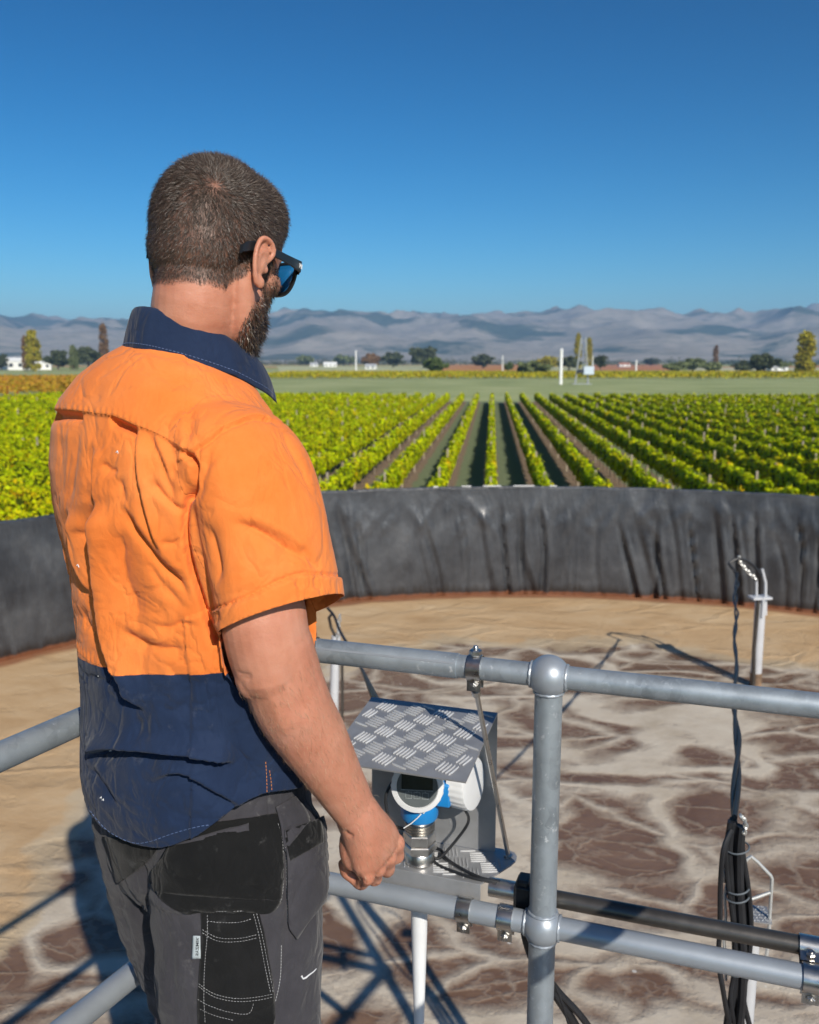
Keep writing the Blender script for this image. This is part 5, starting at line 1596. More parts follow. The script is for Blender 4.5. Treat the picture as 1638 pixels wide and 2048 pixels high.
# fine hair on the forearm and the nape
m_fine = hair_mat('fine_hair', [(0.0, (0.20, 0.11, 0.06)), (0.6, (0.38, 0.23, 0.13)), (1.0, (0.6, 0.45, 0.3))])
fa = np.array(ARM['fa']); el = np.array(ARM['EL'])
s_ = ((V - el) @ fa) / (fa @ fa)
dax = np.linalg.norm((V - el) - s_[:, None] * fa, axis=1)
field = np.where((s_ > -0.05) & (s_ < 1.28) & (dax < 0.07) & (V[:, 2] < 1.22) & (V[:, 2] > 0.85), 1.0, -1.0)
pk, P = sample_roots(field, 5200)
Nn = N[pk]
dl = fa / np.linalg.norm(fa) + np.array([0.15, -0.2, -0.3]) + rg.normal(0, 0.35, (len(P), 3))
Dw = dl - Nn * (dl * Nn).sum(1)[:, None]; Dw /= np.linalg.norm(Dw, axis=1)[:, None] + 1e-9
strands(P, Nn, Dw, rg.uniform(0.006, 0.014, len(P)), np.full(len(P), 0.00022), np.clip(0.75 + rg.normal(0, 0.1, len(P)), 0.4, 0.95), 'arm_hair', m_fine, person, rg)

# ------------------------------------------------------------------ shirt
def fabric(name, stops, dirt=(0.1, 0.06, 0.03), dirt_amt=0.5, rough=0.85, wrinkle=0.22, weave=0.2, fade=None):
    m, nt, b = new_mat(name)
    co = coords(nt)
    n = noise_n(nt, co, 9, 6, 0.62)
    c = ramp(nt, n, stops)
    d1 = noise_n(nt, co, 38, 6, 0.7); d2 = noise_n(nt, co, 6, 2, 0.5)
    dm = math_n(nt, 'MULTIPLY', ramp(nt, d1, [(0.60, (0, 0, 0)), (0.74, (1, 1, 1))]), ramp(nt, d2, [(0.45, (0, 0, 0)), (0.65, (1, 1, 1))]))
    c = mixc(nt, math_n(nt, 'MULTIPLY', dm, dirt_amt), c, dirt)
    lk(nt, c, b.inputs['Base Color'])
    b.inputs['Roughness'].default_value = rough; b.inputs['Specular IOR Level'].default_value = 0.18
    b.inputs['Sheen Weight'].default_value = 0.10; b.inputs['Sheen Roughness'].default_value = 0.5
    wv = nd(nt, 'ShaderNodeTexVoronoi', i_Scale=1500.0); lk(nt, co, wv.inputs['Vector'])
    cr = noise_n(nt, coords(nt, scale=(1.0, 1.0, 0.7), rot=(0.3, 0.2, 0.5)), 26, 5, 0.62, 0.9)
    cr2 = noise_n(nt, co, 85, 4, 0.6, 0.4)
    rdg = math_n(nt, 'ABSOLUTE', math_n(nt, 'MULTIPLY_ADD', noise_n(nt, coords(nt, scale=(1.0, 1.0, 0.55), rot=(0.2, -0.3, 0.9)), 17, 3, 0.5, 0.6), 2.0, -1.0))
    rdg = ramp(nt, rdg, [(0.0, (0, 0, 0)), (0.14, (1, 1, 1))])
    h = bump_n(nt, cr, wrinkle, 0.010)
    h = bump_n(nt, rdg, wrinkle * 1.6, 0.0040, h)
    h = bump_n(nt, cr2, wrinkle * 0.7, 0.0028, h)
    h = bump_n(nt, wv.outputs['Distance'], weave, 0.0004, h)
    lk(nt, h, b.inputs['Normal'])
    return m
m_orange = fabric('orange_cotton', [(0.3, (0.72, 0.175, 0.030)), (0.5, (0.77, 0.205, 0.042)), (0.75, (0.80, 0.24, 0.062))], (0.22, 0.07, 0.035), 0.6)
m_navy = fabric('navy_cotton', [(0.3, (0.0075, 0.0165, 0.045)), (0.5, (0.0105, 0.0225, 0.058)), (0.75, (0.018, 0.032, 0.074))], (0.22, 0.23, 0.26), 0.25)
m_thread_o = simple_mat('orange_thread', (0.72, 0.24, 0.05), 0.8)
m_thread_n = simple_mat('blue_thread', (0.12, 0.18, 0.34), 0.8)

TORSO = [  # z, half-width, back, front, tilt, roll
 (0.86, 0.184, -0.122, 0.160, 0, 0), (0.92, 0.184, -0.124, 0.164, 0, 0), (0.98, 0.184, -0.130, 0.166, 0, 0), (1.03, 0.178, -0.128, 0.164, 0, 0),
 (1.10, 0.176, -0.122, 0.156, 0, 0), (1.18, 0.176, -0.124, 0.154, 0.0, 0.01), (1.26, 0.181, -0.128, 0.150, 0.02, 0.04),
 (1.34, 0.190, -0.138, 0.140, 0.05, 0.07), (1.40, 0.190, -0.142, 0.130, 0.08, 0.09), (1.445, 0.182, -0.137, 0.120, 0.12, 0.10),
 (1.480, 0.163, -0.124, 0.112, 0.16, 0.10), (1.512, 0.138, -0.104, 0.106, 0.20, 0.08), (1.540, 0.104, -0.077, 0.100, 0.26, 0.06), (1.562, 0.072, -0.050, 0.094, 0.30, 0.05), (1.576, 0.052, -0.034, 0.084, 0.34, 0.05)]
def torso_ring(z, a, yb, yf, tilt, roll, n=72, p=2.35, grow=0.0):
    out = []
    for k in range(n):
        q = 2 * math.pi * k / n
        cx = math.copysign(abs(math.cos(q)) ** (2 / p), math.cos(q)); sy = math.copysign(abs(math.sin(q)) ** (2 / p), math.sin(q))
        x = (a + grow) * cx; y = (yb + yf) / 2 + ((yf - yb) / 2 + grow) * sy
        out.append(B(x, y, z - tilt * (y - 0.02) - roll * x))
    return out

def build_shirt():
    mb = MB()
    rings_loft(mb, [torso_ring(*r) for r in TORSO])
    Rv = BF.to_3x3() @ Vector((1, 0, 0))
    # right sleeve: wide short sleeve
    limb(mb, [B(0.10, -0.014, 1.470), B(0.146, -0.016, 1.452), B(0.178, -0.014, 1.405), B(0.195, -0.011, 1.34), B(0.205, -0.006, 1.27), B(0.208, -0.002, 1.20)],
         [(0.044, 0.078), (0.054, 0.086), (0.060, 0.086), (0.062, 0.084), (0.062, 0.087), (0.062, 0.088)], 40, side=Rv)
    limb(mb, [B(-0.10, 0.0, 1.475), B(-0.142, 0.003, 1.458), B(-0.178, 0.008, 1.41), B(-0.198, 0.018, 1.35), B(-0.208, 0.034, 1.28), B(-0.212, 0.045, 1.20)],
         [(0.046, 0.080), (0.056, 0.090), (0.060, 0.090), (0.062, 0.088), (0.062, 0.086), (0.060, 0.084)], 40, side=Rv)
    return fused(mb, 0.0026, 7, 0.5)
sh_me = build_shirt()

YOKE = c2([(60, 606), (120, 606), (180, 604), (250, 610), (330, 622), (405, 632), (470, 655), (520, 678), (580, 700), (650, 732), (715, 768), (765, 800)])
SEAM = c2([(772, 830), (830, 785), (900, 738), (960, 690), (1030, 660), (1110, 633), (1175, 640)])
ARMH = c2([(772, 812), (812, 860), (806, 930), (800, 1000), (778, 1060), (770, 1120), (770, 1200), (780, 1290), (800, 1380), (840, 1500), (880, 1620), (930, 1740)])
CUFF = c2([(905, 1592), (1000, 1562), (1100, 1520), (1200, 1470), (1330, 1420), (1430, 1418), (1535, 1425)])
off3 = lambda pl, dx, dy: [(x + dx, y + dy) for x, y in pl]
MAJOR = c2([(322, 1040), (322, 1120), (326, 1250), (338, 1380), (352, 1500), (372, 1640), (400, 1760), (440, 1870), (478, 1945)]) + c3([(330, 330), (400, 415)])
FOLDS = [
 # central lap whose left side lies in shadow, down into the navy panel
 ('lap', MAJOR, 0.015, 10, 0.12),
 ('valley', off3(MAJOR[:-2], -26, 0), 0.010, 20, 0.25),
 ('lap', c2([(186, 1080), (190, 1200), (205, 1330), (240, 1440), (285, 1550)]), 0.007, 8, 0.2),
 ('lap', c2([(525, 690), (528, 800), (535, 920), (560, 1050), (600, 1190), (655, 1320)]), 0.005, 6, 0.15),
 ('lap', c2([(318, 760), (312, 900), (312, 1000), (322, 1090)]), 0.004, 8, 0.25),
 ('lap', c2([(600, 700), (640, 800), (680, 900), (705, 1010)]), 0.004, 7, 0.2),
 ('valley', c2([(590, 930), (640, 1005), (710, 1075), (780, 1115)]), 0.009, 8, 0.25),
 ('ridge', c2([(560, 900), (600, 985), (670, 1060), (760, 1130)]), 0.006, 11, 0.25),
 ('valley', c2([(445, 1050), (490, 1165), (560, 1270), (640, 1370), (720, 1440), (800, 1540)]), 0.010, 9, 0.2),
 ('ridge', c2([(480, 1050), (530, 1150), (610, 1255), (700, 1355), (790, 1450)]), 0.006, 12, 0.25),
 ('valley', c2([(450, 1150), (445, 1300), (465, 1450), (510, 1560), (560, 1660)]), 0.010, 26, 0.3),
 ('ridge', c2([(380, 1050), (385, 1250), (400, 1450), (420, 1640), (470, 1800)]), 0.004, 18, 0.3),
 ('valley', c2([(560, 1330), (620, 1430), (700, 1520), (790, 1600)]), 0.005, 10, 0.3),
 ('valley', c2([(440, 1630), (500, 1720), (600, 1775), (720, 1785), (830, 1770)]), 0.006, 9, 0.3),
 ('ridge', c2([(450, 1590), (520, 1680), (620, 1730), (740, 1735)]), 0.005, 10, 0.3),
 ('valley', c2([(590, 1660), (680, 1680), (760, 1655), (850, 1670)]), 0.005, 7, 0.3),
 ('valley', c2([(640, 1250), (700, 1260), (765, 1235)]), 0.004, 6, 0.3),
 ('valley', c2([(355, 850), (390, 890), (440, 905)]), 0.006, 9, 0.3),
 ('valley', c2([(430, 920), (450, 1000), (460, 1080)]), 0.005, 10, 0.3),
 ('valley', c2([(240, 660), (225, 800), (205, 950), (192, 1080)]), 0.004, 11, 0.25),
 ('ridge', c2([(275, 660), (265, 820), (250, 1000), (250, 1150)]), 0.0035, 14, 0.25),
 ('valley', c2([(205, 1190), (260, 1230), (320, 1290)]), 0.005, 8, 0.3),
 ('valley', c2([(150, 700), (150, 850), (160, 960), (190, 1010)]), 0.003, 10, 0.3),
 ('valley', c2([(240, 1560), (250, 1640), (280, 1700), (340, 1760)]), 0.006, 8, 0.3),
 ('ridge', c2([(300, 1580), (320, 1680), (355, 1760)]), 0.004, 8, 0.3),
 ('valley', c2([(700, 840), (710, 920), (700, 1010), (735, 1060)]), 0.005, 7, 0.3),
 ('ridge', c2([(740, 860), (760, 940), (755, 1020)]), 0.005, 9, 0.3),
 ('valley', c2([(790, 560), (800, 640), (785, 720), (770, 770)]), 0.004, 13, 0.3),
 ('ridge', c2([(830, 600), (850, 680), (840, 760)]), 0.003, 14, 0.3),
 ('valley', c2([(380, 420), (350, 500), (345, 590)]), 0.003, 7, 0.3),
 ('valley', c2([(270, 480), (262, 590)]), 0.003, 6, 0.3),
 ('valley', c2([(1135, 500), (1160, 580), (1210, 640), (1265, 690)]), 0.0025, 7, 0.2),
 # sleeve
 ('ridge', c2([(960, 1105), (1100, 1130), (1250, 1200), (1380, 1290), (1450, 1380)]), 0.007, 14, 0.3),
 ('valley', c2([(990, 1150), (1130, 1190), (1270, 1270), (1390, 1360)]), 0.008, 13, 0.3),
 ('valley', c2([(870, 1130), (900, 1250), (930, 1380), (915, 1500)]), 0.006, 12, 0.3),
 ('ridge', c2([(830, 1120), (850, 1260), (880, 1400), (900, 1530)]), 0.006, 12, 0.3),
 ('valley', c2([(1340, 1260), (1400, 1340), (1440, 1400)]), 0.004, 9, 0.3),
 ('valley', c2([(900, 760), (880, 860), (850, 960), (830, 1080)]), 0.004, 10, 0.3),
 ('ridge', c2([(940, 740), (925, 860), (890, 980)]), 0.003, 16, 0.3),
 ('valley', c2([(1330, 1415), (1325, 1480)]), 0.004, 6, 0.2), ('valley', c2([(1410, 1420), (1415, 1490)]), 0.003, 6, 0.2), ('valley', c2([(935, 1590), (935, 1660)]), 0.003, 5, 0.2),
 ('valley', c2([(1250, 690), (1300, 790), (1360, 900), (1390, 1000)]), 0.004, 6, 0.2),
 # navy panel
 ('lap', c3([(110, 610), (250, 578), (420, 588), (600, 604), (700, 618), (820, 645)]), 0.015, 9, 0.12),
 ('lap', c3([(410, 745), (520, 698), (620, 712), (720, 770), (800, 820), (870, 870)]), 0.007, 8, 0.25),
 ('valley', c3([(372, 420), (372, 500), (380, 575)]), 0.004, 7, 0.3),
 ('valley', c3([(90, 650), (160, 700), (220, 800), (290, 880)]), 0.006, 9, 0.3),
 ('ridge', c3([(150, 640), (240, 760), (330, 860)]), 0.005, 12, 0.3),
 ('valley', c3([(100, 230), (190, 260), (300, 250)]), 0.004, 9, 0.3),
 ('valley', c3([(540, 290), (480, 380), (540, 400), (620, 330)]), 0.003, 8, 0.3),
 ('valley', c3([(640, 200), (600, 330), (590, 480)]), 0.004, 12, 0.3),
 ('ridge', c3([(420, 300), (440, 420), (430, 540)]), 0.005, 16, 0.3),
 ('valley', c3([(800, 420), (830, 560), (900, 680), (960, 760)]), 0.004, 12, 0.3),
 ('valley', c3([(500, 860), (600, 900), (740, 900)]), 0.003, 10, 0.3),
]
FOLDS = [(f[0], f[1], (0.5 if f[0] == 'ridge' else 1.0) * f[2] * (0.95 if (f[0] != 'lap' and np.mean([p[0] for p in f[1]]) < 390) else (1.25 if f[0] == 'lap' else 1.1)), *f[3:]) for f in FOLDS]
V = get_v(sh_me); N = get_n(sh_me)
X, Y, Dp = proj_np(V)
vd = V - np.array([0, 0, CAMZ]); vd /= np.linalg.norm(vd, axis=1)[:, None]
face = (N * vd).sum(1) < 0.12
D = fold_field(X, Y, face, FOLDS)
# broad drape and small crumples, everywhere on the cloth
BL = (V - np.array(MP)) @ np.array(BF.to_3x3())      # body-local coordinates
low = np.clip((1.42 - BL[:, 2]) / 0.25, 0, 1)
upf = np.clip((1.545 - BL[:, 2]) / 0.07, 0, 1)
D *= upf
D += np.where(face & (X < 380), 0.0008 * np.sin(X * 0.55) * np.exp(-((poly_dist(X, Y, smooth_pl(YOKE))[0] + 8) / 6.0) ** 2), 0)
D += 0.0010 * np.sin((BL[:, 0] - BL[:, 1]) * 420) * np.exp(-((BL[:, 2] - 1.172) / 0.006) ** 2)
D += 0.0024 * low * noise3(BL, (15, 15, 3.0), 2.0, 2)
D += 0.0010 * upf * noise3(BL, (30, 30, 12), 5.0, 3)
cr = noise3(BL, (22, 22, 30), 8.0, 2); D += -0.0012 * np.exp(-(cr / 0.12) ** 2) * low
# yoke stands a little proud of the back; the vents open under it
dy, ty = poly_dist(X, Y, smooth_pl(YOKE))
upz = (X < 372) & (Y < 925) & face
D += np.where(upz, 0.0038 * sstep((-dy + 1.5) / 5.0) * np.exp(-np.clip(-dy, 0, 999) / 200.0), 0)
for (vx0, vx1, amt) in ((104, 163, 0.010), (222, 272, 0.016)):
    inside = upz & (X > vx0 - 4) & (X < vx1 + 4)
    D += np.where(inside, -amt * np.exp(-((dy - 7) / 9.0) ** 2) * sstep((X - vx0) / 10.0 + 0.4) * sstep((vx1 - X) / 10.0 + 0.4) * (dy > -2), 0)
# seam where the sleeve is set in, hem band of the sleeve
ds, ts = poly_dist(X, Y, smooth_pl(SEAM)); on = face & (X > 360)
D += np.where(on, 0.0042 * (sstep((-ds + 1.0) / 4.0)) * np.exp(-np.abs(ds) / 28.0) - 0.0034 * np.exp(-((ds - 3.0) / 3.2) ** 2) + 0.0008 * np.sin((X + Y) * 0.5) * np.exp(-((ds - 6.0) / 6.0) ** 2), 0)
da, ta = poly_dist(X, Y, smooth_pl(ARMH))
D += np.where(face & (Dp < 1.25), -0.016 * np.exp(-(da / 6.0) ** 2), 0)
dc, tc_ = poly_dist(X, Y, smooth_pl(CUFF))
slv = face & (BL[:, 0] > 0.13) & (BL[:, 2] < 1.36)
D += np.where(slv, 0.0040 * sstep((dc + 1.5) / 4.0) - 0.0036 * np.exp(-((dc + 3.0) / 3.2) ** 2) + 0.0005 * np.sin(X * 0.42 + Y * 0.15) * np.exp(-(dc / 9.0) ** 2), 0)
V = V + N * D[:, None]
set_v(sh_me, V)

def split_mesh(me, sel_fn, name):
    """faces for which sel_fn is true go to a new mesh; returns (rest, picked)"""
    bm_ = bmesh.new(); bm_.from_mesh(me); bm_.faces.ensure_lookup_table()
    C = np.array([f.calc_center_median() for f in bm_.faces])
    s = sel_fn(C)
    b2 = bm_.copy(); b2.faces.ensure_lookup_table()
    bmesh.ops.delete(b2, geom=[f for f, q in zip(b2.faces, s) if not q], context='FACES')
    bmesh.ops.delete(bm_, geom=[f for f, q in zip(bm_.faces, s) if q], context='FACES')
    m2 = bpy.data.meshes.new(name); b2.to_mesh(m2); b2.free()
    m1 = bpy.data.meshes.new(name + '_rest'); bm_.to_mesh(m1); bm_.free()
    return m1, m2

def warp_cut(me, zfun, keep_above):
    """cut along the surface z = zfun(x, y) (world), keeping one side (or split line only when None)"""
    bm_ = bmesh.new(); bm_.from_mesh(me)
    for v in bm_.verts: v.co.z -= zfun(v.co.x, v.co.y)
    bmesh.ops.bisect_plane(bm_, geom=bm_.verts[:] + bm_.edges[:] + bm_.faces[:], plane_co=(0, 0, 0), plane_no=(0, 0, 1), dist=1e-6,
                           clear_inner=(keep_above is True), clear_outer=(keep_above is False))
    for v in bm_.verts: v.co.z += zfun(v.co.x, v.co.y)
    bm_.to_mesh(me); bm_.free(); me.update()

BFi = BF.inverted()
def hemz(x, y):
    p = BFi @ Vector((x, y, 0))
    a = math.atan2(p.x, -p.y)              # 0 at the back, + to the right side
    z = 0.935 + 0.045 * (1 - math.cos(min(abs(a), math.pi) * 1.0)) * 0.9
    if abs(a) < 1.2: z -= 0.0
    z += 0.045 * math.exp(-((a - 1.35) / 0.42) ** 2) + 0.04 * math.exp(-((a + 1.5) / 0.45) ** 2)
    return z
def waistz(x, y):
    p = BFi @ Vector((x, y, 0)); a = math.atan2(p.x, -p.y)
    return 1.168 + 0.016 * math.sin(a * 0.9)
def cuffz(x, y):
    p = BFi @ Vector((x, y, 0))
    if p.x > 0.0: return 1.250 + 0.55 * (p.x - 0.205) - 0.05 * (p.y - 0.0)
    return 1.255
# cuffs: faces of the sleeves below the cuff surface go
def sleeve_zone(C):
    L = (C - np.array(MP)) @ np.array(BF.to_3x3())
    return L
bm_ = bmesh.new(); bm_.from_mesh(sh_me)
def in_sleeve(co_):
    p = BFi @ co_
    return abs(p.x) > 0.150 + 0.02 * (p.y > 0)
# hem first
bm_.free()
warp_cut(sh_me, hemz, True)
# mark torso vs sleeves below the arm: distance to the torso ring tells them apart
def torso_extent(L):
    zz = np.array([r[0] for r in TORSO]); a = np.array([r[1] for r in TORSO]); yb = np.array([r[2] for r in TORSO]); yf = np.array([r[3] for r in TORSO])
    za = L[:, 2] + 0.1 * L[:, 0] * np.clip((L[:, 2] - 1.2) / 0.2, 0, 1)
    A = np.interp(za, zz, a); Bk = np.interp(za, zz, yb); Fr = np.interp(za, zz, yf)
    x = np.abs(L[:, 0]) / A; y = (L[:, 1] - (Bk + Fr) / 2) / ((Fr - Bk) / 2)
    return (x ** 2.35 + np.abs(y) ** 2.35) ** (1 / 2.35)
warp_cut(sh_me, cuffz, None)
def below_cuff(C):
    L = sleeve_zone(C)
    cz = np.where(L[:, 0] > 0, 1.250 + 0.55 * (L[:, 0] - 0.205) - 0.05 * L[:, 1], 1.255)
    return (torso_extent(L) > 1.085) & (np.abs(L[:, 0]) > 0.11) & (L[:, 2] < cz) & (L[:, 2] > 1.10)
rest, _cut = split_mesh(sh_me, below_cuff, 'x'); sh_me = rest
# drop the crescents of the cap that remain level with the cut under the arm
warp_cut(sh_me, waistz, None)
def is_navy(C):
    L = sleeve_zone(C); a = np.arctan2(L[:, 0], -L[:, 1]); return C[:, 2] < 1.168 + 0.016 * np.sin(a * 0.9)
sh_me, navy_me = split_mesh(sh_me, is_navy, 'lower_panel')
def is_sleeve(sgn):
    def fn(C):
        L = sleeve_zone(C)
        x_, y_, _ = proj_np(C)
        if sgn > 0:
            # armhole: plane leaning in towards the shoulder top
            return L[:, 0] > 0.150 - 0.20 * np.clip(L[:, 2] - 1.40, 0, 0.2) + 0.25 * np.clip(1.36 - L[:, 2], 0, 0.2)
        return L[:, 0] < -0.152 + 0.20 * np.clip(L[:, 2] - 1.42, 0, 0.2) - 0.25 * np.clip(1.36 - L[:, 2], 0, 0.2)
    return fn
def armhole_x(z, s):
    return s * (0.150 - 0.20 * min(max(z - 1.40, 0), 0.2) + 0.25 * min(max(1.36 - z, 0), 0.2)) if s > 0 else -0.152 + 0.20 * min(max(z - 1.42, 0), 0.2) - 0.25 * min(max(1.36 - z, 0), 0.2)
def side_cut(me, s):
    bm_ = bmesh.new(); bm_.from_mesh(me)
    for v in bm_.verts:
        p = BFi @ v.co; p.x -= armhole_x(p.z, s); v.co = p
    bmesh.ops.bisect_plane(bm_, geom=bm_.verts[:] + bm_.edges[:] + bm_.faces[:], plane_co=(0, 0, 0), plane_no=(1, 0, 0), dist=1e-6)
    for v in bm_.verts:
        p = v.co.copy(); p.x += armhole_x(p.z, s); v.co = BF @ p
    bm_.to_mesh(me); bm_.free(); me.update()
side_cut(sh_me, 1); side_cut(sh_me, -1)
sh_me, slR = split_mesh(sh_me, is_sleeve(1), 'sleeve')
sh_me, slL = split_mesh(sh_me, is_sleeve(-1), 'sleeve')

def cloth_obj(me, name, mat, parent, thick=0.0012):
    me.materials.clear(); me.materials.append(mat)
    me.transform(Matrix.Translation(-MP))
    me.polygons.foreach_set('use_smooth', [True] * len(me.polygons))
    o = bpy.data.objects.new(name, me); COL.objects.link(o); o.parent = parent
    if thick:
        s = o.modifiers.new('thickness', 'SOLIDIFY'); s.thickness = thick; s.offset = -1
    return o
shirt = cloth_obj(sh_me, 'shirt', m_orange, person)
o_slR = cloth_obj(slR, 'sleeve', m_orange, shirt)
o_slL = cloth_obj(slL, 'sleeve', m_orange, shirt)
o_navy = cloth_obj(navy_me, 'lower_panel', m_navy, shirt)
o_navy['label'] = 'navy lower panel of the shirt'

# surface probe for sewn-on details: rays from the camera side onto a built garment
from mathutils.bvhtree import BVHTree
def bvh_of(*objs):
    vs = []; fs = []
    for o in objs:
        k = len(vs)
        vs += [Vector(v.co) + MP for v in o.data.vertices]
        fs += [tuple(i + k for i in p.vertices) for p in o.data.polygons]
    return BVHTree.FromPolygons(vs, fs)
CAMV = Vector((0, 0, CAMZ))
def hit(bv, x, y):
    loc, nrm, idx, d = bv.ray_cast(CAMV, px_ray(x, y).normalized())
    if loc is None: return None
    if nrm.dot(px_ray(x, y)) > 0: nrm = -nrm
    return loc, nrm

def stitches(bv, pl, mat, name, parent, gap=7.0, ln=0.62, r=0.00035, off=0.0004):
    pl = smooth_pl(pl)
    seg = np.hypot(*(pl[1:] - pl[:-1]).T); cum = np.concatenate([[0], np.cumsum(seg)])
    mb = MB(); s = 0.0
    while s + gap * ln < cum[-1]:
        pts = []
        for q in (s, s + gap * ln * 0.5, s + gap * ln):
            x = np.interp(q, cum, pl[:, 0]); y = np.interp(q, cum, pl[:, 1])
            h = hit(bv, x, y)
            if h: pts.append(h[0] + h[1] * off)
        if len(pts) == 3 and (pts[0] - pts[2]).length < 0.02: mb.tube(pts, r, 5)
        s += gap
    if mb.v:
        o = mb.build(name, mat, parent, smooth=60); o['kind'] = 'stuff'
        return o

def patch(bv, left, right, nu, nv, off, thick, name, mat, parent, bulge=0.0, puff=0.0):
    """cloth patch laid on a garment: left and right edges as pixel polylines from top to bottom"""
    A = smooth_pl(left) if len(left) > 2 else np.array(left, float); Cc = smooth_pl(right) if len(right) > 2 else np.array(right, float)
    def samp(pl, t):
        seg = np.hypot(*(pl[1:] - pl[:-1]).T); cum = np.concatenate([[0], np.cumsum(seg)]); q = t * cum[-1]
        return np.array([np.interp(q, cum, pl[:, 0]), np.interp(q, cum, pl[:, 1])])
    grid = []; last = None
    for j in range(nv + 1):
        a = samp(A, j / nv); c = samp(Cc, j / nv); row = []
        for i in range(nu + 1):
            p = a + (c - a) * (i / nu)
            h = hit(bv, *p)
            if h is None: h = last
            if h is None: row.append(None); continue
            last = h
            e = math.sin(math.pi * i / nu) * math.sin(math.pi * j / nv)
            row.append(h[0] + h[1] * (off + puff * e))
        grid.append(row)
    vs = []; ok = {}
    for j in range(nv + 1):
        for i in range(nu + 1):
            if grid[j][i] is not None: ok[(j, i)] = len(vs); vs.append(grid[j][i])
    fs = [(ok[(j, i)], ok[(j, i + 1)], ok[(j + 1, i + 1)], ok[(j + 1, i)]) for j in range(nv) for i in range(nu) if all(k in ok for k in ((j, i), (j, i + 1), (j + 1, i + 1), (j + 1, i)))]
    o = MB().add(vs, fs).build(name, mat, parent, smooth=60)
    s = o.modifiers.new('thickness', 'SOLIDIFY'); s.thickness = thick; s.offset = 0
    return o
bv_sh = bvh_of(shirt, o_slR, o_navy)
off2 = lambda pl, dx, dy: [(x + dx, y + dy) for x, y in pl]
stitches(bv_sh, off2(YOKE[2:], 0, -5), m_thread_o, 'stitching', shirt)
stitches(bv_sh, off2(CUFF, 0, -3), m_thread_o, 'stitching', o_slR)
stitches(bv_sh, off2(SEAM, -2, -6), m_thread_o, 'stitching', shirt)
stitches(bv_sh, c3([(60, 95), (130, 160), (200, 190)]), m_thread_o, 'stitching', shirt)
stitches(bv_sh, c3([(962, 640), (966, 700), (968, 780), (966, 860)]), m_thread_o, 'stitching', o_navy)
stitches(bv_sh, c3([(980, 680), (988, 740), (992, 800)]), m_thread_o, 'stitching', o_navy)
stitches(bv_sh, c3([(140, 868), (200, 940), (260, 985), (350, 1020), (430, 1010), (520, 978), (640, 945), (760, 925), (880, 895)]), m_thread_n, 'stitching', o_navy, gap=9)
# small lint and paint flecks on the navy panel
m_fleck = simple_mat('white_fleck', (0.75, 0.76, 0.78), 0.9)
for (x, y) in [(197, 1352), (219, 1501), (201, 1596), (205, 1600), (154, 1131), (233, 905)]:
    h = hit(bv_sh, x, y)
    if h: MB().tube([h[0] + h[1] * 0.0006, h[0] + h[1] * 0.0012 + Vector((0.002, 0, 0.002)), h[0] + h[1] * 0.0008 + Vector((0.003, 0, -0.002))], 0.0008, 5).build('fleck', m_fleck, o_navy)

# ---- collar: a stand and a folded fall round the neck
def build_collar():
    n = 96; rows = []
    # angle: 0 at the back, running round to both front tips
    a_lim = 2.55
    prof = [(0.000, 0.004), (0.002, 0.022), (0.004, 0.036), (0.007, 0.0405), (0.0105, 0.038), (0.0145, 0.026), (0.0195, 0.010), (0.0255, -0.015)]
    vs = []; fs = []
    for k in range(n + 1):
        a = -a_lim + 2 * a_lim * k / n
        f = abs(a) / a_lim
        x = 0.004 + 0.060 * math.sin(a); y = 0.030 - (0.067 if math.cos(a) > 0 else 0.090) * math.cos(a)
        if y > 0.022: y = 0.022 + (y - 0.022) * 1.0
        z0 = 1.590 - 0.46 * (y + 0.038) - 0.08 * x
        o_dir = Vector((math.sin(a), -math.cos(a), 0)).normalized()
        wv = 0.0005 * math.sin(a * 13) + 0.0003 * math.sin(a * 29 + 1)
        hgt = 1.0 - 0.30 * max(0, f - 0.55)
        drop = 1.0 + 0.9 * max(0, f - 0.6)
        for i, (ro, rz) in enumerate(prof):
            zz = rz * hgt if rz > 0.012 else rz * drop - 0.006 * max(0, f - 0.6)
            rr = ro * (1 + 0.25 * f) + (wv if i > 3 else 0)
            vs.append(B(x + o_dir.x * rr, y + o_dir.y * rr, z0 + zz))
    m = len(prof)
    for k in range(n):
        for i in range(m - 1):
            fs.append((k * m + i, (k + 1) * m + i, (k + 1) * m + i + 1, k * m + i + 1))
    o = MB().add(vs, fs).build('collar', m_navy, shirt, smooth=80)
    s = o.modifiers.new('thickness', 'SOLIDIFY'); s.thickness = 0.0022; s.offset = 0
    ss = o.modifiers.new('sub', 'SUBSURF'); ss.levels = 1; ss.render_levels = 1
    o['label'] = 'navy folded collar of the shirt'
    st = MB()
    vv = [Vector(p) for p in vs]
    for k in range(0, n - 1):
        p0 = vv[k * m + 7].lerp(vv[k * m + 6], 0.35); p1 = vv[(k + 1) * m + 7].lerp(vv[(k + 1) * m + 6], 0.35)
        c0_ = B(0.004, 0.03, 1.58)
        ou = Vector((p0.x - c0_.x, p0.y - c0_.y, 0)).normalized() * 0.0014
        st.tube([p0 + ou, p0.lerp(p1, 0.6) + ou], 0.0004, 5)
    so_ = st.build('stitching', m_thread_n, o); so_['kind'] = 'stuff'
    return o
collar = build_collar()
bv_co = bvh_of(collar)
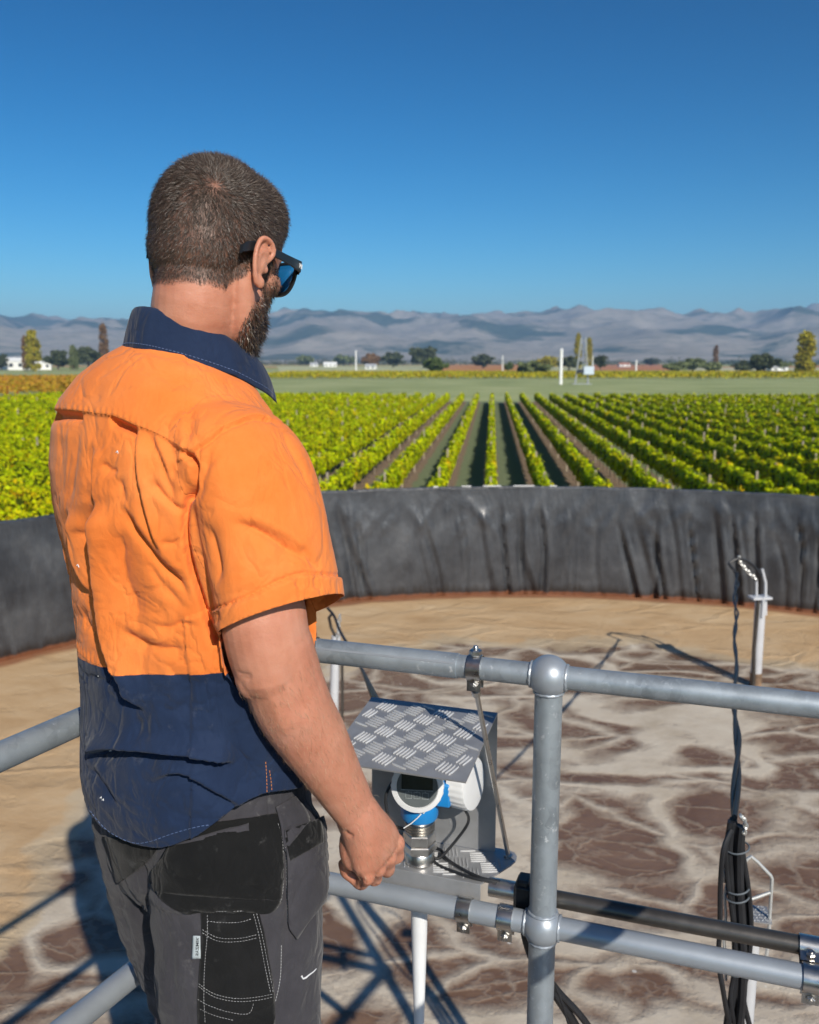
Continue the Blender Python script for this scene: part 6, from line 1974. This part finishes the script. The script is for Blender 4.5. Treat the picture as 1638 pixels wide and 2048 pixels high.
# pocket flap peeping past the chest at the right
def pocket_flap():
    loc, nrm, _i, _d = bv_sh.find_nearest(at_y(636, 968, 1.235))
    c_ = B(0.0, 0.0, loc.z)
    if nrm.dot(loc - c_) < 0: nrm = -nrm
    sd = Vector((0, 0, 1)).cross(nrm).normalized(); dn = nrm.cross(sd).normalized()
    if dn.z > 0: dn = -dn
    q = lambda a, b_, h: loc + sd * a + dn * b_ + nrm * h
    pf = MB()
    pf.prism([q(-0.05, -0.012, -0.004), q(0.05, -0.012, -0.004), q(0.05, 0.010, 0.017), q(0.0, 0.020, 0.020), q(-0.05, 0.010, 0.017)], nrm * 0.0025)
    pf.build('pocket_flap', m_orange, shirt, bevel=0.0010)
pocket_flap()

# ------------------------------------------------------------------ trousers
def build_trousers():
    mb = MB()
    def ring(z, a, yb, yf, p=2.3, n=56):
        out = []
        for k in range(n):
            q = 2 * math.pi * k / n
            cx = math.copysign(abs(math.cos(q)) ** (2 / p), math.cos(q)); sy = math.copysign(abs(math.sin(q)) ** (2 / p), math.sin(q))
            out.append(B(a * cx, (yb + yf) / 2 + (yf - yb) / 2 * sy, z))
        return out
    rings_loft(mb, [ring(0.80, 0.158, -0.085, 0.135), ring(0.84, 0.168, -0.100, 0.150), ring(0.90, 0.168, -0.108, 0.158), ring(0.96, 0.162, -0.104, 0.156), ring(1.03, 0.155, -0.095, 0.15)])
    Rv = BF.to_3x3() @ Vector((1, 0, 0))
    limb(mb, [B(0.090, 0.010, 0.90), B(0.095, 0.004, 0.80), B(0.100, 0.0, 0.66), B(0.108, 0.012, 0.48), B(0.116, -0.01, 0.25), B(0.12, -0.015, 0.10)],
         [(0.100, 0.125), (0.104, 0.124), (0.102, 0.120), (0.090, 0.102), (0.082, 0.092), (0.080, 0.088)], 40, side=Rv)
    limb(mb, [B(-0.088, 0.020, 0.90), B(-0.105, 0.030, 0.80), B(-0.118, 0.060, 0.66), B(-0.118, 0.110, 0.48), B(-0.10, 0.10, 0.25), B(-0.10, 0.085, 0.10)],
         [(0.092, 0.115), (0.088, 0.105), (0.084, 0.098), (0.078, 0.090), (0.074, 0.082), (0.074, 0.082)], 40, side=Rv)
    return fused(mb, 0.0034, 5, 0.5)
tr_me = build_trousers()
V = get_v(tr_me); N = get_n(tr_me); X, Y, Dp = proj_np(V)
vd = V - np.array([0, 0, CAMZ]); vd /= np.linalg.norm(vd, axis=1)[:, None]
face = (N * vd).sum(1) < 0.15
TF = [
 ('valley', c3([(360, 1080), (380, 1180), (395, 1280), (385, 1400)]), 0.010, 10, 0.3),
 ('ridge', c3([(470, 1200), (450, 1260), (520, 1320), (640, 1345)]), 0.008, 14, 0.3),
 ('valley', c3([(440, 1330), (540, 1350), (660, 1352), (900, 1345), (1020, 1330)]), 0.006, 9, 0.3),
 ('valley', c3([(860, 1160), (900, 1220), (960, 1260), (1030, 1270)]), 0.005, 12, 0.3),
 ('ridge', c3([(1100, 820), (1180, 900), (1230, 1000), (1270, 1150)]), 0.006, 16, 0.3),
 ('valley', c3([(1060, 1330), (1060, 1500), (1040, 1700)]), 0.004, 10, 0.3),
 ('valley', c3([(500, 1400), (520, 1600), (540, 1800)]), 0.004, 16, 0.3),
 ('ridge', c3([(1150, 1450), (1130, 1600), (1150, 1800)]), 0.004, 18, 0.3),
 ('valley', c3([(270, 1230), (300, 1400), (340, 1560), (400, 1760)]), 0.004, 10, 0.3),
 ('ridge', c3([(460, 1560), (470, 1700), (490, 1860)]), 0.004, 14, 0.3),
]
D = fold_field(X, Y, face, TF)
BL = (V - np.array(MP)) @ np.array(BF.to_3x3())
D += 0.0040 * noise3(BL, (11, 11, 6), 4.0, 3) + 0.0016 * noise3(BL, (40, 40, 30), 6.0, 2)
knee = np.exp(-((BL[:, 2] - 0.47) / 0.10) ** 2) + np.exp(-((BL[:, 2] - 0.14) / 0.06) ** 2)
D += 0.006 * knee * np.sin(BL[:, 2] * 110 + 3 * noise3(BL, (9, 9, 9), 1.0, 1))
set_v(tr_me, V + N * D[:, None])
m_grey = fabric('grey_canvas', [(0.3, (0.032, 0.031, 0.037)), (0.5, (0.044, 0.042, 0.049)), (0.75, (0.062, 0.060, 0.068))], (0.3, 0.29, 0.28), 0.3, weave=0.3)
m_blk = fabric('black_canvas', [(0.3, (0.004, 0.0042, 0.0046)), (0.5, (0.006, 0.0062, 0.0066)), (0.75, (0.0105, 0.0105, 0.0112))], (0.20, 0.20, 0.2), 0.3, weave=0.3)
m_thread_w = simple_mat('pale_thread', (0.42, 0.42, 0.43), 0.8)
trousers = cloth_obj(tr_me, 'trousers', m_grey, person, 0.0)
bv_tr = bvh_of(trousers)
# seat panel, thigh pocket panels, side holster pocket
seat = patch(bv_tr, c3([(560, 940), (500, 1060), (430, 1170), (450, 1250)]), c3([(1030, 880), (1040, 1000), (1040, 1150), (1030, 1290)]), 34, 26, 0.0030, 0.0016, 'seat_pocket', m_blk, trousers, puff=0.004)
seat2 = patch(bv_tr, c3([(452, 1250), (500, 1305), (560, 1335), (640, 1350)]), c3([(1028, 1292), (1010, 1320), (980, 1345), (940, 1352)]), 30, 8, 0.0030, 0.0016, 'seat_pocket', m_blk, trousers)
patch(bv_tr, c3([(205, 990), (235, 1080), (270, 1205)]), c3([(470, 1010), (440, 1080), (300, 1190)]), 12, 10, 0.0024, 0.0014, 'seat_pocket', m_blk, trousers)
thigh = patch(bv_tr, c3([(662, 1350), (668, 1450), (660, 1560), (648, 1720), (650, 1900)]), c3([(930, 1345), (955, 1450), (980, 1600), (1000, 1730), (1002, 1900)]), 24, 34, 0.0024, 0.0014, 'thigh_panel', m_blk, trousers)
hol = patch(bv_tr, c3([(1040, 960), (1050, 1100), (1052, 1280), (1062, 1400), (1095, 1465)]), c3([(1215, 900), (1240, 1000), (1268, 1140), (1270, 1230), (1180, 1340)]), 22, 26, 0.0060, 0.0018, 'holster_pocket', m_grey, trousers, puff=0.010)
bv_all = bvh_of(trousers, seat, seat2, thigh, hol)
patch(bv_all, c3([(1046, 965), (1060, 1030), (1075, 1100)]), c3([(1212, 905), (1225, 950), (1232, 1015)]), 18, 12, 0.0020, 0.0012, 'pocket_top', m_blk, trousers)
patch(bv_tr, c3([(545, 1025), (548, 1030)]), c3([(878, 935), (880, 970)]), 16, 3, 0.0052, 0.0016, 'waistband', m_grey, trousers)
patch(bv_all, c3([(1005, 850), (1030, 950), (1045, 1060)]), c3([(1095, 800), (1140, 860), (1165, 915)]), 10, 10, 0.0030, 0.0014, 'waistband', m_grey, trousers)
for pl in ([(690, 1358), (690, 1450), (680, 1560), (674, 1720), (680, 1860)], [(905, 1350), (930, 1450), (955, 1580), (985, 1725)], [(920, 1350), (945, 1450), (970, 1580), (998, 1725)],
           [(690, 1385), (760, 1392), (840, 1390), (905, 1372)], [(668, 1440), (740, 1478), (840, 1480), (925, 1462)], [(668, 1425), (740, 1462), (840, 1465), (925, 1447)],
           [(650, 1690), (720, 1738), (820, 1760), (920, 1755), (1000, 1738)], [(650, 1678), (720, 1724), (820, 1746), (920, 1740), (1000, 1725)],
           [(645, 1750), (700, 1780), (790, 1810), (880, 1818), (905, 1770)], [(655, 1795), (720, 1825), (810, 1848)], [(700, 1340), (800, 1338), (910, 1335)],
           [(1055, 985), (1058, 1100), (1060, 1250), (1065, 1390)], [(1072, 985), (1078, 1060), (1080, 1100)], [(1050, 968), (1120, 948), (1215, 905)], [(1052, 980), (1120, 960), (1215, 918)],
           [(1020, 930), (1040, 1010), (1045, 1120), (1040, 1260), (1010, 1330)], [(1085, 1112), (1150, 1095), (1230, 1050)], [(1035, 1500), (1030, 1650), (1008, 1760)]):
    stitches(bv_all, c3(pl), m_thread_w, 'stitching', trousers, gap=6.0, r=0.00045)
# woven tag at the thigh pocket, and the chalk tick
m_tag = simple_mat('tag_cloth', (0.40, 0.45, 0.47), 0.85, var=0.06, scale=90)
tg = patch(bv_all, c3([(630, 1448), (624, 1555)]), c3([(660, 1450), (662, 1553)]), 4, 10, 0.0035, 0.001, 'tag', m_tag, trousers)
m_ink = simple_mat('tag_ink', (0.02, 0.022, 0.03), 0.8)
def tag_text():
    cu = bpy.data.curves.new('tag_lettering', 'FONT'); cu.body = 'SYZMIK'; cu.size = 1.0
    cu.align_x = 'CENTER'; cu.align_y = 'CENTER'; cu.offset = 0.02
    o = bpy.data.objects.new('tag_lettering', cu); COL.objects.link(o)
    me = bpy.data.meshes.new_from_object(o.evaluated_get(bpy.context.evaluated_depsgraph_get()))
    bpy.data.objects.remove(o)
    V = get_v(me); V[:, :2] -= (V[:, :2].max(0) + V[:, :2].min(0)) / 2
    w = V[:, 0].max() - V[:, 0].min(); h = V[:, 1].max() - V[:, 1].min()
    # letters run up the tag: text x -> from bottom to top of the tag
    p0 = np.array(c3([(643, 1546)])[0]); p1 = np.array(c3([(645, 1458)])[0])
    ax = (p1 - p0); L = np.hypot(*ax); ax /= L; pr = np.array([-ax[1], ax[0]])
    out = []
    bt = bvh_of(tg)
    for v in V:
        q = (p0 + p1) / 2 + ax * (v[0] / w * L) + pr * (v[1] / h * 6.0)
        hh = hit(bt, *q) or hit(bv_all, *q)
        out.append(hh[0] + hh[1] * 0.0009 - MP)
    me.vertices.foreach_set('co', np.array(out, dtype=np.float32).ravel()); me.update()
    me.materials.append(m_ink)
    t = bpy.data.objects.new('lettering', me); COL.objects.link(t); t.parent = trousers
tag_text()
pts = []
for q in c3([(1130, 1642), (1136, 1655), (1148, 1650), (1165, 1636), (1185, 1622), (1198, 1608)]):
    h = hit(bv_all, *q)
    if h: pts.append(h[0] + h[1] * 0.0006)
if len(pts) > 3: MB().tube(pts, [0.0012, 0.001, 0.0012, 0.001, 0.0009, 0.0005][:len(pts)], 6).build('chalk_mark', m_fleck, trousers)

# boots, just below the picture
m_boot = simple_mat('boot_leather', (0.10, 0.065, 0.04), 0.6, var=0.25, scale=25, bump=0.2, bscale=120)
m_sole = simple_mat('boot_sole', (0.02, 0.02, 0.02), 0.8)
for (ax_, ay_) in ((0.12, -0.015), (-0.10, 0.085)):
    mb = MB()
    limb(mb, [B(ax_, ay_ - 0.01, 0.20), B(ax_, ay_ - 0.005, 0.10), B(ax_, ay_ + 0.01, 0.07)], [(0.052, 0.058), (0.048, 0.055), (0.048, 0.06)], 24, side=BF.to_3x3() @ Vector((1, 0, 0)))
    limb(mb, [B(ax_, ay_ - 0.045, 0.066), B(ax_ + 0.005, ay_ + 0.05, 0.066), B(ax_ + 0.01, ay_ + 0.15, 0.058)], [(0.042, 0.036), (0.048, 0.038), (0.046, 0.030)], 24, side=BF.to_3x3() @ Vector((1, 0, 0)))
    me = fused(mb, 0.005, 3)
    me.materials.append(m_boot); me.transform(Matrix.Translation(-MP)); me.polygons.foreach_set('use_smooth', [True] * len(me.polygons))
    bo = bpy.data.objects.new('boot', me); COL.objects.link(bo); bo.parent = person
    so = MB()
    ol = []
    for k in range(28):
        q = 2 * math.pi * k / 28
        ol.append(B(ax_ + 0.005 + 0.050 * math.cos(q) * (1 + 0.06 * math.sin(q)), ay_ + 0.05 + 0.150 * math.sin(q), 0.002))
    so.prism(ol, (0, 0, 0.03)).build('sole', m_sole, bo, bevel=0.003) if False else None
    s_o = MB().prism(ol, (0, 0, 0.030)).build('sole', m_sole, person, bevel=0.003)
    s_o.parent = bo

# ------------------------------------------------------------------ sunglasses
def sunglasses():
    g = empty('sunglasses', tuple(Hd(0, 0.1, -0.02)))
    tag(g, 'black wayfarer-shaped sunglasses with blue lenses worn by the man', 'sunglasses')
    m_fr = simple_mat('black_frame', (0.012, 0.013, 0.015), 0.35, var=0.2, scale=40)
    m_ln, nt, b = new_mat('blue_lens')
    lw = noise_n(nt, coords(nt), 20, 2)
    lk(nt, ramp(nt, lw, [(0.3, (0.01, 0.12, 0.34)), (0.7, (0.015, 0.17, 0.42))]), b.inputs['Base Color'])
    b.inputs['Roughness'].default_value = 0.12; b.inputs['Specular IOR Level'].default_value = 0.7
    b.inputs['Transmission Weight'].default_value = 0.25
    zc = -0.022
    for s in (-1, 1):
        out = [(0.008, 0.018), (0.030, 0.022), (0.058, 0.020), (0.066, 0.013), (0.062, -0.010), (0.050, -0.024), (0.030, -0.026), (0.014, -0.018), (0.007, 0.0)]
        ol = smooth_pl(out + [out[0]], 5)[:-1]
        ctr = np.array([0.036, -0.001])
        def wrap(x, z): return 0.108 - 0.25 * max(0, x - 0.02) ** 1.0 * 0.9
        vs = []
        nO = len(ol)
        for (x, z) in ol:
            ix, iz = ctr + (np.array([x, z]) - ctr) * 0.84
            for (xx, zz) in ((x, z), (ix, iz)):
                for dy in (0.0, -0.0045):
                    vs.append(Hd(s * xx, wrap(xx, zz) + dy, zc + zz))
        fs = []
        for k in range(nO):
            a = k * 4; c = ((k + 1) % nO) * 4
            fs += [(a, c, c + 2, a + 2), (a + 1, a + 3, c + 3, c + 1), (a, a + 1, c + 1, c), (a + 2, c + 2, c + 3, a + 3)]
        rim = MB().add(vs, fs).build('rim', m_fr, g, smooth=30)
        lv = [Hd(s * 0.036, wrap(0.036, 0) - 0.0015, zc - 0.001)]; lf = []
        for (x, z) in ol:
            ix, iz = ctr + (np.array([x, z]) - ctr) * 0.86
            lv.append(Hd(s * ix, wrap(ix, iz) - 0.0022, zc + iz))
        for k in range(nO): lf.append((0, 1 + k, 1 + (k + 1) % nO))
        lo = MB().add(lv, lf).build('lens', m_ln, g, smooth=180)
        sm = lo.modifiers.new('thickness', 'SOLIDIFY'); sm.thickness = 0.0015
        # temple: broad at the hinge, hooking down behind the ear
        tp = [(0.0670, 0.097, 0.012, 0.0085), (0.0745, 0.090, 0.011, 0.0080), (0.0785, 0.060, 0.008, 0.0062), (0.0800, 0.025, 0.005, 0.0055), (0.0800, 0.000, 0.004, 0.0056), (0.0785, -0.022, 0.000, 0.0062), (0.0760, -0.040, -0.008, 0.0068), (0.0745, -0.047, -0.013, 0.0045)]
        vs = []; fs = []
        for (x, y, z, h) in tp:
            for dx, dz in ((0.0014, 1), (-0.0014, 1), (-0.0014, -1), (0.0014, -1)):
                vs.append(Hd(s * (x + dx), y, zc + z + dz * h))
        for k in range(len(tp) - 1):
            for j in range(4):
                fs.append((k * 4 + j, k * 4 + (j + 1) % 4, (k + 1) * 4 + (j + 1) % 4, (k + 1) * 4 + j))
        fs += [(0, 1, 2, 3), tuple((len(tp) - 1) * 4 + j for j in (3, 2, 1, 0))]
        tmp = MB().add(vs, fs).build('temple', m_fr, g, smooth=50, bevel=0.0009)
        if s > 0:     # small white script mark near the hinge
            m_w = simple_mat('white_print', (0.7, 0.72, 0.74), 0.5)
            q = lambda f, u: Hd(0.0770 - 0.06 * max(0, f), 0.086 + f, zc + 0.011 + u)
            MB().tube([q(-0.003, 0.003), q(-0.0015, -0.003), q(0.0, 0.003), q(0.001, 0.0), q(-0.001, 0.0)], 0.0004, 5).build('script_mark', m_w, tmp)
            MB().tube([q(0.002, -0.004), q(0.003, 0.003), q(0.0045, 0.0025), q(0.0035, 0.0), q(0.005, -0.003)], 0.0004, 5).build('script_mark', m_w, tmp)
    MB().tube([Hd(-0.010, 0.112, zc + 0.012), Hd(0, 0.1135, zc + 0.014), Hd(0.010, 0.112, zc + 0.012)], 0.0032, 8).build('bridge', m_fr, g)
sunglasses()
# ================================================================== AERATORS, HOSES, CABLES
m_pvc = simple_mat('white_pvc', (0.50, 0.51, 0.53), 0.45, var=0.08, scale=6)
m_stainpipe = simple_mat('stained_pipe', (0.20, 0.13, 0.08), 0.7, var=0.5, scale=14)
m_chain = simple_mat('chain_steel', (0.62, 0.62, 0.6), 0.4, 0.8, var=0.15, scale=40)
m_tie = simple_mat('cable_tie', (0.10, 0.12, 0.14), 0.5)
m_wire = simple_mat('galvanised_rod', (0.60, 0.61, 0.60), 0.45, 0.5, var=0.1, scale=20)

def chain_links(pts, r, name, parent, n):
    P = np.array([tuple(p) for p in pts]); seg = np.linalg.norm(P[1:] - P[:-1], axis=1); cum = np.concatenate([[0], np.cumsum(seg)])
    for k in range(n):
        q0 = cum[-1] * k / n; q1 = cum[-1] * (k + 1.25) / n
        a = Vector([np.interp(q0, cum, P[:, i]) for i in range(3)]); c = Vector([np.interp(min(q1, cum[-1]), cum, P[:, i]) for i in range(3)])
        d = (c - a); L = d.length
        if L < 1e-4: continue
        d.normalize()
        s = d.cross(Vector((0.3, 0.8, 0.5) if k % 2 else (0.8, -0.3, 0.2))).normalized()
        ring = []
        for j in range(13):
            t = 2 * math.pi * j / 12
            ring.append((a + c) / 2 + d * (math.cos(t) * L / 2) + s * (math.sin(t) * L * 0.32))
        MB().tube(ring, r, 5, caps=False).build(name, m_chain, parent)

# ---- far aerator at the right
base = at_z(1512, 1372, LZ); Ya = base.y
def fa_(x, y, dy=0.0): return at_y(x, y, Ya + dy)
aer = empty('aerator', (base.x, base.y, LZ))
tag(aer, 'white aerator stand-pipe in the foam near the far wall at right', 'aerator')
b0 = Vector((base.x, base.y, LZ - 0.3))
rp = 0.046
MB().tube([b0, fa_(1513, 1330), fa_(1521, 1205)], rp, 20).build('stand_pipe', m_pvc, aer)
MB().tube([b0 + Vector((0, 0, 0.02)), fa_(1512, 1345)], rp + 0.004, 20).build('stain_band', m_stainpipe, aer)
MB().tube([fa_(1507, 1370, -0.06), fa_(1508, 1300, -0.06), fa_(1517, 1200, -0.06)], 0.016, 10).build('side_tube', m_cond, aer)
fl = MB(); fl.box(fa_(1520, 1195), (0.175, 0.11, 0.022), Matrix.Rotation(0.15, 3, 'Z')); fl.build('flange', m_pvc, aer, bevel=0.005)
MB().tube([fa_(1513, 1195), fa_(1513, 1163)], 0.011, 10).build('bolt_rod', m_pvc, aer)
MB().tube([fa_(1531, 1230), fa_(1531, 1165), fa_(1524, 1138)], 0.013, 10).build('bent_tube', m_pvc, aer)
MB().tube([fa_(1527, 1195, -0.05), fa_(1524, 1235, -0.05)], 0.012, 8).build('bracket', m_pvc, aer)
hose = cable('hose', [fa_(1523, 1152), fa_(1512, 1137, -0.02), fa_(1495, 1123, -0.04), fa_(1476, 1118, -0.06), fa_(1459, 1127, -0.08), fa_(1468, 1140, -0.12), fa_(1475, 1152, -0.15)], 0.013, 'black hose arching over from the far right aerator')
ch = empty('chain', tuple(fa_(1515, 1160)))
tag(ch, 'pale chain slung from the top of the far right aerator', 'chain')
chain_links([fa_(1515, 1160, -0.03), fa_(1500, 1148, -0.03), fa_(1486, 1132, -0.04), fa_(1478, 1122, -0.05), fa_(1478, 1112, -0.06)], 0.006, 'link', ch, 10)

# ---- twisted cable strung from the far aerator to the bundle by the walkway
Yn = 1.93
endp = at_y(1474, 1640, Yn)
sp0 = fa_(1473, 1145, -0.14)
def span(a, c, sag, n=26):
    return [a.lerp(c, k / n) - Vector((0, 0, sag * 4 * (k / n) * (1 - k / n))) for k in range(n + 1)]
pts = span(sp0, endp, 0.10)
for j in (0, 1):
    tw = []
    for k, p in enumerate(pts):
        t = k * 1.15 + j * math.pi
        w = (0.009 * (0.5 + 0.5 * math.sin(k * 0.31)) + 0.005) * (1.0 - 0.55 * k / 26)
        tw.append(p + Vector((math.cos(t), 0, math.sin(t))) * w + Vector((0.006 * math.sin(k * 0.9), 0, 0)))
    cable('power_cable', tw, 0.0068, ('black cable strung from the far right aerator to the bundle, left-hand strand' if j else 'black cable strung from the far right aerator to the bundle, right-hand strand'), group='cables strung over the foam')

# ---- second aerator, mostly behind the man's arm
base2 = at_z(668, 1480, LZ); Yb = base2.y
def fb(x, y, dy=0.0): return at_y(x, y, Yb + dy)
aer2 = empty('aerator', (base2.x, base2.y, LZ))
tag(aer2, 'white aerator stand-pipe just right of the man\'s forearm', 'aerator')
MB().tube([Vector((base2.x, base2.y, LZ - 0.3)), fb(668, 1400), fb(672, 1272)], 0.034, 18).build('stand_pipe', m_pvc, aer2)
MB().tube([fb(683, 1500, -0.05), fb(685, 1400, -0.05), fb(684, 1320, -0.05)], 0.011, 10).build('side_tube', m_cond, aer2)
MB().tube([fb(672, 1275), fb(662, 1255), fb(658, 1235), fb(664, 1228)], 0.011, 10).build('bent_tube', m_cond, aer2)
MB().box(fb(674, 1290), (0.10, 0.07, 0.02)).build('flange', m_pvc, aer2, bevel=0.004)
ch2 = empty('chain', tuple(fb(676, 1230)))
tag(ch2, 'small pale chain on the aerator by the man\'s forearm', 'chain')
chain_links([fb(680, 1228, -0.03), fb(678, 1245, -0.03), fb(676, 1262, -0.03), fb(675, 1280, -0.03)], 0.005, 'link', ch2, 7)
cable('power_cable', [fb(655, 1216), fb(668, 1232, -0.1), fb(680, 1262, -0.3), fb(698, 1293, -0.7), fb(722, 1335, -1.1), at_y(748, 1392, 2.3), at_y(765, 1425, 1.95), bl(X0 + 0.05, YB + 0.05, ZB + 0.05)], 0.010, 'black cable running from the left aerator down behind the hood', group='cables strung over the foam')

# ---- cable bundle hanging outside the middle rail
bd = empty('cable_bundle', tuple(at_y(1478, 2048, Yn)))
tag(bd, 'thick bundle of tied black cables hanging beyond the railing at right', 'cable bundle')
offs = [(-0.012, 0.0, 0.0100), (0.005, -0.010, 0.0105), (0.014, 0.006, 0.0085), (-0.004, 0.012, 0.009), (0.000, -0.002, 0.008), (0.019, -0.006, 0.0065), (-0.018, -0.006, 0.0055)]
for k, (dx, dy, r) in enumerate(offs):
    pth = []
    for j, (x, y) in enumerate([(1474, 1642 + 6 * (k % 3)), (1472, 1700), (1474, 1770), (1477, 1850), (1478, 1930), (1476, 1990), (1476 + 4 * (k - 2), 2060), (1476 + 9 * (k - 2), 2180)]):
        p = at_y(x, y, Yn)
        tw = 1.0 + 0.45 * math.sin(j * 1.3 + k * 2.1)
        pth.append(p + Vector((dx * tw, dy, 0)))
    last = pth[-1]; pth.append(Vector((last.x, last.y + 0.05, LZ - 0.1)))
    cable('cable', pth, r, None, parent=bd)
for y in (1695, 1775, 1792, 1938):
    p = at_y(1475, y, Yn)
    ring = [p + Vector((0.026 * math.cos(a), 0.022 * math.sin(a), 0.006 * math.sin(a + 1))) for a in np.linspace(0, 2 * math.pi, 25)]
    MB().tube(ring, 0.0022, 6, caps=False).build('tie', m_tie, bd)
cable('cable', [at_y(1463, 1660, Yn - 0.01), at_y(1447, 1700, Yn - 0.03), at_y(1441, 1770, Yn - 0.03), at_y(1440, 1850, Yn - 0.02), at_y(1437, 1920, Yn - 0.02), at_y(1446, 1980, Yn - 0.02), at_y(1458, 2050, Yn)], 0.006, None, parent=bd)
chain_links([at_y(1480, 1630, Yn - 0.02), at_y(1490, 1640, Yn - 0.02), at_y(1492, 1655, Yn - 0.02), at_y(1488, 1668, Yn - 0.02)], 0.0032, 'chain_link', bd, 6)
# guard frame of bent rod and the white post that carries it
gf = empty('guard_frame', tuple(at_y(1506, 2048, Yn + 0.06)))
tag(gf, 'pale bent-rod guard frame with a small tread plate beside the cable bundle', 'frame')
Yg = Yn + 0.05
MB().tube([at_y(1484, 1732, Yg), at_y(1494, 1719, Yg), at_y(1502, 1713, Yg), at_y(1515, 1724, Yg), at_y(1541, 1751, Yg), at_y(1544, 1757, Yg), at_y(1543, 1775, Yg), at_y(1540, 1822, Yg), at_y(1537, 1880, Yg), at_y(1531, 1930, Yg), at_y(1518, 1945, Yg)], 0.0042, 10).build('bent_rod', m_wire, gf)
MB().tube([at_y(1488, 1803, Yg), at_y(1515, 1794, Yg), at_y(1540, 1785, Yg)], 0.0042, 10).build('cross_rod', m_wire, gf)
tp_ = at_y(1512, 1828, Yg + 0.02)
tpl = MB().box(tp_, (0.062, 0.07, 0.003), Matrix.Rotation(-0.2, 3, 'Z')).build('tread_plate', m_alu, gf, smooth=0)
tb = MB()
for i in range(6):
    for j in range(6):
        tb.box(tp_ + Vector((-0.025 + i * 0.010, -0.028 + j * 0.011, 0.0022)), (0.0075, 0.0022, 0.0014), Matrix.Rotation(0.7 if (i + j) % 2 else -0.7, 3, 'Z'))
tb.build('tread_group', m_tread, gf, smooth=0)
pw = at_y(1503, 1870, Yg + 0.01)
MB().tube([Vector((pw.x - 0.012, pw.y, LZ - 0.3)), Vector((pw.x, pw.y, pw.z))], 0.020, 16).build('post', m_pvc, gf)
MB().tube([at_y(1452, 1742, Yg - 0.03), at_y(1455, 1760, Yg - 0.03), at_y(1449, 1790, Yg - 0.03), at_y(1452, 1830, Yg - 0.03), at_y(1448, 1880, Yg - 0.03), at_y(1452, 1960, Yg - 0.03)], 0.0035, 8).build('hanging_rod', m_wire, gf)
MB().box(at_y(1452, 1752, Yg - 0.03), (0.018, 0.014, 0.03)).build('shackle', m_chain, gf, bevel=0.003)

# ---- hoses that drop behind the post
for k, (x0, x1, r) in enumerate(((1046, 1150, 0.010), (1056, 1175, 0.008))):
    cable('hose', [at_y(x0, 1825, 1.64), at_y(x0 + 8, 1880, 1.65), at_y(x0 + 30, 1940, 1.67), at_y(x0 + 62, 1985, 1.69), at_y(x1, 2050, 1.72), at_y(x1 + 60, 2160, 1.78)], r,
          ('thicker black hose dropping behind the front post', 'thinner black hose dropping behind the front post')[k], group='hoses behind the front post')
cable('thin_wire', [at_y(1104, 1960, 1.65), at_y(1120, 1995, 1.66), at_y(1140, 2060, 1.68)], 0.0022, 'thin black wire right of the front post')
